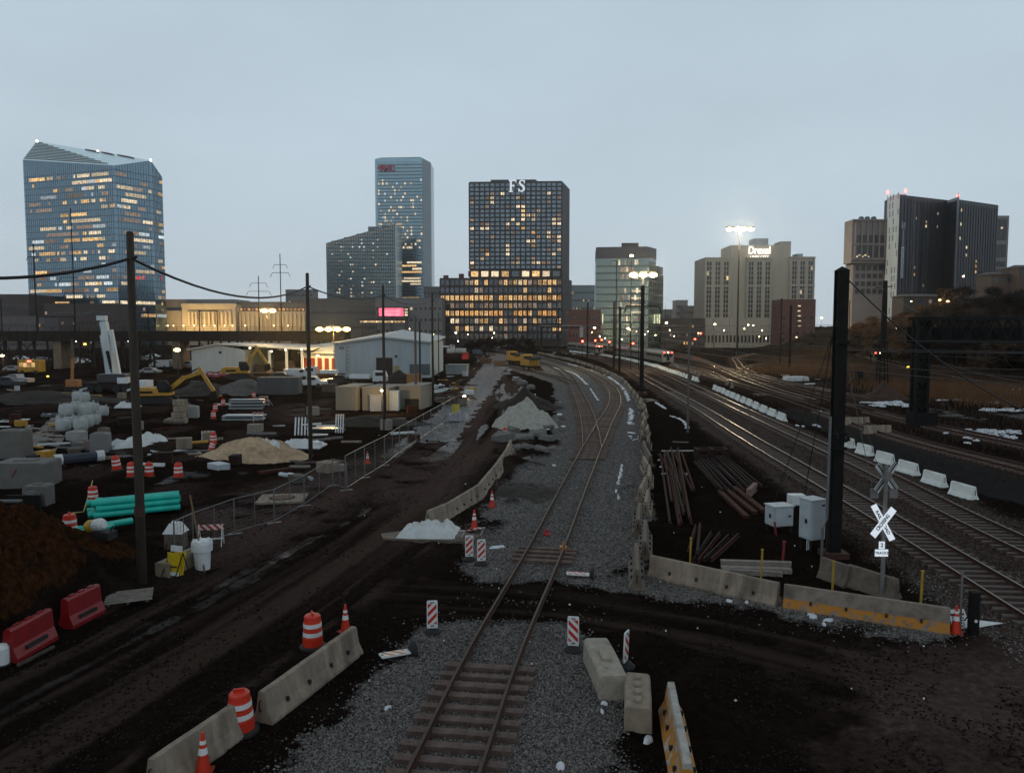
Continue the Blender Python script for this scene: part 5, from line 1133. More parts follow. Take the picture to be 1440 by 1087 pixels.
def tree(x, y, s, k, mi, label, grp):
    o = T('bare_tree', label, 'tree', (x, y, gz(x, y) - .1), rnd.uniform(0, 6.28), grp); o.scale = (s * rnd.uniform(.9, 1.2), s * rnd.uniform(.9, 1.2), s)
    link('trunk', protos[k][0], o)
    if (k, mi) not in tw_mesh: tw_mesh[(k, mi)] = protos[k][1].mesh('crown', twig[mi])
    link('crown', tw_mesh[(k, mi)], o)
tr = random.Random(5)
def tlabel(mi): return ('bare russet tree in the thicket on the wooded bank', 'bare brown tree in the thicket on the wooded bank', 'bare dark tree in the thicket on the wooded bank')[mi]
for i in range(200):
    px = tr.uniform(1182, 1500); Y = 61.9 / ((px - 720) / F - .17) + tr.uniform(1, 75)
    x = (px - 720) / F * Y
    bx = 84 + max(Y - 130, 0) * .17
    if x < bx - 4: continue
    mi = 0 if px < 1300 and tr.random() < .75 else (1 if px < 1330 else tr.choice((2, 2, 1)))
    s = tr.uniform(1.2, 1.75) * (.72 if px < 1240 else 1)
    w = 'below the beige tower' if px < 1250 else ('below the black twin tower' if px < 1345 else 'above the black gantry'); tree(x, Y, s, tr.randrange(5), mi, 'bare %s tree in the thicket %s' % (('russet', 'brown', 'dark')[mi], w), '%s bare trees %s' % (('russet', 'brown', 'dark')[mi], w))
for i in range(16):
    px = 655 + 6 * i + tr.uniform(-3, 3); Y = tr.uniform(330, 400); tree((px - 720) / F * Y, Y, tr.uniform(.7, 1.15), tr.randrange(5), 2, 'bare dark tree in the clump below the lit podium', 'bare trees below the lit podium')
for i in range(14):
    px = tr.uniform(940, 1000) if i < 7 else tr.uniform(1090, 1170); Y = tr.uniform(330, 390); tree((px - 720) / F * Y, Y, tr.uniform(.35, .6), tr.randrange(5), 1, 'low bare tree on the far side of the railway yard', 'low bare trees across the yard')
# dry reeds and brush (nobody could count it)
def brush(name, label, spots, m, n, h, w):
    g = np.random.default_rng(len(spots) + n); V = []; 
    pts = []
    for _ in range(n):
        (x, y, rx, ry) = spots[g.integers(len(spots))]; pts.append((x + g.normal(0, rx), y + g.normal(0, ry)))
    pts = np.array(pts); z = terrain(pts[:, 0], pts[:, 1])[0]; hh = g.uniform(.4, 1.2, n) * h; d = g.normal(0, .25, (n, 2)) * hh[:, None]; a = g.uniform(0, 6.28, n); u = np.stack([np.cos(a), np.sin(a)], 1) * w
    b = np.concatenate([pts, (z - .05)[:, None]], 1); t = np.concatenate([pts + d, (z + hh)[:, None]], 1); U = np.concatenate([u, np.zeros((n, 1))], 1)
    Vv = np.stack([b - U, b + U, t], 1).reshape(-1, 3); Fq = np.arange(n * 3).reshape(-1, 3)
    tag(raw_mesh(name, Vv, Fq, m), label, 'brush', kind='stuff')
brush('dry_brush', 'russet dry brush growing along the tracks before the wooded bank', [(A(px, 500, Y).x, Y, 5, 9) for px, Y in ((1120, 175), (1140, 190), (1165, 170), (1180, 200), (1150, 215), (1130, 230), (1320, 120), (1345, 118), (1370, 112), (1395, 108), (1300, 150), (1250, 175), (1400, 125), (1430, 110))], twig[0], 34000, 1.7, .035)
brush('dark_brush', 'dark tangled undergrowth covering the wooded bank', [(A(px, 500, Y).x, Y, 9, 12) for px, Y in ((1200, 235), (1230, 220), (1260, 215), (1300, 205), (1340, 190), (1380, 180), (1420, 170), (1460, 160), (1330, 150), (1380, 145), (1430, 140), (1480, 135))], twig[1], 60000, 2.6, .05)
brush('weeds', 'thin dead weeds scattered over the railway yard', [(A(px, 520, Y).x, Y, 8, 14) for px, Y in ((1000, 150), (1040, 130), (1080, 160), (1330, 80), (1380, 78), (1420, 70), (1340, 90), (980, 190), (1200, 110))], twig[1], 12000, .5, .02)
# small houses up on the bank
for px0, px1, yt, Y, lb, m in ((1270, 1330, 417, 262, 'low pale house with a flat roof among the trees on the bank', mat('house_pale', (.06, .05, .045), .9)), (1392, 1432, 386, 240, 'small house with a low roof at the top of the bank', mat('house_tan', (.075, .055, .047), .9)), (1431, 1470, 376, 236, 'taller tan house at the top corner of the bank', MAT['house_tan'])):
    a = A(px0, 440, Y); b = A(px1, 440, Y); zt = Z(yt, Y); zb = gz((a.x + b.x) / 2, Y) - 1; o = T('house', lb, 'house', ((a.x + b.x) / 2, Y, zb)); w = b.x - a.x; h = zt - zb
    MB().box(0, 4, 0, w, 8, h).build('wall', m, o); MB().add([(-w / 2 - .4, -.4, h), (w / 2 + .4, -.4, h), (w / 2 + .4, 8.4, h), (-w / 2 - .4, 8.4, h), (-w / 2 + 1, 4, h + 1), (w / 2 - 1, 4, h + 1)], [(3, 2, 1, 0), (0, 1, 5, 4), (2, 3, 4, 5), (1, 2, 5), (3, 0, 4)]).build('roof', roofm, o)
    for k in range(4): MB().box(-w / 2 + w * (k + .5) / 4, -.05, h - 2.3, 1.0, .12, 1.3).build('window', WARM[3] if k == 2 and px0 < 1300 else MAT['pane_black'], o)
# ---------------------------------------------------------------- things on the ground
def on(px, py, sink=.02):
    p = P(px, py); p.z = gz(p.x, p.y) - sink
    q = P(px, py, p.z); q.z = gz(q.x, q.y) - sink; return q
conc_orange = banded('concrete_orange_band', (.20, .162, .13), (.36, .15, .018), .05, .36)
yellow_paint = mat('yellow_paint', (.50, .30, .02), .5, 0, .25, 3, dirt=(.06, .04, .02), dirt_amt=.6)
cat_yellow = mat('machine_yellow', (.42, .22, .015), .5, 0, .25, 2, dirt=(.05, .035, .02), dirt_amt=.6)
rubber = mat('black_rubber', (.012, .012, .012), .8); orange = mat('safety_orange', (.52, .026, .006), .5, 0, .12, 4, dirt=(.2, .03, .01), dirt_amt=.4)
white_band = mat('white_band', (.66, .66, .66), .45, 0, .1, 8, dirt=(.3, .26, .24), dirt_amt=.4); white_p = mat('white_plastic', (.6, .63, .63), .5, 0, .1, 3, dirt=(.28, .28, .27), dirt_amt=.4)
red_plastic = mat('red_plastic', (.20, .004, .007), .45, 0, .2, 2, dirt=(.12, .01, .01), dirt_amt=.5)
grey_metal = mat('cabinet_grey', (.40, .44, .47), .5, .1, .1, 2, dirt=(.2, .2, .2), dirt_amt=.4)
rust = mat('rusty_steel', (.048, .017, .012), .85, 0., .45, 4, .3, spec=.12); rust_dark = mat('dark_rust', (.020, .010, .0085), .8, .0, .4, 4, spec=.15)
plank = mat('weathered_plank', (.20, .175, .15), .9, 0, .3, 6, .3, streak=False); plank_d = mat('dark_plank', (.07, .055, .045), .9, 0, .35, 5, .3)
tarp = mat('white_tarp', (.50, .53, .53), .6, 0, .12, 2, .35, 6); snow_m = mat('snow', (.60, .64, .68), .7, 0, .12, 3, .4, 12, dirt=(.30, .31, .33), dirt_amt=.5)
teal = mat('teal_plastic', (.006, .42, .34), .38, 0, .14, 1.5, dirt=(.005, .26, .22), dirt_amt=.4); tank_m = mat('beige_container', (.225, .20, .155), .7, 0, .12, .8, streak=True, dirt=(.16, .13, .10))
# concrete barriers
JP = [(-.305, 0), (-.305, .075), (-.165, .33), (-.085, .78), (-.075, .81), (.075, .81), (.085, .78), (.165, .33), (.305, .075), (.305, 0)]
def barrier_body(L, m, k=1.0, slots=True):
    mb = MB(); prof = [(a * k, b * k) for a, b in JP]; n = max(2, int(L / .6)); mb.prism(prof, -L / 2, L / 2, 'x', n, .006); return mb
BM = {}
def barrier(p, q, label, group, m=None, lean=0., fade=None, name='concrete_barrier'):
    p, q = Vector(p), Vector(q); d = q - p; L = Vector((d.x, d.y)).length; c = (p + q) / 2
    o = T(name, label, 'barrier', (c.x, c.y, c.z), math.atan2(d.y, d.x), group); o.rotation_euler[1] = -math.atan2(d.z, L)
    k = (round(L, 1), (m or concrete).name)
    if k not in BM: BM[k] = barrier_body(round(L, 1), m).mesh('barrier_body', m or concrete)
    b = link('barrier_body', BM[k], o); b.rotation_euler[0] = lean
    if L > 2.9:
        mb = MB()
        for x in (-L * .32, -L * .1, L * .14, L * .34):
            for s in (-1, 1): mb.box(x, s * .19, .26, .07, .1, .11)
        tag(mb.build('lifting_slots', mat('slot_dark', (.02, .017, .015), .95), b), kind='stuff')
    if L > 1.5:
        for s in (-1, 1): MB().path([(s * (L / 2), 0, .6), (s * (L / 2 + .07), 0, .6), (s * (L / 2 + .07), 0, .35), (s * (L / 2), 0, .35)], .018, 5).build('connector_loop', rust_dark, o)
    return o
def bar_px(a, b, label, group=None, m=None, **k): return barrier(on(*a), on(*b), label, group, m, **k)
NB = 'concrete barriers beside the haul road'
bar_px((368, 1018), (499, 917), 'long pale concrete barrier between the two orange drums', NB)
o = bar_px((215, 1120), (329, 1036), 'pale concrete barrier cut off by the bottom edge behind the drum', NB)
# mid chain beside the haul road
ch = [(602, 741), (630, 728), (673, 700), (697, 673), (712, 651), (718, 632)]
for i in range(len(ch) - 1): bar_px(ch[i], ch[i + 1], ('half buried end barrier of the chain beside the white tarp', 'second barrier from the white tarp in the haul road chain', 'third barrier from the white tarp, bent against its neighbours', 'fourth barrier from the white tarp in the haul road chain', 'last barrier of the haul road chain, beside the gravel heap drum')[i], NB)
# the wall between the turnout and the scrap yard
wl = smooth_line([(5.05, 29.6), (6.0, 35), (7.6, 43), (9.3, 52.5), (11.3, 65), (13.6, 79), (16.0, 94), (17.6, 110), (19.2, 126), (20.6, 145), (21.4, 170), (21.2, 200), (19.6, 240), (16.4, 280), (11, 330)], 1)
al = along(wl, 3.75)
for i, (x, y, a) in enumerate(al[:84]):
    j = .42 if y < 100 else .15; off = (j if i % 2 else -j) * rnd.uniform(.5, 1); x += off * .6 + rnd.uniform(-.08, .08); a2 = a + rnd.uniform(-.08, .08)
    p = Vector((x + 1.8 * math.cos(a2 + math.pi), y + 1.8 * math.sin(a2 + math.pi), 0)); q = Vector((x + 1.8 * math.cos(a2), y + 1.8 * math.sin(a2), 0)); p.z = gz(p.x, p.y) - .03; q.z = gz(q.x, q.y) - .03
    barrier(p, q, 'weathered barrier in the zigzag wall beside the turnout, %s from the crossing' % ordn(i), 'weathered barrier wall beside the turnout', conc_dark if rnd.random() < .3 else concrete, rnd.uniform(-.04, .04))
# barriers closing the crossing
bar_px((916, 809), (1094, 851), 'long plain concrete barrier at the corner of the barrier wall', 'barriers closing off the crossing')
bar_px((1102, 853), (1336, 890), 'long concrete barrier with an orange band along its foot', 'barriers closing off the crossing', conc_orange)
bar_px((1156, 812), (1196, 826), 'broken grey barrier behind the orange banded one, beside the yellow stake', None, conc_dark)
bar_px((1192, 822), (1262, 846), 'mud capped grey barrier at the foot of the crossing sign post', None, conc_dark)
# white barriers along the main line
def white_bar(x, y, a, L, label, k=None):
    p = Vector((x - L / 2 * math.cos(a), y - L / 2 * math.sin(a), 0)); q = Vector((x + L / 2 * math.cos(a), y + L / 2 * math.sin(a), 0)); p.z = q.z = max(gz(x, y) - .03, -.1)
    return barrier(p, q, label, 'white barriers beside the main line', conc_white)
lab6 = ['bright white barrier, last of the row towards the road mouth', 'bright white barrier, second from the road mouth end', 'bright white barrier, third from the road mouth end', 'bright white barrier just above the big crossing sign blades', 'bright white barrier, fifth from the road mouth end', 'bright white barrier with a dark bag hung on it, beside the black pole']
for i, y in enumerate((43.8, 47.4, 51.2, 55.1, 59.0, 63.0)): white_bar(25.95 + (y - 43.8) * .085, y, R(98), 1.8, lab6[i])
bl_ = smooth_line([(29.2, 83), (30.1, 94.3), (31.1, 104), (32.0, 113), (32.9, 122), (34.0, 135), (35.2, 149), (36.1, 163), (37.1, 181), (38.2, 205), (38.6, 235), (37.2, 270), (33.5, 310), (27, 360)], 1)
n = 0
for i, (x, y, a) in enumerate(along(bl_, 3.9)):
    if 128.5 < y < 143 or 152 < y < 156 or 68 < y < 82: continue
    n += 1; white_bar(x, y, a + rnd.uniform(-.05, .05), 2.6, 'white barrier of the long row beside the main line, %s from the black pole' % ordn(n - 1))
for px, py, lb in ((1022, 541, 'grey barrier standing apart behind the white row, first of two'), (1029, 545, 'grey barrier standing apart behind the white row, second of two'), (977, 527, 'grey barrier near the slim grey pole, across the access lane'), (983, 529, 'another grey barrier across the lane by the slim grey pole'), (950, 516, 'grey barrier behind the white row by the train tail, one of two'), (953, 518, 'grey barrier behind the white row by the train tail, beside its twin'), (1186, 596, 'grey barrier at the yard track just beside the black pole'), (1213, 608, 'dull pinkish barrier lying between the yard tracks')):
    p = on(px, py); white = concrete; barrier(p - Vector((.4, 1.2, 0)), p + Vector((.4, 1.2, 0)) if px < 1100 else p + Vector((2.2, -.9, 0)), lb, None, white)
# dark bag on the sixth
bgp = on(1189, 626); o = T('dark_bag', 'dark bag slung over the end of a bright white barrier', 'bag', (26.9, 62.0, .5)); MB().lathe([(.05, 0), (.3, .1), (.36, .35), (.25, .6), (.06, .7)], 10).build('bag_body', rubber, o, smooth=True); MB().tube((0, 0, .6), (.1, -.1, .85), .03).build('strap', rubber, o)
# big concrete blocks
def block_stone(a, b, label, w, h, m, ribs=False):
    p, q = on(*a, .0), on(*b, .0); d = q - p; L = d.length; o = T('concrete_block', label, 'block', tuple((p + q) / 2 + Vector((0, 0, -.03))), math.atan2(d.y, d.x))
    prof = [(-w / 2, 0), (-w / 2, h - .07), (-w / 2 + .07, h), (w / 2 - .07, h), (w / 2, h - .07), (w / 2, 0)]
    MB().prism(prof, -L / 2, L / 2, 'x', 3, .012).build('block_body', m, o, bevel=.02)
    mb = MB()
    if ribs: [mb.box(L * (k - 1.5) / 4.6, 0, h - .005, L * .13, .14, .075) for k in range(4)]
    else: mb.box(0, 0, h - .005, L * .26, w * .30, .05); mb.box(-L * .28, .1, h - .005, .16, .1, .03); 
    mb.build('lifting_key', m, o); return o
blk_m = mat('block_concrete', (.30, .265, .215), .9, 0, .25, 3, .4, 14, dirt=(.14, .115, .095), dirt_amt=.7)
block_stone((863, 985), (838, 930), 'pale slanting concrete block beside the striped panel on the gravel', .74, .72, blk_m)
block_stone((897, 1030), (896, 978), 'tan concrete block with a row of ribs along its top', .66, .66, mat('block_tan', (.25, .20, .15), .9, 0, .25, 3, .4, 14, dirt=(.12, .10, .08)), True)
o = barrier(on(967, 1130), on(943, 1003), 'orange painted concrete barrier with a bare worn top, cut off below', None, banded('concrete_orange_full', (.36, .34, .31), (.42, .17, .015), -.2, .70))
block_stone((228, 812), (286, 786), 'weathered tan concrete block behind the yellow caution stand', .62, .62, mat('block_brown', (.20, .165, .115), .9, 0, .25, 3, .4, 14, dirt=(.08, .06, .045)))
# traffic drums
def drum_proto():
    o = T('traffic_drum', '', 'traffic drum'); MB().lathe([(.30, .10), (.295, .36), (.285, .37), (.28, .58), (.27, .59), (.265, .80), (.255, .81), (.24, .97), (.215, 1.0), (.10, 1.02)], 18).build('drum_body', orange, o)
    for z, r in ((.40, .288), (.66, .274)): MB().lathe([(r, z), (r - .006, z + .125)], 18).build('band', white_band, o)
    MB().lathe([(.40, 0), (.40, .06), (.31, .10)], 14).build('base_ring', rubber, o); MB().box(0, 0, 1.0, .26, .05, .09).build('grip', orange, o)
    return o
dp, du = drum_proto(), []
DG = 'orange and white traffic drums'
def drum(px, py, label, s=1., tilt=(0, 0)):
    o = place(dp, du, on(px, py, .03), rnd.uniform(0, 6), label, DG); o.scale = (s, s, s); o.rotation_euler[0], o.rotation_euler[1] = tilt; return o
for px, py, lb, s, t in ((440, 910, 'orange drum next to the cone at the upper end of the long pale barrier', 1, (0, 0)), (341, 1030, 'big orange drum standing in the gap between two pale barriers', 1, (.03, -.05)), (165, 664, 'tilted drum, first of the four in the dark field', .95, (0, -.12)), (185, 669, 'drum just beside the wooden pole, second of the four in the dark field', .95, (0, 0)),
                     (210, 670, 'drum past the wooden pole, third of the four in the dark field', .95, (0, 0)), (251, 672, 'faded drum, last of the four in the dark field', .95, (0, 0)), (300, 624, 'drum standing on a stack by the tan sand heap', 1, (0, 0)), (296, 634, 'drum leaning at the sand heap behind the tan plank', .8, (.3, .2)), (131, 707, 'drum behind the ends of the green pipes, caught by tape', .9, (0, 0)), (99, 762, 'drum sunk at the red dirt heap beside the green pipes', 1.05, (0, 0)),
                     (710, 615, 'drum on a grey block before the pale gravel heap', .85, (0, 0)), (300, 588, 'drum beside the stacked silver panels, shorter', .9, (0, 0)), (303, 579, 'drum behind the shorter one at the silver panels', .95, (0, 0)), (314, 571, 'drum at the corner of the stacked silver panels', .9, (0, 0)), (357, 558, 'drum before the end of the dark grey container', .9, (0, 0))):
    drum(px, py, lb, s, t)
# cones
def cone_proto():
    o = T('traffic_cone', '', 'traffic cone'); MB().lathe([(.155, .04), (.035, .86), (.03, .9)], 14).build('cone_body', orange, o)
    for z0, z1 in ((.42, .56), (.64, .72)): f = lambda z: .155 - (z - .04) * .1463 + .004; MB().lathe([(f(z0), z0), (f(z1), z1)], 14).build('collar', white_band, o)
    MB().prism([(-.2, 0), (.2, 0), (.2, .04), (-.2, .04)], -.2, .2, 'x').build('foot_plate', mat('cone_foot', (.25, .03, .01), .7), o); return o
cp, cu_ = cone_proto(), []
for px, py, lb, t in ((486, 888, 'orange cone behind the upper end of the long pale barrier', (0, 0)), (692, 713, 'orange cone on the mud bank by the chain of barriers', (0, 0)), (667, 743, 'orange cone beside the fallen striped board', (0, 0)), (286, 1086, 'orange cone before the barrier cut off by the bottom edge', (0, .03)), (1344, 890, 'dirty red cone at the end of the orange banded barrier', (0, 0)), (517, 652, 'small orange cone at the foot of the mesh fence', (0, 0))):
    o = place(cp, cu_, on(px, py, .0), rnd.uniform(0, 6), lb, 'orange traffic cones'); o.rotation_euler[0], o.rotation_euler[1] = t
# striped panels on rubber feet
st_a = stripes('stripes_rising', (.62, .60, .58), (.42, .02, .015), 1, 1, .27); st_b = stripes('stripes_falling', (.62, .60, .58), (.42, .02, .015), -1, 1, .27); st_o = stripes('stripes_orange', (.66, .66, .64), (.48, .17, .03), 1, 1, .30)
def vpanel(px, py, label, m, rz=0., tilt=0., lift=0., h=1.05):
    o = T('striped_panel', label, 'warning panel', tuple(on(px, py, -lift)), rz, 'striped warning panels on rubber feet'); o.rotation_euler[0] = tilt
    MB().prism([(-.15, .16), (.15, .16), (.17, .2), (.17, h - .04), (.15, h), (-.15, h), (-.17, h - .04), (-.17, .2)], -.02, .02, 'y').build('frame', white_p, o)
    for s in (-1, 1): MB().box(0, s * .024, .30, .28, .006, h - .40).build('stripe_board', m, o)
    MB().box(0, 0, h - .075, .12, .055, .03).build('handle_slot', rubber, o); MB().box(0, -.024, .225, .1, .008, .035).build('foot_slot', rubber, o)
    MB().lathe([(.28, 0), (.28, .06), (.2, .13), (.12, .17)], 12).build('rubber_foot', rubber, o); return o
vpanel(608, 890, 'striped panel standing alone on the gravel beside the orange and white fallen one', st_b, R(8)); vpanel(806, 915, 'striped panel in front of the pale slanting concrete block', st_a, R(-8))
vpanel(660, 788, 'striped panel standing behind its twin by the white tarp', st_b, R(5)); vpanel(677, 794, 'striped panel standing before its twin by the white tarp', st_b, R(12)); vpanel(879, 938, 'striped panel seen edge on behind the concrete blocks', st_a, R(62), .04)
o = vpanel(583, 914, 'fallen panel with orange and white bands lying on the gravel', st_o, R(-62), R(88), .12); o = vpanel(835, 808, 'fallen striped panel lying at the foot of the barrier wall', st_a, R(-96), R(88), .12)
# fallen barricade boards beside the cones
def barricade(px, py, label, rz, tilt=0., h=1.0, w=1.1, m=None):
    o = T('barricade', label, 'barricade', tuple(on(px, py)), rz); o.rotation_euler[0] = tilt
    MB().box(0, 0, h - .26, w, .03, .24).build('striped_board', m or stripes('stripes_board', (.6, .58, .56), (.42, .02, .015), 1, 1, .3), o)
    for x in (-w / 2 + .06, w / 2 - .06):
        for s in (-1, 1): MB().bar((x, 0, h), (x, s * .32, 0), .035).build('leg', white_p, o)
    MB().box(0, -.16, h * .35, w, .025, .06).build('brace', white_p, o); return o
barricade(297, 768, 'white barricade with one red and white board behind the big white bucket', R(10)); barricade(656, 754, 'collapsed barricade with a striped board near the two striped panels', R(30), R(58))
# yellow caution stand with its sign
o = T('caution_stand', 'yellow caution stand with white header leaning before the tan block', 'sign', tuple(on(247, 812)), R(-20)); o.rotation_euler[0] = R(-6)
for s in (-1, 1):
    b = MB().prism([(-.3, .12), (.3, .12), (.26, 1.0), (-.26, 1.0)], -.012, .012, 'y').build('sign_board', mat('caution_yellow', (.62, .45, .015), .5, 0, .1, 4), o); b.location = (0, s * .03, 0); b.rotation_euler[0] = R(-s * 10)
MB().box(0, -.02, 1.0, .52, .06, .22).build('header_board', white_p, o); MB().box(0, -.13, .1, .5, .03, .14).build('lower_board', white_p, o)
mb = MB(); [mb.box(rnd.uniform(-.03, .03), -.12 + .1 * .17 * k * 0 - .0, .4 + .14 * k, .3, .02, .06) for k in range(3)]; tag(mb.build('sign_print', rubber, o), kind='stuff')
for x in (-.3, .3):
    for s in (-1, 1): MB().bar((x, 0, .95), (x * 1.1, s * .42, 0), .03).build('leg', rust_dark, o)
# white buckets
def bucket(px, py, h, r, label, lidm=None):
    o = T('white_bucket', label, 'bucket', tuple(on(px, py))); MB().lathe([(r * .86, 0), (r, h * .66), (r * 1.22, h * .68), (r * 1.24, h * .97), (r * 1.12, h)], 16).build('bucket_body', white_p, o, smooth=False); MB().lathe([(r * 1.18, h), (r * 1.15, h + .05), (r * .4, h + .07)], 16).build('lid', white_p, o)
    mb = MB(); [mb.lathe([(.05, 0), (.05, .06)], 6, r * .95 * math.cos(k * 1.05), r * .95 * math.sin(k * 1.05), h + .04) for k in range(6)]; tag(mb.build('lid_clips', white_p, o), kind='stuff'); return o
bucket(285, 800, 1.12, .33, 'big white lidded bucket behind the tan concrete block')
o = T('wrapped_block', 'concrete stump with a white cap wrapped round its top', 'block', tuple(on(248, 772))); MB().box(0, 0, 0, .75, .7, .75).build('stump', conc_dark, o, bevel=.03); MB().add([(-.42, -.4, .74), (.42, -.4, .74), (.42, .4, .74), (-.42, .4, .74), (-.2, -.2, 1.15), (.25, -.2, 1.2), (.2, .2, 1.15), (-.2, .2, 1.2)], [(0, 1, 5, 4), (1, 2, 6, 5), (2, 3, 7, 6), (3, 0, 4, 7), (4, 5, 6, 7), (3, 2, 1, 0)]).build('cap_cover', white_p, o)
for x in (-.3, 0, .3): MB().bar((x, -.42, 0), (x * .3, -.1, 1.5), .03).build('prop', rust_dark, o)
o = T('stake', 'thin tan pole leaning over the white lidded bucket', 'stake', tuple(on(288, 805))); MB().bar((0, 0, 0), (-.75, .6, 3.0), .05).build('shaft', mat('tan_wood', (.16, .10, .045), .9), o)
# teal pipes
pg = 'teal plastic pipes in the loose stack'
pz = on(180, 735); dirp = (on(258, 714) - on(112, 731)); dirp.z = 0; dirp.normalize(); nrm = Vector((-dirp.y, dirp.x, 0)); c0 = (on(122, 738) + on(256, 725)) / 2; c0.z = gz(c0.x, c0.y)
k = 0
for row, (zz, cnt) in enumerate(((.16, 5), (.44, 4), (.70, 3))):
    for j in range(cnt):
        L = rnd.uniform(3.7, 4.1); off = nrm * (.31 * (j - (cnt - 1) / 2) + .9) ; sh = dirp * rnd.uniform(-.25, .25); c = c0 + off + sh; o = T('plastic_pipe', 'teal plastic pipe, %s in the %s layer of the stack' % (ordn(j), ('bottom', 'middle', 'top')[row]), 'pipe', (c.x, c.y, c.z + zz - .02), math.atan2(dirp.y, dirp.x), pg)
        MB().path([(-L / 2, 0, 0), (L / 2, 0, 0)], .15, 14, False).build('pipe_wall', teal, o, smooth=True); MB().path([(-L / 2, 0, 0), (-L / 2 + .28, 0, 0)], .172, 14).build('pipe_socket', teal, o); MB().lathe([(.125, 0), (.125, .02)], 12).build('pipe_mouth', rubber, o).matrix_local = Matrix.Translation((L / 2 + .0, 0, 0)) @ Matrix.Rotation(R(90), 4, 'Y'); k += 1
for j, (a, b, lb) in enumerate((((107, 752), (186, 742), 'loose teal pipe lying nearest the drum at the red dirt'), ((112, 757), (158, 750), 'short loose teal pipe lying against the drum by the red dirt'))):
    p, q = on(*a), on(*b); d = q - p; L = d.length; c = (p + q) / 2; o = T('plastic_pipe', lb, 'pipe', (c.x, c.y, max(p.z, q.z) + .17), math.atan2(d.y, d.x)); MB().path([(-L / 2, 0, 0), (L / 2, 0, 0)], .15, 14).build('pipe_wall', teal, o, smooth=True); MB().path([(-L / 2, 0, 0), (-L / 2 + .25, 0, 0)], .172, 14).build('pipe_socket', teal, o)
tag(MB().path([on(131, 694) + Vector((0, 0, .9)), on(118, 730) + Vector((0, 0, .35)), on(101, 752) + Vector((0, 0, .95))], .025, 5).build('caution_tape', mat('tape_yellow', (.4, .3, .05), .6), None), 'yellow tape strung between the two drums by the teal pipes', 'tape')
# little mixer drum lying by the pipes, and a dark plate compactor
o = T('mixer', 'small machine with a yellow and white drum lying by the teal pipes', 'machine', tuple(on(136, 778)), R(-8)); o.scale = (.62,) * 3; m1 = MB().lathe([(.12, -.75), (.22, -.7), (.42, .1), (.42, .42), (.3, .62), (.12, .64)], 14).build('mixer_drum', white_p, o); m1.rotation_euler = (0, R(78), 0); m1.location = (0, 0, .95); m2 = MB().lathe([(.425, .1), (.43, .44), (.31, .64), (.12, .66)], 14).build('drum_end', yellow_paint, o); m2.rotation_euler = (0, R(-102), R(0)); m2.location = (-.02, 0, .95)
MB().box(.2, 0, .1, 2.0, .9, .5).build('chassis', rubber, o); [MB().box(x, -.5, .02, .5, .12, .3).build('skid', dark_steel, o) for x in (-.5, .7)]; MB().bar((.9, 0, .4), (1.3, -.1, 1.0), .06).build('handle', dark_steel, o)
# red plastic barriers
def red_bar(a, b, label):
    p, q = on(*a), on(*b); d = q - p; L = d.length; c = (p + q) / 2; o = T('plastic_barrier', label, 'barrier', tuple(c), math.atan2(d.y, d.x), 'red plastic barriers by the dirt heap')
    MB().prism([(-.28, 0), (-.28, .12), (-.16, .42), (-.12, .92), (-.06, .98), (.06, .98), (.12, .92), (.16, .42), (.28, .12), (.28, 0)], -L / 2, L / 2, 'x', 6, .004).build('barrier_body', red_plastic, o)
    for x in (-L * .28, 0, L * .28): MB().box(x, 0, .96, .22, .1, .06).build('cap_lug', red_plastic, o)
    MB().box(0, -.2, .24, L * .5, .16, .1).build('fork_slot', rubber, o)
red_bar((92, 886), (138, 856), 'red plastic barrier next to the wooden grate at the dirt heap'); red_bar((12, 934), (70, 898), 'red plastic barrier lower down at the foot of the dirt heap')
tag(MB().bar(on(25, 937) + Vector((0, 0, .05)), on(76, 912) + Vector((0, 0, .05)), .08).build('plank', plank_d, None), 'thin plank lying along the lower red plastic barrier', 'plank')
o = T('white_post', 'stubby white post at the picture edge by the lower red barrier', 'post', tuple(on(3, 935))); MB().lathe([(.2, 0), (.2, .5), (.15, .6), (.05, .63)], 12).build('post_body', white_p, o); MB().lathe([(.24, 0), (.24, .05)], 10).build('foot_ring', rubber, o)
# wooden grate of slats
o = T('wooden_grate', 'grate of pale wooden slats lying at the foot of the tallest wooden pole', 'pallet', tuple(on(182, 838, -.10)), R(22))
for k in range(8): MB().box(0, -.62 + .175 * k, .09, 1.5, .085, .025).build('slat', plank, o).rotation_euler[2] = rnd.uniform(-.03, .03)
for x in (-.6, 0, .6): MB().box(x, 0, .02, .09, 1.35, .07).build('bearer', plank_d, o)
# manhole slab
o = T('manhole_slab', 'pale concrete manhole slab with a round brown cover', 'manhole', tuple(on(397, 703, -.02)), R(8)); MB().box(0, 0, 0, 2.6, 2.2, .14).build('slab', concrete, o, bevel=.02); MB().lathe([(.62, .14), (.62, .17), (.5, .18)], 20).build('cover', mat('brown_iron', (.09, .05, .022), .8), o); MB().lathe([(.72, .135), (.72, .15), (.66, .155)], 20).build('cover_ring', rust_dark, o)
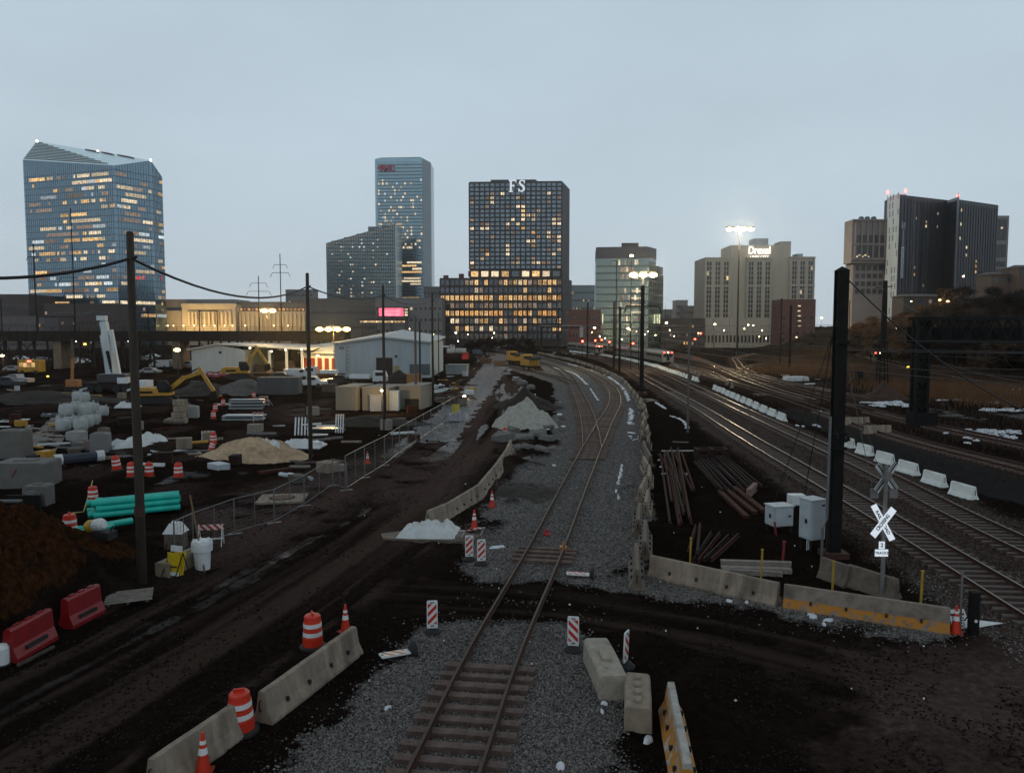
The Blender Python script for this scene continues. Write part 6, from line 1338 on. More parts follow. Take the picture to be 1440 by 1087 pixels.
# tarps and the slab below
def sheet(name, label, cat, c, rx, ry, hgt, m, seed, rz=0., grp=None, flat=.5):
    g = np.random.default_rng(seed); n = 26; u, v = np.meshgrid(np.linspace(-1, 1, n), np.linspace(-1, 1, n)); X = u * rx * (1 + .12 * fbm(v * 2 + seed, u, 5)); Y = v * ry * (1 + .2 * fbm(u * 2 + seed, v, 6))
    r = np.maximum(abs(u), abs(v)); flat = .3; H = hgt * (1 - r ** 3) * (flat + (1 - flat) * fbm(u * 1.6 + seed, v * 1.6, 9)) + hgt * .9 * (fbm(u * 6 + seed * 3 + v, v * 2.4 + u * 1.5, 10, 3) - .4) * (1 - r ** 6) + .02
    V = np.stack([X, Y, np.maximum(H, .01)], -1).reshape(-1, 3); i = (np.arange(n - 1)[:, None] * n + np.arange(n - 1)[None]).ravel(); Q = np.stack([i, i + 1, i + n + 1, i + n], 1)
    V = np.concatenate([V, V * [1, 1, 0] - [0, 0, .05]]); Q = np.concatenate([Q, Q[:, ::-1] + n * n]); o = raw_mesh(name, V, Q, m, None, True); o.location = c; o.rotation_euler[2] = rz; return tag(o, label, cat, grp)
o = T('road_slab', 'broken concrete slab under the white tarp at the road edge', 'slab', tuple(on(606, 757)), R(-6)); MB().prism([(-2.1, -.7), (2.0, -.8), (2.3, .3), (1.2, .9), (-1.4, .8), (-2.4, .1)], -.02, .16, 'z').build('slab_body', conc_dark, o)
sheet('white_tarp', 'crumpled white tarp lying on the broken slab beside the barrier chain', 'tarp', on(603, 750, -.14), 1.25, .95, .62, tarp, 3, R(-4))
sheet('white_tarp', 'white tarp draped over a mound just past the tallest wooden pole', 'tarp', on(206, 622, -.1), 1.5, 1.0, .7, tarp, 8, R(30)); sheet('white_tarp', 'white tarp strip lying before the tallest wooden pole', 'tarp', on(183, 628, -.1), 1.5, .9, .7, tarp, 11, R(40))
sheet('white_tarp', 'white sheet over a stack behind the tan sand heap', 'tarp', on(424, 627, -.1), 1.7, 1.2, .65, tarp, 15); sheet('white_tarp', 'small crumpled white sheet on top of the tan sand heap', 'tarp', on(375, 632, -.6), 1.3, .8, .8, tarp, 16)
sheet('white_tarp', 'pale blue sheet by the debris pile beyond the mesh fence', 'tarp', on(618, 551, -.1), 1.6, 1.3, 1.3, tarp, 17); sheet('white_tarp', 'white sheet crumpled by the excavator tracks', 'tarp', on(180, 574, -.1), 1.2, .9, .7, tarp, 18)
# heaps
def heap(name, label, px, py, rx, ry, h, m, seed, rz=0., sharp=1.25, px_top=None, rough=.2):
    n = 56; u, v = np.meshgrid(np.linspace(-1, 1, n), np.linspace(-1, 1, n)); r = np.hypot(u, v) * (1 + .5 * (fbm(u * 1.7 + seed, v * 1.7, 3) - .5)); H = h * np.clip(1 - r, 0, 1) ** sharp * (1 + rough * 3 * (fbm(u * 3 + seed, v * 3, 4) - .5)) + h * rough * (fbm(u * 9 + seed, v * 9, 5) - .5) * (r < 1) - .12
    V = np.stack([u * rx, v * ry, H], -1).reshape(-1, 3); i = (np.arange(n - 1)[:, None] * n + np.arange(n - 1)[None]).ravel(); Q = np.stack([i, i + 1, i + n + 1, i + n], 1); k = (r.ravel()[Q] < 1.08).any(1); o = raw_mesh(name, V, Q[k], m, None, True); o.location = on(px, py); o.rotation_euler[2] = rz; return tag(o, label, 'heap')
sandm = mat('sand', (.40, .29, .18), .95, 0, .3, 2.5, .7, 9, dirt=(.14, .085, .045), dirt_amt=.7); gravm = mat('pale_gravel', (.33, .325, .285), .95, 0, .25, 5, .7, 22, dirt=(.10, .095, .085), dirt_amt=.5); earthm = mat('dark_earth', (.022, .016, .012), .95, 0, .4, 3, .8, 10)
heap('sand_heap', 'heap of tan sand beside the sand-coloured planks and wooden pole', 355, 645, 4.4, 3.0, 1.9, sandm, 2, 0, .9); heap('gravel_heap', 'conical heap of pale gravel beside the haul road', 741, 601, 3.5, 3.0, 3.1, gravm, 5, 0, .85, rough=.17)
heap('earth_heap', 'dark earth mound just behind the pale gravel heap', 738, 574, 5.0, 4, 2.7, earthm, 7); heap('earth_heap', 'grey spoil bank by the white shed and the silver panels', 345, 553, 7.5, 6, 2.6, mat('grey_spoil', (.075, .07, .066), .95, 0, .3, 2, .7, 8), 9); heap('earth_heap', 'dark spoil mound by the yellow excavator bucket', 288, 553, 6, 5, 2.2, earthm, 12)
heap('earth_heap', 'red brown earth mound with snow at its foot beside the lattice mast', 1243, 561, 3.6, 2.6, 2.5, mat('red_earth', (.045, .022, .016), .95, 0, .4, 3, .8, 10), 14); heap('earth_heap', 'russet spoil ridge beyond the black gantry', 1362, 542, 9.5, 3.2, 1.7, mat('russet_spoil', (.10, .052, .022), .95, 0, .4, 2, .8, 10), 18, R(-38))
heap('earth_heap', 'long dark berm across the building site before the crane', 60, 565, 13, 4, 1.8, earthm, 21); heap('earth_heap', 'low dark mound in front of the beige containers', 520, 597, 7, 2.6, 1.2, earthm, 23); heap('earth_heap', 'dark mound behind the beige containers', 560, 538, 5, 3, 2.6, earthm, 24); heap('earth_heap', 'muddy bank next to the rails below the gravel heap', 735, 690, 2.4, 3.6, .7, earthm, 26)
# rubble lumps between heap and turnout
slabm = mat('rubble', (.13, .125, .115), .95, 0, .35, 3, .6, 12, dirt=(.04, .035, .03)); rub = [(735, 617, 1.6, .35), (757, 612, 1.3, .5), (765, 603, 1.2, .6), (775, 597, 1.4, .4), (728, 632, 1.1, .3), (748, 629, 1.3, .3), (770, 622, .9, .35), (717, 640, .8, .3), (785, 590, 1.0, .5), (708, 620, 1.4, .75), (792, 606, .6, .25), (760, 640, .7, .25), (738, 648, .6, .2), (722, 608, 1.0, .5), (776, 634, .6, .3), (790, 572, .9, .5), (747, 547, 1.1, .6), (735, 541, 1.3, .7), (726, 536, 1.2, .6)]
for i, (px, py, s, h) in enumerate(rub):
    g = random.Random(i); o = MB(); k = 7; a0 = g.uniform(0, 6); lo = [(s * g.uniform(.6, 1) * math.cos(a0 + j * 6.283 / k), s * g.uniform(.5, .8) * math.sin(a0 + j * 6.283 / k)) for j in range(k)]
    o.add([(x, y, -.1) for x, y in lo] + [(x * g.uniform(.75, .95), y * g.uniform(.75, .95), h * g.uniform(.7, 1.2)) for x, y in lo], [tuple(range(k))[::-1], tuple(range(k, 2 * k))] + [(j, (j + 1) % k, (j + 1) % k + k, j + k) for j in range(k)])
    b = o.build('rubble_block', slabm, None, bevel=.03); b.location = on(px, py); b.rotation_euler = (g.uniform(-.2, .2), g.uniform(-.2, .2), 0); tag(b, 'broken concrete lump dumped between the gravel heap and the turnout', 'rubble', 'rubble between the gravel heap and the turnout')
# snow
def snow():
    g = random.Random(4); mb = MB()
    def blob(x, y, r, e=1., a=0., h=.07):
        k = 12; z = gz(x, y) + .02; ring = []; ph = g.uniform(0, 6); 
        for j in range(k):
            t = j * 6.283 / k; rr = r * (1 + .35 * math.sin(2 * t + ph) * g.uniform(.4, 1) + g.uniform(-.22, .22)); u, v = rr * math.cos(t), rr * e * math.sin(t); ring.append((x + u * math.cos(a) - v * math.sin(a), y + u * math.sin(a) + v * math.cos(a)))
        mb.add([(u, v, z - .06) for u, v in ring] + [(x + (u - x) * .75, y + (v - y) * .75, z + h * g.uniform(.5, 1)) for u, v in ring] + [(x, y, z + h)], [(j, (j + 1) % k, (j + 1) % k + k, j + k) for j in range(k)] + [(j + k, (j + 1) % k + k, 2 * k) for j in range(k)])
    def trail(pts, r, n):
        ln = smooth_line([P(*q).xy[:] for q in pts], .5)
        for x, y, a in along(ln, n): blob(x + g.gauss(0, r * .25), y + g.gauss(0, r * .3), r * g.uniform(.8, 1.7), g.uniform(.35, .6), a + g.uniform(-.3, .3)) if g.random() < .95 else 0
    trail([(777, 517), (797, 522), (810, 527), (825, 541)], .30, .9); trail([(830, 547), (837, 557), (841, 563)], .2, .8); trail([(855, 530), (870, 540), (880, 552), (884, 564)], .36, .9); trail([(886, 575), (888, 588), (885, 598)], .34, .7); trail([(874, 655), (873, 668), (868, 682)], .13, .35); trail([(866, 690), (870, 702)], .13, .35)
    trail([(798, 512), (812, 515)], .5, .8); trail([(923, 567), (935, 575)], .28, .5); trail([(944, 586), (960, 592), (966, 602)], .26, .6)
    for px, py, r in ((887, 608, .45), (886, 613, .25), (903, 590, .3), (903, 602, .35), (901, 580, .25), (927, 648, .16), (930, 658, .2), (934, 668, .24), (967, 668, .22), (957, 693, .12), (779, 656, .22), (757, 683, .14), (753, 690, .14), (700, 770, .3), (788, 1082, .16), (911, 1043, .2), (847, 1005, .08), (850, 992, .09), (1142, 866, .26), (1165, 874, .2), (1159, 880, .1), (1026, 845, .13), (1050, 848, .1), (886, 800, .1), (970, 806, .12), (545, 998, .1), (1248, 672, .2), (780, 574, .9), (787, 582, .7), (764, 603, .6), (792, 600, .4), (789, 566, .5), (751, 555, .6), (717, 520, .6), (725, 530, .7), (735, 535, .5), (850, 527, .3), (832, 521, .3), (1120, 532, 1.6), (1105, 528, 1.2), (1140, 540, 1.2), (1150, 533, .8)): blob(*P(px, py).xy[:], r, .6, g.uniform(0, 3), .08)
    for px0, px1, py, r, n in ((1306, 1345, 553, 1.0, 16), (1212, 1278, 567, .9, 18), (1222, 1275, 570, .8, 10), (1330, 1440, 608, .36, 70), (1360, 1430, 617, .34, 46), (1375, 1425, 541, 1.0, 9), (1268, 1279, 545, .8, 8), (1380, 1440, 577, .6, 16), (1320, 1370, 563, .5, 12), (1392, 1406, 566, .5, 4), (1150, 1180, 580, .5, 5), (760, 815, 497, .9, 9), (1110, 1155, 600, .3, 5)):
        for _ in range(n): blob(*P(g.uniform(px0, px1), py + g.gauss(0, 2.2 if py > 600 else 1.0)).xy[:], r * g.uniform(.5, 1.3), g.uniform(.3, .7), g.uniform(0, 3), .1)
    for _ in range(14): px, py = g.uniform(885, 905), g.uniform(575, 620); blob(*P(px, py).xy[:], .1, .8, 0, .05)
    for _ in range(45): px, py = g.uniform(500, 1340), g.uniform(600, 1000); blob(*P(px, py).xy[:], .02 + .02 * g.random(), .8, 0, .03)
    tag(mb.build('snow', snow_m, None, smooth=True), 'patches of old snow melting along the tracks and in the yard', 'snow', kind='stuff')
snow()
# scrap rails, beams and timbers
def log(name, label, a, b, w, h, m, z=0., grp=None, prof='bar', part=None):
    p, q = on(*a), on(*b); p.z += z; q.z += z; c = (p + q) / 2; d = q - p; L = d.length; o = T(name, label, 'rail' if prof == 'rail' else ('beam' if m in (rust, rust_dark) else 'timber'), tuple(c), math.atan2(d.y, d.x), grp); o.rotation_euler[1] = -math.asin(max(-1, min(1, d.z / L)))
    if prof == 'rail': MB().prism(RAILP, -L / 2, L / 2, 'x').build('rail_bar', m, o)
    else: MB().box(0, 0, 0, L, w, h).build('beam_body', m, o, bevel=.01)
    return o
g = random.Random(9); k = 0
for i in range(15):
    t = i / 14; a = (929 + 30 * t + g.uniform(-4, 4), 640 + g.uniform(-4, 10)); b = (946 + 26 * t + g.uniform(-6, 10), 700 + g.uniform(-8, 46)); log('scrap_rail', 'rusty scrap rail in the heap by the barrier wall, %s from the wall' % ordn(i), a, b, .14, .16, rust if i % 3 else rust_dark, .05 + .10 * (i % 4), 'rusty scrap rails by the barrier wall', 'rail')
for i in range(11):
    t = i / 10; a = (976 + 44 * t, 653 - 8 * t + g.uniform(-1, 1)); b = (1010 + 62 * t, 692 - 1 * t + g.uniform(-3, 4)); log('scrap_rail', 'dark scrap rail in the neat row by the square cabinet, %s in line' % ordn(i), a, b, .14, .16, rust_dark, .12 + .04 * (i % 2), 'neat row of dark scrap rails by the cabinet', 'rail')
for i, (a, b) in enumerate((((1020, 690), (1062, 724)), ((1032, 688), (1075, 722)), ((1012, 694), (1050, 730)))): log('scrap_beam', 'rusty beam lying below the row of dark rails, %s of three' % ORD[i], a, b, .3, .2, rust, .0, 'rusty beams by the square cabinet')
for i, (a, b) in enumerate((((975, 795), (1000, 755)), ((982, 797), (1012, 757)), ((990, 797), (1024, 762)), ((1000, 799), (1038, 762)), ((980, 790), (984, 748)), ((968, 788), (978, 752)))): log('scrap_rail', 'rusty rail fanned out behind the plain long barrier, %s in the fan' % ORD[i], a, b, .14, .16, rust if i % 2 else rust_dark, .1 + .05 * i, 'fan of rusty rails behind the plain long barrier', 'rail')
o = T('steel_frame', 'dark rusty steel box frame beside the scrap rails', 'steel frame', tuple(on(1000, 646)), R(5)); [MB().bar((-1.1, y, z), (1.1, y, z), .16).build('frame_bar', rust_dark, o) for y in (-.5, .5) for z in (.1, .75)]; [MB().box(x, 0, 0, .16, 1.1, .85).build('end_plate', rust_dark, o) for x in (-1.1, 0, 1.1)]
log('long_pipe', 'thin grey pipe lying across the far end of the scrap rails', (930, 636), (975, 636), .1, .08, grey_metal, .06); log('plank', 'thin pale plank on the ground beside the scrap rails', (946, 622), (968, 623), .12, .06, plank, .03)
for i, (a, b, z, w) in enumerate((((1013, 797), (1112, 800), .1, .24), ((1014, 803), (1113, 806), .0, .3), ((1015, 806), (1100, 811), .0, .2))): log('timber', 'pale timber lying behind the long barrier corner, %s of three' % ORD[i], a, b, w, .2, plank, z, 'pale timbers behind the long barrier corner')
tr3 = on(1060, 694); log('plank', 'stub of broken pink timber standing beside the square cabinet', (1052, 700), (1062, 690), .25, .5, mat('pink_wood', (.17, .10, .075), .9), .0)
# stakes
def stake(px, py, py0, label, m, w=.07, lean=0.):
    p = on(px, py); h = A(px, py0, p.y).z - p.z; o = T('stake', label, 'stake', tuple(p)); MB().bar((0, 0, -.1), (lean, 0, h), w).build('shaft', m, o); MB().box(lean, 0, h - .02, w * 1.4, w * 1.4, .05).build('stake_cap', m, o)
ye = mat('stake_yellow', (.34, .22, .015), .6)
for px, py, y0, lb in ((970, 796, 757, 'yellow stake behind the corner of the plain long barrier'), (1070, 818, 773, 'yellow stake in front of the pale timbers'), (1170, 836, 790, 'yellow stake before the broken grey barrier'), (1294, 862, 803, 'yellow stake beyond the crossing sign post')): stake(px, py, y0, lb, ye, .06, .03)
rp = mat('red_paint', (.20, .012, .018), .6)
stake(1100, 795, 762, 'red stake in front of the tall grey cabinet', rp, .07, .06); stake(1092, 752, 735, 'bent red stake below the square cabinet', rp, .07, -.1)
# signal cabinets
def cabinet(px, py, w, d, h, leg, label, rz, tall):
    o = T('signal_cabinet', label, 'cabinet', tuple(on(px, py)), rz, None)
    MB().box(0, 0, leg, w, d, h).build('cabinet_body', grey_metal, o, bevel=.015); MB().box(0, 0, leg + h, w + .08, d + .08, .05).build('roof', grey_metal, o)
    dr = MB().box(0, -d / 2 - .015, leg + .06, w - .1, .03, h - .12).build('door', grey_metal, o); MB().box(w * .28, -d / 2 - .05, leg + h * (.86 if tall else .5), .12, .04, .07).build('handle', rubber, dr)
    d2 = MB().box(-w / 2 - .015, 0, leg + .06, .03, d - .1, h - .12).build('door', grey_metal, o); MB().box(-w / 2 - .05, -.1, leg + h * .42, .04, .1, .18).build('handle', dark_steel, d2)
    for x in (-w / 2 + .08, w / 2 - .08):
        for y in (-d / 2 + .08, d / 2 - .08): MB().bar((x, y, -.1), (x, y, leg), .07).build('leg', dark_steel, o)
    if tall: [MB().tube((x, -.05, 0), (x, -.05, leg), .025, n=6).build('conduit', white_p, o) for x in (-.3, -.2, -.1)]
    return o
cabinet(1095, 748, 1.0, .8, .92, .36, 'squat square grey signal cabinet beside the scrap rails', R(14), False); cabinet(1141, 772, .78, .75, 1.72, .5, 'tall grey signal cabinet next to the pointed black pole', R(22), True)
o = T('relay_box', 'small pale relay box between the two grey cabinets', 'box', tuple(on(1119, 726))); MB().box(0, 0, .6, .8, .5, .55).build('box_body', white_p, o, bevel=.02); MB().box(0, -.27, .66, .66, .03, .43).build('door', white_p, o); [MB().bar((x, 0, 0), (x, 0, .6), .06).build('leg', dark_steel, o) for x in (-.25, .25)]
# crossing sign
p = on(1240, 842); o = T('crossing_sign', 'railroad crossing sign post with lettered crossbuck below and a bare one above', 'crossing sign', tuple(p)); u = ppm(p.y); hp = A(1240, 655, p.y).z - p.z
MB().tube((0, 0, -.2), (0, 0, hp), .075, .07, 10).build('post', mat('post_grey', (.17, .16, .155), .6, .3, .2, 4), o)
sgw = mat('sign_white_glow', (.27, .285, .28), .5, 0, .08, 4, dirt=(.35, .35, .34), dirt_amt=.4); sgb = mat('sign_black', (.012, .012, .012), .6)  # made earlier as a glow for the roof letters, so these plates shine
z1 = A(1236, 733, p.y).z - p.z
for k, (ang, txt) in enumerate(((57, 'RAIL ROAD'), (-57, 'CROSSING'))):
    b = MB().prism([(-.66, -.115), (.66, -.115), (.66, .115), (-.66, .115)], -.008, .008, 'z').build('crossbuck_blade', sgw, o); b.matrix_local = Matrix.Translation((-.13, -.15 - .022 * k, z1)) @ Matrix.Rotation(R(-54), 4, 'Z') @ Matrix.Rotation(R(90), 4, 'X') @ Matrix.Rotation(R(-ang), 4, 'Z')
    text(txt if k else 'RAIL   ROAD', .155, sgb, b, (0, 0, .009), (0, 0, 0), bold=.006, extrude=.001)
b = MB().box(-.13, -.13, z1 - .95, .2, .02, .26).build('count_plate', sgw, o); text('2', .2, sgb, b, (-.13, -.142, z1 - .82), bold=.006, extrude=.001); b = MB().box(-.13, -.13, z1 - 1.22, .46, .02, .25).build('tracks_plate', sgw, o); text('TRACKS', .125, sgb, b, (-.13, -.142, z1 - 1.10), bold=.004, extrude=.001); 
z2 = A(1246, 672, p.y).z - p.z
for k, ang in enumerate((47, -47)):
    b = MB().prism([(-.66, -.13), (.66, -.13), (.66, .13), (-.66, .13)], -.008, .008, 'z').build('crossbuck_blade', mat('sign_back', (.5, .52, .52), .5, .1), o); b.matrix_local = Matrix.Translation((.1, .15 + .03 * k, z2)) @ Matrix.Rotation(R(20), 4, 'Z') @ Matrix.Rotation(R(90), 4, 'X') @ Matrix.Rotation(R(-ang), 4, 'Z')
    MB().box(0, 0, .01, 1.3, .05, .02).build('stiffener', sgb, b); MB().box(0, .085, .01, 1.3, .02, .012).build('stiffener', sgb, b)
for s in (-.32, .36): MB().box(s, .14, z2 - .75, .28, .05, .34).build('back_plate', MAT['post_grey'], o)
MB().box(0, -.1, z2 - .05, .2, .2, .3).build('clamp', MAT['post_grey'], o)
o = T('junction_box', 'small white junction box beside the crossing sign post', 'box', tuple(on(1253, 840))); MB().box(0, 0, .1, .24, .16, .42).build('box_body', white_p, o, bevel=.01); MB().box(0, -.09, .14, .18, .02, .34).build('lid', white_p, o); MB().bar((0, 0, -.1), (0, 0, .1), .06).build('post', dark_steel, o)
# posts and fallen sign boards at the road mouth
stake(1350, 888, 806, 'thin rusty pole at the end of the orange banded barrier', MAT['post_grey'], .05); p = on(1368, 893); o = T('black_post', 'black post with a white reflector between the fallen sign boards', 'post', tuple(p)); MB().box(0, 0, -.2, .24, .24, A(1368, 832, p.y).z - p.z + .2).build('post_body', black_steel, o); MB().lathe([(.05, 0), (.05, .02)], 8).build('reflector', white_band, o).matrix_local = Matrix.Translation((0, -.125, .5)) @ Matrix.Rotation(R(90), 4, 'X'); MB().bar((-.2, 0, 1.2), (.2, 0, 1.15), .06).build('crossarm', black_steel, o)
o = T('notice_board', 'white notice board with red print leaning at the barrier end', 'sign', tuple(on(1353, 884)), R(8)); b = MB().box(0, 0, 0, .62, .02, .62).build('board', white_p, o); b.rotation_euler[0] = R(-35); pr = MB(); pr.box(0, -.015, .42, .5, .01, .07); pr.build('red_print', rp, b); pr = MB(); [pr.box(0, -.014, .33 - .08 * k, .4 - .05 * k, .01, .03) for k in range(3)]; pr.bar((-.15, -.016, .02), (.15, -.016, .14), .02); pr.bar((.15, -.016, .02), (-.15, -.016, .14), .02); tag(pr.build('black_print', sgb, b), kind='stuff'); MB().bar((.2, .3, 0), (.2, .02, .4), .03).build('strut', dark_steel, o)
o = T('notice_board', 'blank white triangular board lying on the ground past the black post', 'sign', tuple(on(1384, 877, -.05)), R(0)); MB().prism([(-.35, -.32), (.62, .02), (-.35, .38)], 0, .02, 'z').build('board', white_p, o); MB().box(-.3, 0, -.06, .05, .6, .06).build('batten', plank_d, o)
# mesh fence panels
def fence(pts, h, label, n_w, grp=None):
    P0 = [on(*q) for q in pts]; o = T('mesh_fence', label, 'fence', (0, 0, 0), 0, grp)
    gal = MAT['galvanised']
    for i, p in enumerate(P0):
        MB().tube((p.x, p.y, p.z - .1), (p.x, p.y, p.z + h), .035, n=6).build('post', gal, o)
        MB().box(p.x, p.y, p.z, .7, .14, .05, .6).build('foot', gal, o)
    for p, q in zip(P0[:-1], P0[1:]):
        r = MB(); up = Vector((0, 0, 1)); r.tube(p + up * h, q + up * h, .025, n=5); r.tube(p + up * .15, q + up * .15, .022, n=5); r.tube(p.lerp(q, .5) + up * .15, p.lerp(q, .5) + up * h, .02, n=5); r.build('panel_frame', gal, o)
        m = MB(); L = (q - p).length; k = max(6, int(L / .32))
        for j in range(1, k): c = p.lerp(q, j / k); m.bar(c + up * .15, c + up * h, .007)
        for j in range(1, 9): m.bar(p + up * (.15 + (h - .15) * j / 9), q + up * (.15 + (h - .15) * j / 9), .007)
        tag(m.build('wire_mesh', mat('fence_wire', (.07, .072, .075), .6, .4), o), kind='stuff')
fence([(486, 690), (513, 672), (541, 655), (562, 638), (585, 622), (606, 608), (626, 594), (640, 585)], 2.1, 'long chain of mesh fence panels along the haul road before the containers', 6)
fence([(488, 690), (468, 684), (428, 712), (386, 736), (330, 752), (272, 776), (246, 790)], 1.7, 'sagging mesh fence round the manhole slab by the tallest pole', 6)
# ---------------------------------------------------------------- the building site
shed_blue = corrugated('shed_sheet', (.33, .385, .41), .5, 'X', .55, .1, (.24, .27, .28)); roof_w = corrugated('roof_sheet', (.40, .42, .41), .5, 'X', .5, .1)
dark_in = mat('dark_interior', (.02, .018, .016), .9)
# shed with the open canopy
Ys = 174.; o = T('white_shed', 'pale blue sheet metal shed with a lamp lit open canopy', 'shed', tuple(A(307, 523, Ys).xy) + (0,)); x0, x1, xc = A(271, 523, Ys).x, A(345, 523, Ys).x, A(308, 523, Ys).x; x0 -= xc; x1 -= xc; ze, zr = A(300, 492, Ys).z, A(300, 485, Ys).z; Dp = 22.
MB().add([(x0, 0, 0), (x1, 0, 0), (x1, 0, ze), (0, 0, zr), (x0, 0, ze), (x0, Dp, 0), (x1, Dp, 0), (x1, Dp, ze), (0, Dp, zr), (x0, Dp, ze)], [(0, 1, 2, 3, 4), (6, 5, 9, 8, 7), (0, 4, 9, 5), (1, 6, 7, 2)]).build('wall', shed_blue, o)
xr = A(436, 523, Ys).x - xc; rf = MB(); rf.hexa([(x0 - .8, -.8, ze - .1), (0, -.8, zr + .05), (0, Dp, zr + .05), (x0 - .8, Dp, ze - .1), (x0 - .8, -.8, ze + .15), (0, -.8, zr + .3), (0, Dp, zr + .3), (x0 - .8, Dp, ze + .15)]); rf.hexa([(0.002, -.8, zr + .05), (xr, 1.0, ze - .15), (xr, Dp, ze + .5), (.002, Dp, zr + .05), (.002, -.8, zr + .3), (xr, 1.0, ze + .1), (xr, Dp, ze + .75), (.002, Dp, zr + .3)]); rf.build('roof', roof_w, o)
for px in (378, 402, 424): x = A(px, 523, Ys).x - xc; MB().box(x, 1.4, 0, .5, .5, ze - .1).build('column', white_p, o); MB().box(x, 1.4, 0, 1.0, 1.0, .7).build('column_base', concrete, o)
MB().box((x1 + xr) / 2, Dp - .2, 0, xr - x1, .3, ze).build('back_wall', dark_in, o); MB().box((x1 + xr) / 2, Dp / 2, .03, xr - x1, Dp, .1).build('floor_slab', conc_dark, o)
for k in range(4): MB().box(x1 + 2 + k * 3.2, 6 + (k % 2) * 4, .13, 2.4, 2, 1.6 + .5 * (k % 3)).build('stored_crate', plank_d, o)
MB().lathe([(.3, 0), (.3, .12)], 10).build('wall_light', dark_steel, o).matrix_local = Matrix.Translation((.6, -.05, ze - .6)) @ Matrix.Rotation(R(90), 4, 'X')
# red lit shed behind
Yb = 182.; o = T('red_lit_shed', 'low shed with brick red doors glowing under an orange wall lamp', 'shed', tuple(A(450, 523, Yb).xy) + (0,)); w = A(474, 523, Yb).x - A(425, 523, Yb).x; h = A(450, 497, Yb).z
MB().box(0, 4, 0, w, 8, h).build('wall', white_p, o); MB().hexa([(-w / 2 - 1, -.8, h), (w / 2 + 6, -.8, h), (w / 2 + 6, 9, h + 3.2), (-w / 2 - 1, 9, h + 1.6), (-w / 2 - 1, -.8, h + .2), (w / 2 + 6, -.8, h + .2), (w / 2 + 6, 9, h + 3.4), (-w / 2 - 1, 9, h + 1.8)]).build('roof', roof_w, o); [MB().box(-w / 2 + w * (k + .5) / 5, -.03, 0, 1.0, .1, h * .75).build('door', mat('brick_door', (.20, .03, .015), .7), o) for k in range(5)]
# white warehouse
Yw = 158.; xm = A(538, 528, Yw).x; o = T('white_warehouse', 'large pale blue sheet metal warehouse with a dark open doorway', 'warehouse', (xm, Yw, 0)); x0, x1 = A(471, 528, Yw).x - xm, A(605, 528, Yw).x - xm; xr = A(545, 470, Yw).x - xm; ze0, ze1, zr = A(471, 484, Yw).z, A(605, 482, Yw).z, A(540, 475, Yw).z; D = 30
mb = MB().add([(x0, 0, 0), (x1, 0, 0), (x1, 0, ze1), (0, 0, zr), (x0, 0, ze0), (x0, D, 0), (x1, D, 0), (x1, D, ze1), (0, D, zr), (x0, D, ze0)], [(0, 1, 2, 3, 4), (6, 5, 9, 8, 7), (0, 4, 9, 5), (1, 6, 7, 2)]); mb.build('wall', shed_blue, o)
rf = MB(); rf.hexa([(x0 - .6, -.6, ze0 - .1), (0, -.6, zr), (0, D, zr + 1.4), (x0 - .6, D, ze0 + .8), (x0 - .6, -.6, ze0 + .25), (0, -.6, zr + .3), (0, D, zr + 1.7), (x0 - .6, D, ze0 + 1.1)]); rf.hexa([(.002, -.6, zr), (x1 + .6, -.6, ze1 - .1), (x1 + .6, D, ze1 + .8), (.002, D, zr + 1.4), (.002, -.6, zr + .3), (x1 + .6, -.6, ze1 + .25), (x1 + .6, D, ze1 + 1.1), (.002, D, zr + 1.7)]); rf.build('roof', roof_w, o)
def wall_px(name, px0, px1, y0, y1, m, proud=.06, d=.1): a, b = A(px0, y0, Yw), A(px1, y1, Yw); MB().box((a.x + b.x) / 2 - xm, -proud, b.z, b.x - a.x, d, a.z - b.z).build(name, m, o)
wall_px('doorway', 529, 552, 503, 531, dark_in); wall_px('door', 554, 561, 514, 530, mat('door_yellow', (.30, .22, .08), .7)); wall_px('vent_louvre', 477, 484, 487.5, 491.5, MAT['grey_wall']); wall_px('lower_cladding', 576, 605, 512, 527, MAT['slit'], .05); wall_px('downpipe', 486.6, 487.4, 485, 526, MAT['grey_wall'], .1, .15)
for k in range(7): wall_px('ladder_rung', 488.5, 491, 488 + 5.4 * k, 489 + 5.4 * k, MAT['grey_wall'], .12)
o2 = MB().lathe([(.25, 0), (.25, .15)], 8).build('wall_light', dark_steel, o); o2.matrix_local = Matrix.Translation((A(557, 501, Yw).x - xm, -.06, A(557, 501, Yw).z)) @ Matrix.Rotation(R(90), 4, 'X')
# beige containers
def container(px, py, w, d, h, label, m, rz=0., group=None, ribs=True, name='site_container'):
    o = T(name, label, 'container', tuple(on(px, py)), rz, group); MB().box(0, d / 2, .12, w, d, h).build('container_body', m, o, bevel=.03); MB().box(0, d / 2, .12 + h, w + .12, d + .12, .08).build('roof', m, o)
    n = int(w / .32) if ribs else 0
    if n: mb = MB(); [mb.box(-w / 2 + w * (k + .5) / n, -.02, .2, w / n * .5, .06, h - .2) for k in range(n)]; tag(mb.build('ribs', m, o), kind='stuff')
    for s in (-1, 1): MB().box(s * (w / 2 - .2), d / 2, 0, .25, d, .12).build('skid', dark_steel, o)
    return o
CG = 'beige site containers by the warehouse'
container(487, 579, 2.6, 6, 2.75, 'open fronted beige container, at the end of the row away from the pole', tank_m, R(-9), CG); o = container(528, 579, 3.3, 6, 2.7, 'beige container with grey panels before it, next to the wooden pole', tank_m, R(-9), CG); o = container(577, 577, 2.8, 6, 2.8, 'beige container with a dark low hatch by the warehouse corner', tank_m, R(-9), CG); MB().box(0.2, -.08, .2, 1.7, .12, 1.2).build('hatch', dark_in, o)
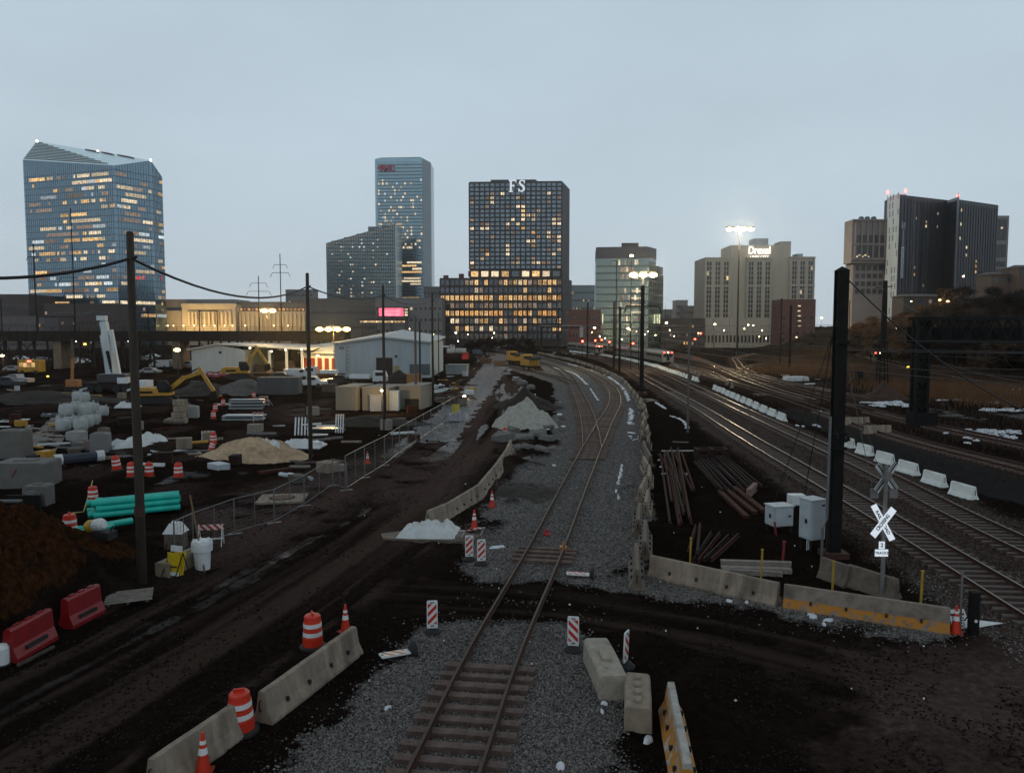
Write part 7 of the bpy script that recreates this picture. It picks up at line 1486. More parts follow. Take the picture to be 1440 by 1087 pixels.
container(531, 580, 1.9, .6, 1.9, 'grey panel cabinet standing before the middle beige container', mat('panel_grey', (.24, .25, .27), .6), R(-6), None, False, 'panel_cabinet'); container(553, 579, 1.3, .8, 2.3, 'pale blue cabinet beside the wooden pole at the containers', shed_blue, R(-6), None, False, 'panel_cabinet'); container(391, 556, 6.1, 2.4, 2.5, 'dark grey shipping container beside the sand heap pole', mat('container_grey', (.06, .065, .07), .7, 0, .2, 1, streak=True), R(2), None)
container(582, 540, 2.6, 1.4, 1.6, 'orange tan crate at the foot of the warehouse', mat('crate_orange', (.30, .14, .055), .8), 0, None, False, 'crate'); container(500, 528.5, 1.2, 1, 1.7, 'dark crate stack at the warehouse wall, first of two', dark_in, 0, None, False, 'crate'); container(508, 528.5, 1.2, 1, 1.6, 'dark crate stack at the warehouse wall, second of two', dark_in, 0, None, False, 'crate')
container(462, 553, 2.1, 1.6, 1.2, 'low dark crate between the grey container and the beige ones', plank_d, 0, None, False, 'crate')
# vehicles
glassv = mat('vehicle_glass', (.02, .024, .028), .12); carw = mat('car_white', (.5, .52, .53), .35, 0, .08, 2); card = mat('car_dark', (.03, .032, .036), .3, 0, .2, 2); cars_ = mat('car_silver', (.24, .25, .26), .3, .4, .1, 2)
def vehicle(px, py, label, kind, m, rz=0., s=1., cat=None):
    o = T({'van': 'parked_van', 'pickup': 'pickup_truck', 'truck': 'flatbed_truck', 'car': 'parked_car'}[kind], label, cat or {'van': 'van', 'pickup': 'pickup', 'truck': 'truck', 'car': 'car'}[kind], tuple(on(px, py)), rz); o.scale = (s, s, s)
    P_ = {'car': [(-2.2, .35), (2.2, .35), (2.25, .8), (1.3, .95), (.7, 1.42), (-1.1, 1.45), (-1.9, .98), (-2.25, .9)], 'van': [(-2.6, .4), (2.6, .4), (2.65, 1.1), (1.9, 1.3), (1.4, 2.1), (-2.55, 2.15), (-2.65, 1.2)], 'pickup': [(-2.8, .45), (2.7, .45), (2.75, 1.1), (1.6, 1.2), (1.0, 1.85), (-.5, 1.88), (-.75, 1.2), (-2.8, 1.15)], 'truck': [(1.2, .6), (3.6, .6), (3.65, 1.5), (3.3, 2.4), (1.3, 2.5), (1.2, 1.0)]}[kind]
    W2 = .9 if kind != 'truck' else 1.1; mb = MB(); mb.prism([(a, b) for a, b in P_], -W2, W2, 'y'); b = mb.build('body', m, o, bevel=.04)
    gl = {'car': ((-1.0, .6), 1.0, .36), 'van': ((.5, 1.5), 1.4, .5), 'pickup': ((-.45, .95), 1.28, .45), 'truck': ((1.7, 3.2), 1.6, .6)}[kind]
    for sd in (-1, 1): MB().box(sum(gl[0]) / 2, sd * (W2 + .003), gl[1], gl[0][1] - gl[0][0], .02, gl[2]).build('side_window', glassv, o)
    if kind == 'truck': MB().box(-1.5, 0, .9, 5.0, 2.2, .2).build('flatbed', dark_steel, o); MB().box(-1.2, 0, 1.1, 3.6, 1.6, .7).build('load_bundle', white_p, o)
    for x in ((-1.4, 1.4) if kind != 'truck' else (-2.8, -1.7, 2.6)):
        for sd in (-1, 1): MB().lathe([(.2, -.12), (.36, -.12), (.38, 0), (.36, .12), (.2, .12)], 12).build('wheel', rubber, o).matrix_local = Matrix.Translation((x, sd * (W2 - .08), .37)) @ Matrix.Rotation(R(90), 4, 'X')
    return o
for a in ((419, 534, 'white van parked in front of the shed canopy', 'van', carw, R(4)), (455, 533, 'white flatbed truck beside the sand heap pole', 'truck', carw, R(180)), (437, 545, 'white pickup parked by the red lit shed', 'pickup', carw, R(4)), (396, 535, 'dark car under the shed canopy edge', 'car', card, 0), (475, 541, 'dark pickup near the warehouse corner', 'pickup', card, R(8)), (516, 540, 'white flatbed truck at the warehouse doorway', 'truck', carw, 0),
          (20, 523, 'pale car parked under the viaduct at the picture edge', 'car', cars_, 0), (226, 518, 'white van parked beyond the yellow excavator', 'van', carw, R(180)), (247, 517, 'white van beside the low post lamp', 'van', carw, R(180)), (264, 518, 'pale pickup beside the white shed gable', 'pickup', cars_, 0), (10, 545, 'dark pickup at the edge of the building site', 'pickup', card, 0), (25, 540, 'silver pickup beside the dark one on the building site', 'pickup', cars_, R(170)),
          (212, 526, 'silver car just past the tallest wooden pole', 'car', cars_, 0), (672, 499, 'dark blue covered truck near the red box', 'van', mat('truck_blue', (.03, .05, .09), .5), R(60)), (630, 491, 'white truck covered in pale bags far down the haul road', 'truck', carw, R(15)), (700, 489, 'white car parked below the bare trees', 'car', carw, 0), (590, 494, 'pale car beyond the warehouse', 'car', cars_, 0)): vehicle(*a)
vg = random.Random(3)
for i in range(18):
    px = vg.uniform(0, 225) if i < 11 else vg.uniform(575, 720); py = vg.uniform(503, 514) if i < 11 else vg.uniform(484, 491); vehicle(px, py, 'distant car standing in line behind the viaduct and sheds', 'car', (carw, card, cars_)[i % 3], vg.choice((0, R(180))) + vg.uniform(-.1, .1))['group'] = 'distant cars behind the viaduct and sheds'
# lit bus
o = T('lit_bus', 'yellow bus with glowing windows under the viaduct', 'bus', tuple(on(45, 526)), R(3)); MB().prism([(-5.5, .5), (5.5, .5), (5.5, 3.0), (5.2, 3.2), (-5.2, 3.2), (-5.5, 3.0)], -1.25, 1.25, 'y').build('body', cat_yellow, o, bevel=.05).scale = (.42, 1, 1)
for k in range(4): MB().box(-1.55 + k * .85, -1.28, 1.6, .72, .04, .95).build('window', WARM[0], o)
MB().box(.2, -1.29, 2.75, .8, .05, .25).build('red_light', redl, o); [put(MB().lathe([(.2, -.15), (.48, -.15), (.48, .15), (.2, .15)], 12).build('wheel', rubber, o), Matrix.Translation((x, sd * 1.1, .48)) @ Matrix.Rotation(R(90), 4, 'X')) for x in (-1.4, 1.4) for sd in (-1, 1)]
# excavators
def excavator(px, py, label, rz, boom, s=1.):
    o = T('excavator', label, 'excavator', tuple(on(px, py)), rz); o.scale = (s, s, s)
    for sd in (-1, 1): MB().prism([(-2.0, .15), (-1.7, 0), (1.7, 0), (2.1, .25), (2.1, .65), (1.7, .9), (-1.7, .9), (-2.1, .6)], sd * 1.25 - .3, sd * 1.25 + .3, 'y').build('crawler_track', rubber, o)
    MB().box(0, 0, .45, 1.6, 2.0, .55).build('undercarriage', dark_steel, o)
    MB().prism([(-2.6, 1.05), (1.6, 1.05), (1.6, 1.45), (.4, 1.5), (.2, 2.1), (-2.3, 2.15), (-2.75, 1.9)], -1.35, 1.35, 'y').build('house_body', cat_yellow, o, bevel=.05); MB().prism([(-2.9, 1.1), (-2.1, 1.05), (-2.1, 2.0), (-2.8, 1.9)], -1.3, 1.3, 'y').build('counterweight', cat_yellow, o, bevel=.06)
    MB().prism([(.1, 1.5), (1.7, 1.5), (1.75, 2.2), (1.2, 3.05), (.1, 3.05)], -1.34, -.35, 'y').build('cab', dark_steel, o, bevel=.04); MB().prism([(.3, 2.05), (1.55, 2.05), (1.15, 2.9), (.3, 2.9)], -1.37, -1.30, 'y').build('cab_window', glassv, o); MB().box(-1.2, -1.37, 1.4, 1.6, .03, .3).build('side_panel', rust_dark, o)
    b0 = Vector((1.2, .25, 1.7)); b1, b2, b3, b4 = [Vector((x, .25, z)) for x, z in boom]
    mb = MB(); mb.bar(b0, b1, .45, .6); mb.bar(b1 - (b1 - b0).normalized() * .2, b2, .4, .5); mb.build('boom', cat_yellow, o); mb = MB(); mb.bar(b2 + (b2 - b3).normalized() * .7, b3, .34, .44); mb.build('stick', cat_yellow, o)
    mb = MB(); mb.tube(b0 + Vector((.3, 0, -.3)), b0.lerp(b1, .8) + Vector((0, 0, -.1)), .09); mb.tube(b1 + Vector((0, 0, .3)), b2 + (b2 - b3).normalized() * .6, .08); mb.build('hydraulic_ram', dark_steel, o)
    d = (b4 - b3).normalized(); n = Vector((d.z, 0, -d.x)); mb = MB(); pr = [b3 - n * .1, b3 + n * .35, b4 + n * .6, b4 + d * .2 - n * .1, b4 - n * .5 + d * .0, b3 - n * .4]; mb.prism([(q.x, q.z) for q in pr], -.3, .8, 'y'); mb.build('bucket', rust_dark, o); return o
excavator(224, 567, 'yellow excavator with its boom reaching over to the dark spoil mound', R(8), [(3.2, 3.4), (5.4, 4.1), (6.9, 1.5), (7.0, .5)], 1.0)
excavator(337, 533, 'yellow excavator with raised folded boom before the shed canopy', R(12), [(2.0, 4.0), (3.0, 5.2), (4.6, 2.6), (4.7, 1.6)], 1.15)
# white crane with raised boom
p = on(157, 552); o = T('mobile_crane', 'mobile crane with a raised white box boom beside the tallest wooden pole', 'crane', tuple(p)); Yc = p.y; a = A(158, 531, Yc) - p; b = A(145, 447, Yc) - p; cw = mat('crane_white', (.50, .56, .57), .5, 0, .12, 1.2, streak=True, dirt=(.3, .33, .33))
MB().bar(a, a.lerp(b, .72), 1.25, 1.2).build('boom_section', cw, o); MB().bar(a.lerp(b, .68), a.lerp(b, .93), .95, .95).build('boom_section', cw, o); mb = MB(); mb.bar(a.lerp(b, .92), b, .75, .75); mb.box(b.x, b.y - .3, b.z - .4, 1.3, .8, .7); mb.build('boom_head', cw, o)
mb = MB(); u = (b - a); sd = Vector((.95, -.1, 0)); mb.bar(a + sd * 1.2 + u * .05, a + sd + u * .8, .5, .5)
for k in range(12): mb.bar(a + Vector((-.65, -.66, 0)) + u * (.05 + .05 * k), a + Vector((.6, -.66, 0)) + u * (.09 + .05 * k), .06)
mb.build('boom_lattice', cw, o); MB().tube(a + Vector((.4, -.2, -.8)), a.lerp(b, .45) + Vector((.3, -.9, 0)), .22).build('hydraulic_ram', dark_steel, o); MB().path([b + Vector((-.4, -.4, 0)), a + Vector((-.7, -.8, 1))], .03, 4).build('hoist_rope', dark_steel, o)
MB().box(.6, 0, 1.5, 4.2, 2.6, 1.3).build('crane_house', card, o, bevel=.1); MB().box(2.4, -.3, 1.4, 1.6, 2.2, .9).build('counterweight', white_p, o); MB().box(.4, 0, .6, 8, 2.6, .9).build('carrier', dark_steel, o); MB().box(4.9, 0, .8, 1.8, 2.5, 1.0).build('carrier_cab', white_p, o)
[put(MB().lathe([(.2, -.2), (.6, -.2), (.6, .2), (.2, .2)], 12).build('wheel', rubber, o), Matrix.Translation((x, s * 1.2, .6)) @ Matrix.Rotation(R(90), 4, 'X')) for x in (-2.6, -1.2, 1.4, 2.8) for s in (-1, 1)]; [MB().bar((x, -1.3, .7), (x, -3.2, .5), .25).build('outrigger', cw, o) for x in (-3, 4)]
# drilling rig
o = T('drill_rig', 'small orange drilling rig with a pointed mast beside the crane', 'drill rig', tuple(on(104, 551))); MB().box(0, 0, 0, 2.2, 1.6, .6).build('crawler_track', rubber, o); MB().box(0, 0, .6, 1.8, 1.4, 1.1).build('body', mat('rig_orange', (.30, .12, .03), .6), o, bevel=.05); MB().bar((-.1, -.3, .8), (.15, -.3, 5.0), .32).build('mast_lower', MAT['rig_orange'], o); [MB().bar((x, -.3, 4.8), (.15 + x * .5, -.3, 8), .07).build('mast_tip', pole_grey, o) for x in (-.1, .2)]
# bulk bags
bagm = mat('white_bag', (.33, .355, .35), .8, 0, .15, 3, .5, 7, dirt=(.25, .25, .24))
def bag_mesh(seed):
    g = random.Random(seed); n = 10; V = []; prof = [(.40, 0), (.53, .12), (.56, .45), (.54, .85), (.46, 1.02), (.2, 1.1)]; mb = MB(); k = 12
    for r, z in prof:
        for j in range(k): t = j * 6.283 / k; sq = 1 / max(abs(math.cos(t)), abs(math.sin(t))) ** .55; rr = r * sq * (1 + g.uniform(-.06, .06)); V.append((rr * math.cos(t), rr * math.sin(t), z + g.uniform(-.04, .04)))
    mb.add(V, [(i * k + j, i * k + (j + 1) % k, (i + 1) * k + (j + 1) % k, (i + 1) * k + j) for i in range(len(prof) - 1) for j in range(k)] + [tuple(range(k))[::-1], tuple(range(5 * k, 6 * k))]); return mb.mesh('bag_body', bagm, True)
bms = [bag_mesh(i) for i in range(4)]; lp = MB(); [lp.path([(sx * .4, sy * .4, .95), (sx * .35, sy * .3, 1.25), (sx * .2, sy * .4, .98)], .03, 4) for sx in (-1, 1) for sy in (-1, 1)]; lpm = lp.mesh('lifting_loops', bagm)
def bag(loc, label, group, s=1.):
    o = T('bulk_bag', label, 'bag', loc, rnd.uniform(0, 6), group); o.scale = (s, s, s); link('bag_body', rnd.choice(bms), o); tag(link('lifting_loops', lpm, o), kind='stuff')
for i, (px, py, z) in enumerate(((101, 582, 0), (108, 579, 0), (117, 580, 0), (110, 577, 1.05), (119, 577, 1.05), (130, 584, 0), (145, 584, 0), (131, 580, 0), (89, 606, 0), (98, 603, 0), (106, 600, 0), (94, 601, 1.05), (101, 599, 1.05), (114, 604, 0), (122, 602, 0), (130, 598, 0), (119, 600, 1.05), (127, 596, 1.05), (88, 600, 0), (133, 594, 0))):
    p = on(px, py); bag((p.x, p.y, p.z + z - .05), 'white bulk bag on the building site, %s in the cluster by the pale slab path' % ordn(i), 'white bulk bags by the slab path', 1.08)
for i in range(5): p = on(632 + 5 * i, 506); bag((p.x, p.y, p.z + 2.2), 'white bulk bag heaped on the grey skip, %s along' % ORD[i], 'bags on the grey skip', 1.5)
o = T('waste_skip', 'grey skip heaped with white bags beside the warehouse corner pole', 'skip', tuple(on(642, 528)), R(-4)); MB().prism([(-2.1, .25), (2.1, .25), (2.25, 2.3), (-2.25, 2.3)], -1.2, 4, 'y').build('skip_body', mat('skip_grey', (.22, .235, .235), .7, .1, .2, 1, streak=True), o); [MB().box(x, -1.24, .3, .12, .1, 1.95).build('rib', MAT['skip_grey'], o) for x in (-1.4, -.7, 0, .7, 1.4)]; MB().box(0, -1.25, 2.2, 4.6, .14, .14).build('rim', MAT['skip_grey'], o)
o = T('red_box', 'bright red box standing in the haul road beyond the grey skip', 'box', tuple(on(654, 506))); MB().box(0, 1, .1, 2.0, 2, 2.5).build('box_body', mat('bright_red', (.55, .02, .015), .5), o, bevel=.05); MB().box(0, -.02, .3, 1.6, .06, 2.0).build('door', MAT['bright_red'], o)
def skip(px, py, label, m): o = T('open_skip', label, 'skip', tuple(on(px, py)), rnd.uniform(-.2, .2)); MB().prism([(-1.6, .1), (1.6, .1), (2.0, 1.4), (-2.0, 1.4)], -.9, .9, 'y').build('skip_body', m, o); [MB().box(x, -.92, .2, .1, .1, 1.1).build('rib', m, o) for x in (-1, 0, 1)]; MB().box(0, 0, 1.0, 3.2, 1.5, .5).build('load', plank_d, o)
skip(683, 511, 'low brown skip beyond the debris pile', mat('skip_brown', (.085, .045, .028), .8)); skip(703, 515, 'low tan skip beside the brown one', mat('skip_tan', (.13, .08, .045), .8))
# slab path and precast pieces
o = T('slab_path', 'pale path of concrete slabs across the dark building site', 'path', (0, 0, 0)); o['kind'] = 'structure'
pa, pb = on(48, 640), on(92, 588)
for k in range(7): a_, b_ = pa.lerp(pb, k / 7 + .004), pa.lerp(pb, (k + 1) / 7 - .004); w = 1.5; z = max(gz(a_.x, a_.y), gz(b_.x, b_.y)) + .02; MB().hexa([(a_.x - w, a_.y, z - .3), (a_.x + w, a_.y, z - .3), (b_.x + w, b_.y, z - .3), (b_.x - w, b_.y, z - .3), (a_.x - w, a_.y, z), (a_.x + w, a_.y, z), (b_.x + w, b_.y, z), (b_.x - w, b_.y, z)]).build('slab', mat('path_slab', (.135, .115, .10), .9, 0, .3, 2, .4), o)
def precast(px, py, w, d, h, label, rz=0., m=concrete, marks=False, name='precast_block'):
    o = T(name, label, 'concrete block', tuple(on(px, py)), rz); MB().prism([(-w / 2, 0), (w / 2, 0), (w / 2, h - .1), (w / 2 - .1, h), (-w / 2 + .1, h), (-w / 2, h - .1)], 0, d, 'y', 2, .01).build('block_body', m, o, bevel=.02); MB().box(0, d / 2, h, w * .4, d * .3, .06).build('lifting_key', m, o)
    if marks: mk = MB(); [mk.bar((x, -.015, h * .45), (x + dx, -.015, h * .8), .07, .03) for x, dx in ((-.28, .30),)]; tag(mk.build('red_marks', mat('spray_red', (.30, .03, .04), .7), o), kind='stuff')
    return o
precast(102, 621, 1.25, 1.2, .9, 'pale square block by the bulk bags', R(-4), mat('block_pale', (.26, .27, .255), .9, 0, .2, 2, .3)); precast(139, 636, 1.3, 1.1, 1.5, 'grey rounded precast block beside the small pink one', R(12), MAT['grey_wall']); precast(124, 632, .9, 1, .8, 'small pinkish precast block beside the grey one', 0, mat('block_pink', (.17, .13, .125), .9)); precast(143, 610, .8, .8, .7, 'small dark block behind the grey precast block', 0, conc_dark)
precast(24, 688, 3.1, 2.2, 1.55, 'big grey concrete box culvert with faint pink marks at the site edge', R(4), mat('culvert_grey', (.12, .116, .108), .9, 0, .2, 1.5, .3, dirt=(.08, .075, .07)), True); precast(12, 646, 1.9, 1.6, 2.1, 'grey concrete stack behind the big box culvert', R(4), MAT['culvert_grey']); precast(48, 712, 1.2, 1.0, 1.15, 'pale manhole riser with red spray marks above the concrete pipe', R(4), MAT['culvert_grey'], True)
p, q = on(46, 715) + Vector((0, 0, .5)), on(24, 748) + Vector((0, 0, .45)); o = T('concrete_pipe', 'jointed grey concrete pipe sloping down from the manhole riser', 'pipe', tuple(p)); d = q - p; MB().tube((0, 0, 0), d, .42, n=14).build('pipe_wall', MAT['culvert_grey'], o, smooth=True); [MB().tube(d * t, d * (t + .06), .48, n=14).build('pipe_collar', MAT['culvert_grey'], o) for t in (.02, .32, .62, .92)]
o = T('trench_box', 'black steel trench box sunk in the dirt at the picture edge', 'trench box', tuple(on(8, 765))); MB().box(0, 0, 0, 1.5, .15, 1.7).build('side_plate', black_steel, o); MB().box(0, 1.4, 0, 1.5, .15, 1.7).build('side_plate', black_steel, o); MB().box(0, .7, 1.2, .12, 1.3, .12).build('spreader', black_steel, o); MB().box(0, -.02, 1.7, 1.5, .3, .08).build('rim', pole_grey, o)
# pillars of stacked pieces at 255
o = T('precast_column', 'pale stack of concrete pieces beside the yellow excavator bucket', 'concrete stack', tuple(on(256, 590))); rnd2 = random.Random(2)
for k in range(4): MB().box(-.2 + rnd2.uniform(-.1, .1) - .12 * k, .3 * k, .62 * k, 1.15, 1.1, .58, rnd2.uniform(-.15, .15)).build('block', concrete, o, bevel=.03)
precast(271, 587, 1.0, 1, 1.25, 'pale cube leaning on the stack of concrete pieces', R(10), MAT['block_pale']); precast(246, 594, 2.3, 1.5, .3, 'flat pale slab lying at the foot of the concrete stack', R(10), concrete)
# silver panels in stacks
for j, (px, py, w, n, lb) in enumerate(((346, 578, 4.0, 6, 'upper stack of silver panels beside the drums'), (340, 590, 4.2, 3, 'lower spread of bluish panels before the silver stack'))):
    o = T('panel_stack', lb, 'panel stack', tuple(on(px, py)), R(3 - 4 * j)); sm = mat('silver_panel', (.34, .38, .40), .4, .4, .15, 1)
    for k in range(n): MB().box(rnd.uniform(-.12, .12), .6 + rnd.uniform(-.06, .06), .12 + .2 * k, w, 1.5, .13).build('panel', sm if k % 2 == 0 else MAT['slit'], o); 
    [MB().box(x, .6, 0, .2, 1.6, .12).build('bearer', plank_d, o) for x in (-1.4, 1.4)]
# red and white barricades near the shed
for i, (px, py, lb) in enumerate(((296, 530, 'red plastic barrier before the white shed gable, first'), (304, 530, 'red plastic barrier before the white shed gable, second'), (311, 529, 'red plastic barrier before the white shed gable, third'), (320, 529, 'red plastic barrier before the white shed gable, fourth'))):
    o = T('plastic_barrier', lb, 'barrier', tuple(on(px, py)), R(4)); MB().prism([(-.3, 0), (-.14, .4), (-.1, 1.0), (.1, 1.0), (.14, .4), (.3, 0)], -.65, .65, 'x').build('barrier_body', red_plastic, o); MB().box(0, -.16, .5, .9, .04, .2).build('white_panel', white_band, o)
for px, py, rz, lb in ((371, 566, 20, 'red and white barricade before the dark container'), (377, 569, -30, 'second red and white barricade before the dark container'), (293, 622, 10, 'low red board barricade beside the sand heap drum'), (364, 592, 10, 'collapsed barricade below the silver panels')): barricade(px, py, lb, R(rz), R(20) if px != 293 else 0)
# upright pallet frames and boards
for px, py, n, w, h, lb in ((424, 612, 5, 1.5, 1.7, 'pale slatted frame standing by the sand heap pole'), (477, 609, 4, .9, 1.8, 'pale slatted frame standing below the open beige container')):
    o = T('slatted_frame', lb, 'pallet', tuple(on(px, py))); o.rotation_euler[0] = R(-12); [MB().box(-w / 2 + w * (k + .5) / n, 0, 0, w / n * .45, .03, h).build('slat', white_p, o) for k in range(n)]; [MB().box(0, .04, z, w, .05, .1).build('bearer', plank_d, o) for z in (.2, h - .3)]
for i, (px, py, w, lb) in enumerate(((458, 599, 1.8, 'pale board on the dark stack, topmost'), (448, 603, 2.0, 'pale board on the dark stack, beside the pole'), (447, 612, 1.8, 'pale board lying below the dark stack'), (447, 615, 1.5, 'pale board lowest below the dark stack'), (30, 592, 1.6, 'white board lying at the site edge beside the red sheet'), (5, 594, 1.6, 'white board at the very site edge, upper'), (6, 600, 1.7, 'white board at the very site edge, lower'), (36, 600, 1.4, 'pale plank lying near the slab path'))):
    o = MB().box(0, 0, 0, w, .5, .1).build('board', white_p, None, bevel=.01); o.location = on(px, py, -.15 if i < 2 else 0); o.rotation_euler[2] = R(5); tag(o, lb, 'board')
o = T('dark_stack', 'dark stack of sheets under the pale boards by the sand heap pole', 'stack', tuple(on(455, 608))); [MB().box(rnd.uniform(-.1, .1), .8, .09 * k, 3.4, 1.4, .08).build('sheet', card, o) for k in range(4)]
o = T('red_sheet', 'crumpled red sheet lying at the site edge by white boards', 'sheet', tuple(on(21, 593))); MB().add([(-.9, -.5, 0), (.9, -.4, .05), (1.0, .5, 0), (-.8, .6, .1), (0, 0, .5)], [(0, 1, 4), (1, 2, 4), (2, 3, 4), (3, 0, 4)]).build('sheet_body', red_plastic, o)
o = T('tyre', 'black and white tyre ring lying beside the slab path', 'tyre', tuple(on(74, 588))); MB().path([(1.0 * math.cos(t * .3142), .9 * math.sin(t * .3142), .2) for t in range(21)], .2, 8).build('tyre_ring', mat('tyre_grey', (.06, .06, .06), .8, 0, .5, 3), o)
# person like bundle is really a roll of cloth: leave as a roll
o = T('cloth_roll', 'dark roll bound with white cloth at both ends', 'roll', tuple(on(112, 650)), R(42)); MB().tube((-1.6, 0, .4), (1.6, .0, .4), .36, n=10).build('roll_body', mat('roll_navy', (.03, .035, .05), .8), o); [MB().tube((x, 0, .4), (x + .5, 0, .4), .42, n=10).build('cloth_band', tarp, o) for x in (-1.6, 1.1)]
for px, py, lb in ((90, 556, 'yellow steel beam lying before the drilling rig'), (125, 561, 'yellow machine frame lying past the drilling rig')): o = T('steel_beam', lb, 'beam', tuple(on(px, py)), R(3)); MB().box(0, 0, .15, 3.6, .4, .3).build('beam_body', yellow_paint, o); [MB().box(x, 0, 0, .3, .6, .15).build('bearer', dark_steel, o) for x in (-1.2, 1.2)]
# clutter: planks, pipes, offcuts scattered over the building site
cg = random.Random(21); cm = [plank, plank_d, rust, rust_dark, white_p, grey_metal, MAT['culvert_grey'], cat_yellow, concrete]
LMK = [(307, 505, 'the white shed'), (538, 500, 'the white warehouse'), (528, 565, 'the beige containers'), (355, 640, 'the tan sand heap'), (391, 545, 'the dark grey container'), (224, 555, 'the reaching yellow excavator'), (157, 540, 'the white crane'), (110, 590, 'the white bulk bags'), (60, 615, 'the pale slab path'), (24, 680, 'the big box culvert'), (210, 660, 'the four drums'), (346, 575, 'the silver panels'), (256, 580, 'the pale concrete stack'), (437, 650, 'the sand heap pole'), (397, 703, 'the manhole slab'), (640, 555, 'the debris pile'), (45, 520, 'the lit bus'), (430, 620, 'the pale slatted frame')]
CNT = {}
CN = ['pale weathered', 'dark brown', 'rust brown', 'dark rusty', 'white', 'pale grey', 'dull grey', 'yellow', 'concrete coloured']
for i in range(160):
    px, py = cg.choice(((cg.uniform(0, 290), cg.uniform(525, 640)), (cg.uniform(290, 600), cg.uniform(535, 625)), (cg.uniform(0, 160), cg.uniform(580, 660)), (cg.uniform(605, 665), cg.uniform(528, 570)), (cg.uniform(200, 480), cg.uniform(560, 680))))
    p = on(px, py); mi = cg.randrange(9); m = cm[mi]; k = cg.randrange(3); lm = min(LMK, key=lambda q: (q[0] - px) ** 2 + 4 * (q[1] - py) ** 2)[2]; nm, ct = (('offcut', 'timber'), ('scrap_pipe', 'pipe'), ('crate', 'crate'))[k]
    if k == 0: o = MB().box(0, 0, 0, cg.uniform(.8, 2.6), cg.uniform(.15, .5), cg.uniform(.08, .25)).build(nm, m, None, bevel=.01)
    elif k == 1: L = cg.uniform(1, 3.2); o = MB().tube((-L / 2, 0, .12), (L / 2, 0, .12), cg.uniform(.08, .16), n=8).build(nm, m, None)
    else: o = MB().box(0, 0, 0, cg.uniform(.6, 1.5), cg.uniform(.5, 1.1), cg.uniform(.4, 1.1)).build(nm, m, None, bevel=.03)
    o.location = p; o.rotation_euler = (0, 0, cg.uniform(-.8, .8)); o['group'] = nm + 's strewn over the building site'
    key = (mi, nm, lm); CNT[key] = CNT.get(key, 0) + 1; w = {'offcut': 'board offcut', 'scrap_pipe': 'short pipe', 'crate': 'small crate'}[nm]
    tag(o, (CN[mi] + ' ' + w + ' on the bare ground near ' + lm if CNT[key] == 1 else 'another ' + CN[mi] + ' ' + w + ' near ' + lm + (', second' if CNT[key] == 2 else ', third')), ct)
# debris pile of rusty bars by the fence
for i in range(34):
    a = (cg.uniform(612, 655), cg.uniform(540, 572)); p = on(*a); L = cg.uniform(1.5, 4); o = MB().bar((-L / 2, 0, 0), (L / 2, 0, cg.uniform(-.3, .6)), .16).build('scrap_bar', cg.choice((rust, rust_dark, plank_d)), None); o.location = p + Vector((0, 0, cg.uniform(.15, 1.2))); o.rotation_euler[2] = cg.uniform(-1.2, 1.5); tag(o, 'rusty bar jutting from the debris pile beside the mesh fence', 'scrap', 'rusty bars of the debris pile')
heap('debris_heap', 'dark heap of earth and scrap under the rusty bars by the mesh fence', 632, 560, 4.5, 5, 1.5, earthm, 31)
o = T('hydrant_post', 'yellow marker post beside the debris pile', 'post', tuple(on(641, 585))); MB().box(0, 0, 0, .9, .3, 1.3).build('post_body', mat('lime_yellow', (.42, .36, .05), .6), o); MB().box(0, -.2, 0, 1.4, .5, .3).build('foot', white_p, o)
sheet('white_tarp', 'pale grey sheet over a stack at the end of the mesh fence', 'tarp', on(645, 590, -.05), 1.0, 1.4, 1.0, mat('grey_tarp', (.22, .22, .24), .7), 33)
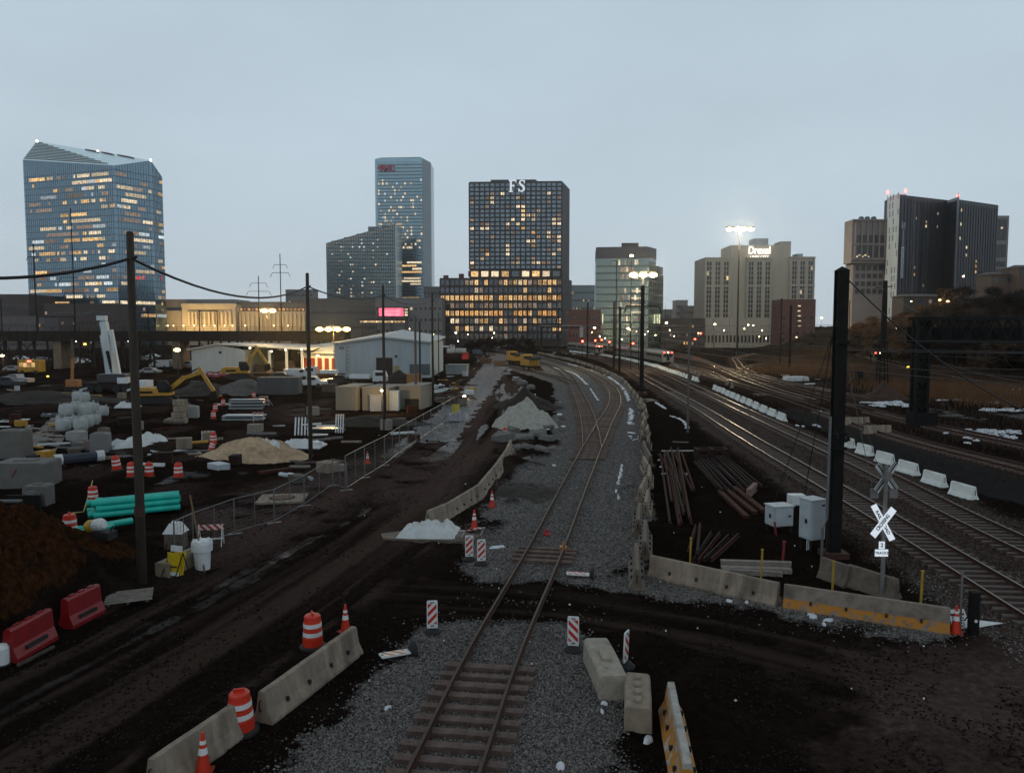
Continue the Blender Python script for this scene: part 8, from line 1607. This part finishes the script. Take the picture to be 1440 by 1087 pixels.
# yellow track machines
def trackmachine(px, py, label, rz, s):
    o = T('track_machine', label, 'rail vehicle', tuple(P(px, py, .2)), rz); o.scale = (s, s, s)
    MB().box(0, 2.5, .6, 2.8, 6.5, .5).build('chassis', dark_steel, o); MB().box(0, 1.4, 1.1, 2.7, 3.2, 1.5).build('engine_cover', cat_yellow, o, bevel=.06); MB().box(0, 4.6, 1.1, 2.5, 2.0, 2.6).build('cab', cat_yellow, o, bevel=.06); MB().box(0, 3.58, 2.5, 2.1, .06, .8).build('cab_window', glassv, o)
    MB().box(0, .2, 2.55, 2.8, 2.2, .5).build('radiator', dark_in, o); [MB().bar((x, -.35, 1.9), (x * 1.5, -.5, .25), .16).build('work_arm', cat_yellow, o) for x in (-.8, -.3, .3, .8)]; MB().box(0, -.32, 1.9, 2.5, .2, .5).build('front_plate', cat_yellow, o)
    [put(MB().lathe([(.15, -.08), (.38, -.08), (.42, .08), (.15, .08)], 12).build('wheel', rust_dark, o), Matrix.Translation((x, y, .42)) @ Matrix.Rotation(R(90), 4, 'Y')) for x in (-.72, .72) for y in (.4, 4.8)]
trackmachine(751, 521, 'yellow track machine with splayed work arms at the end of the spur', R(22), 1.0); trackmachine(730, 513, 'rusty yellow track machine queued behind the other one', R(26), 1.0)
# light hut pile near the yard road, and a white flat pile
o = T('white_pile', 'low stack of white sheets beside the S-curved yard track', 'stack', tuple(on(1122, 536)), R(4)); [MB().box(0, 1, .3 * k, 4.6 - .2 * k, 2, .28).build('sheet', white_p, o) for k in range(3)]
o = T('track_worker_kit', 'dark relay case with a yellow lamp standing beside the yard signal', 'case', tuple(on(1208, 536))); MB().box(0, 0, .2, 1.2, .8, 1.7).build('case_body', black_steel, o); MB().bar((-.8, -.3, 0), (.2, 0, 1.6), .1).build('strut', rust_dark, o)
for px, py, lb in ((1420, 556, 'white trestle frame lying by the russet spoil ridge'),): o = T('trestle', lb, 'trestle', tuple(on(px, py))); [MB().bar((x, 0, 0), (x + 1.2, .4, .9), .12).build('leg', white_p, o) for x in (-1.4, -.4, .6)]; MB().bar((-1.4, .2, .4), (1.8, .4, .5), .12).build('beam', white_p, o)
# ---------------------------------------------------------------- haze
def haze():
    m = bpy.data.materials.new('haze_air'); m.use_nodes = True; t = m.node_tree; t.nodes.clear(); o = N(t, 'ShaderNodeOutputMaterial'); v = N(t, 'ShaderNodeVolumePrincipled')
    v.inputs['Color'].default_value = (.93, .96, 1, 1); v.inputs['Density'].default_value = HAZE; v.inputs['Anisotropy'].default_value = .88
    t.links.new(v.outputs[0], o.inputs['Volume']); m.cycles.homogeneous_volume = True
    tag(MB().box(0, 500, -4, 1900, 1500, 262).build('haze', m, None), 'thin evening haze hanging over the railway yard and city', 'haze', kind='stuff')
HAZE = .00012
if HAZE: haze()
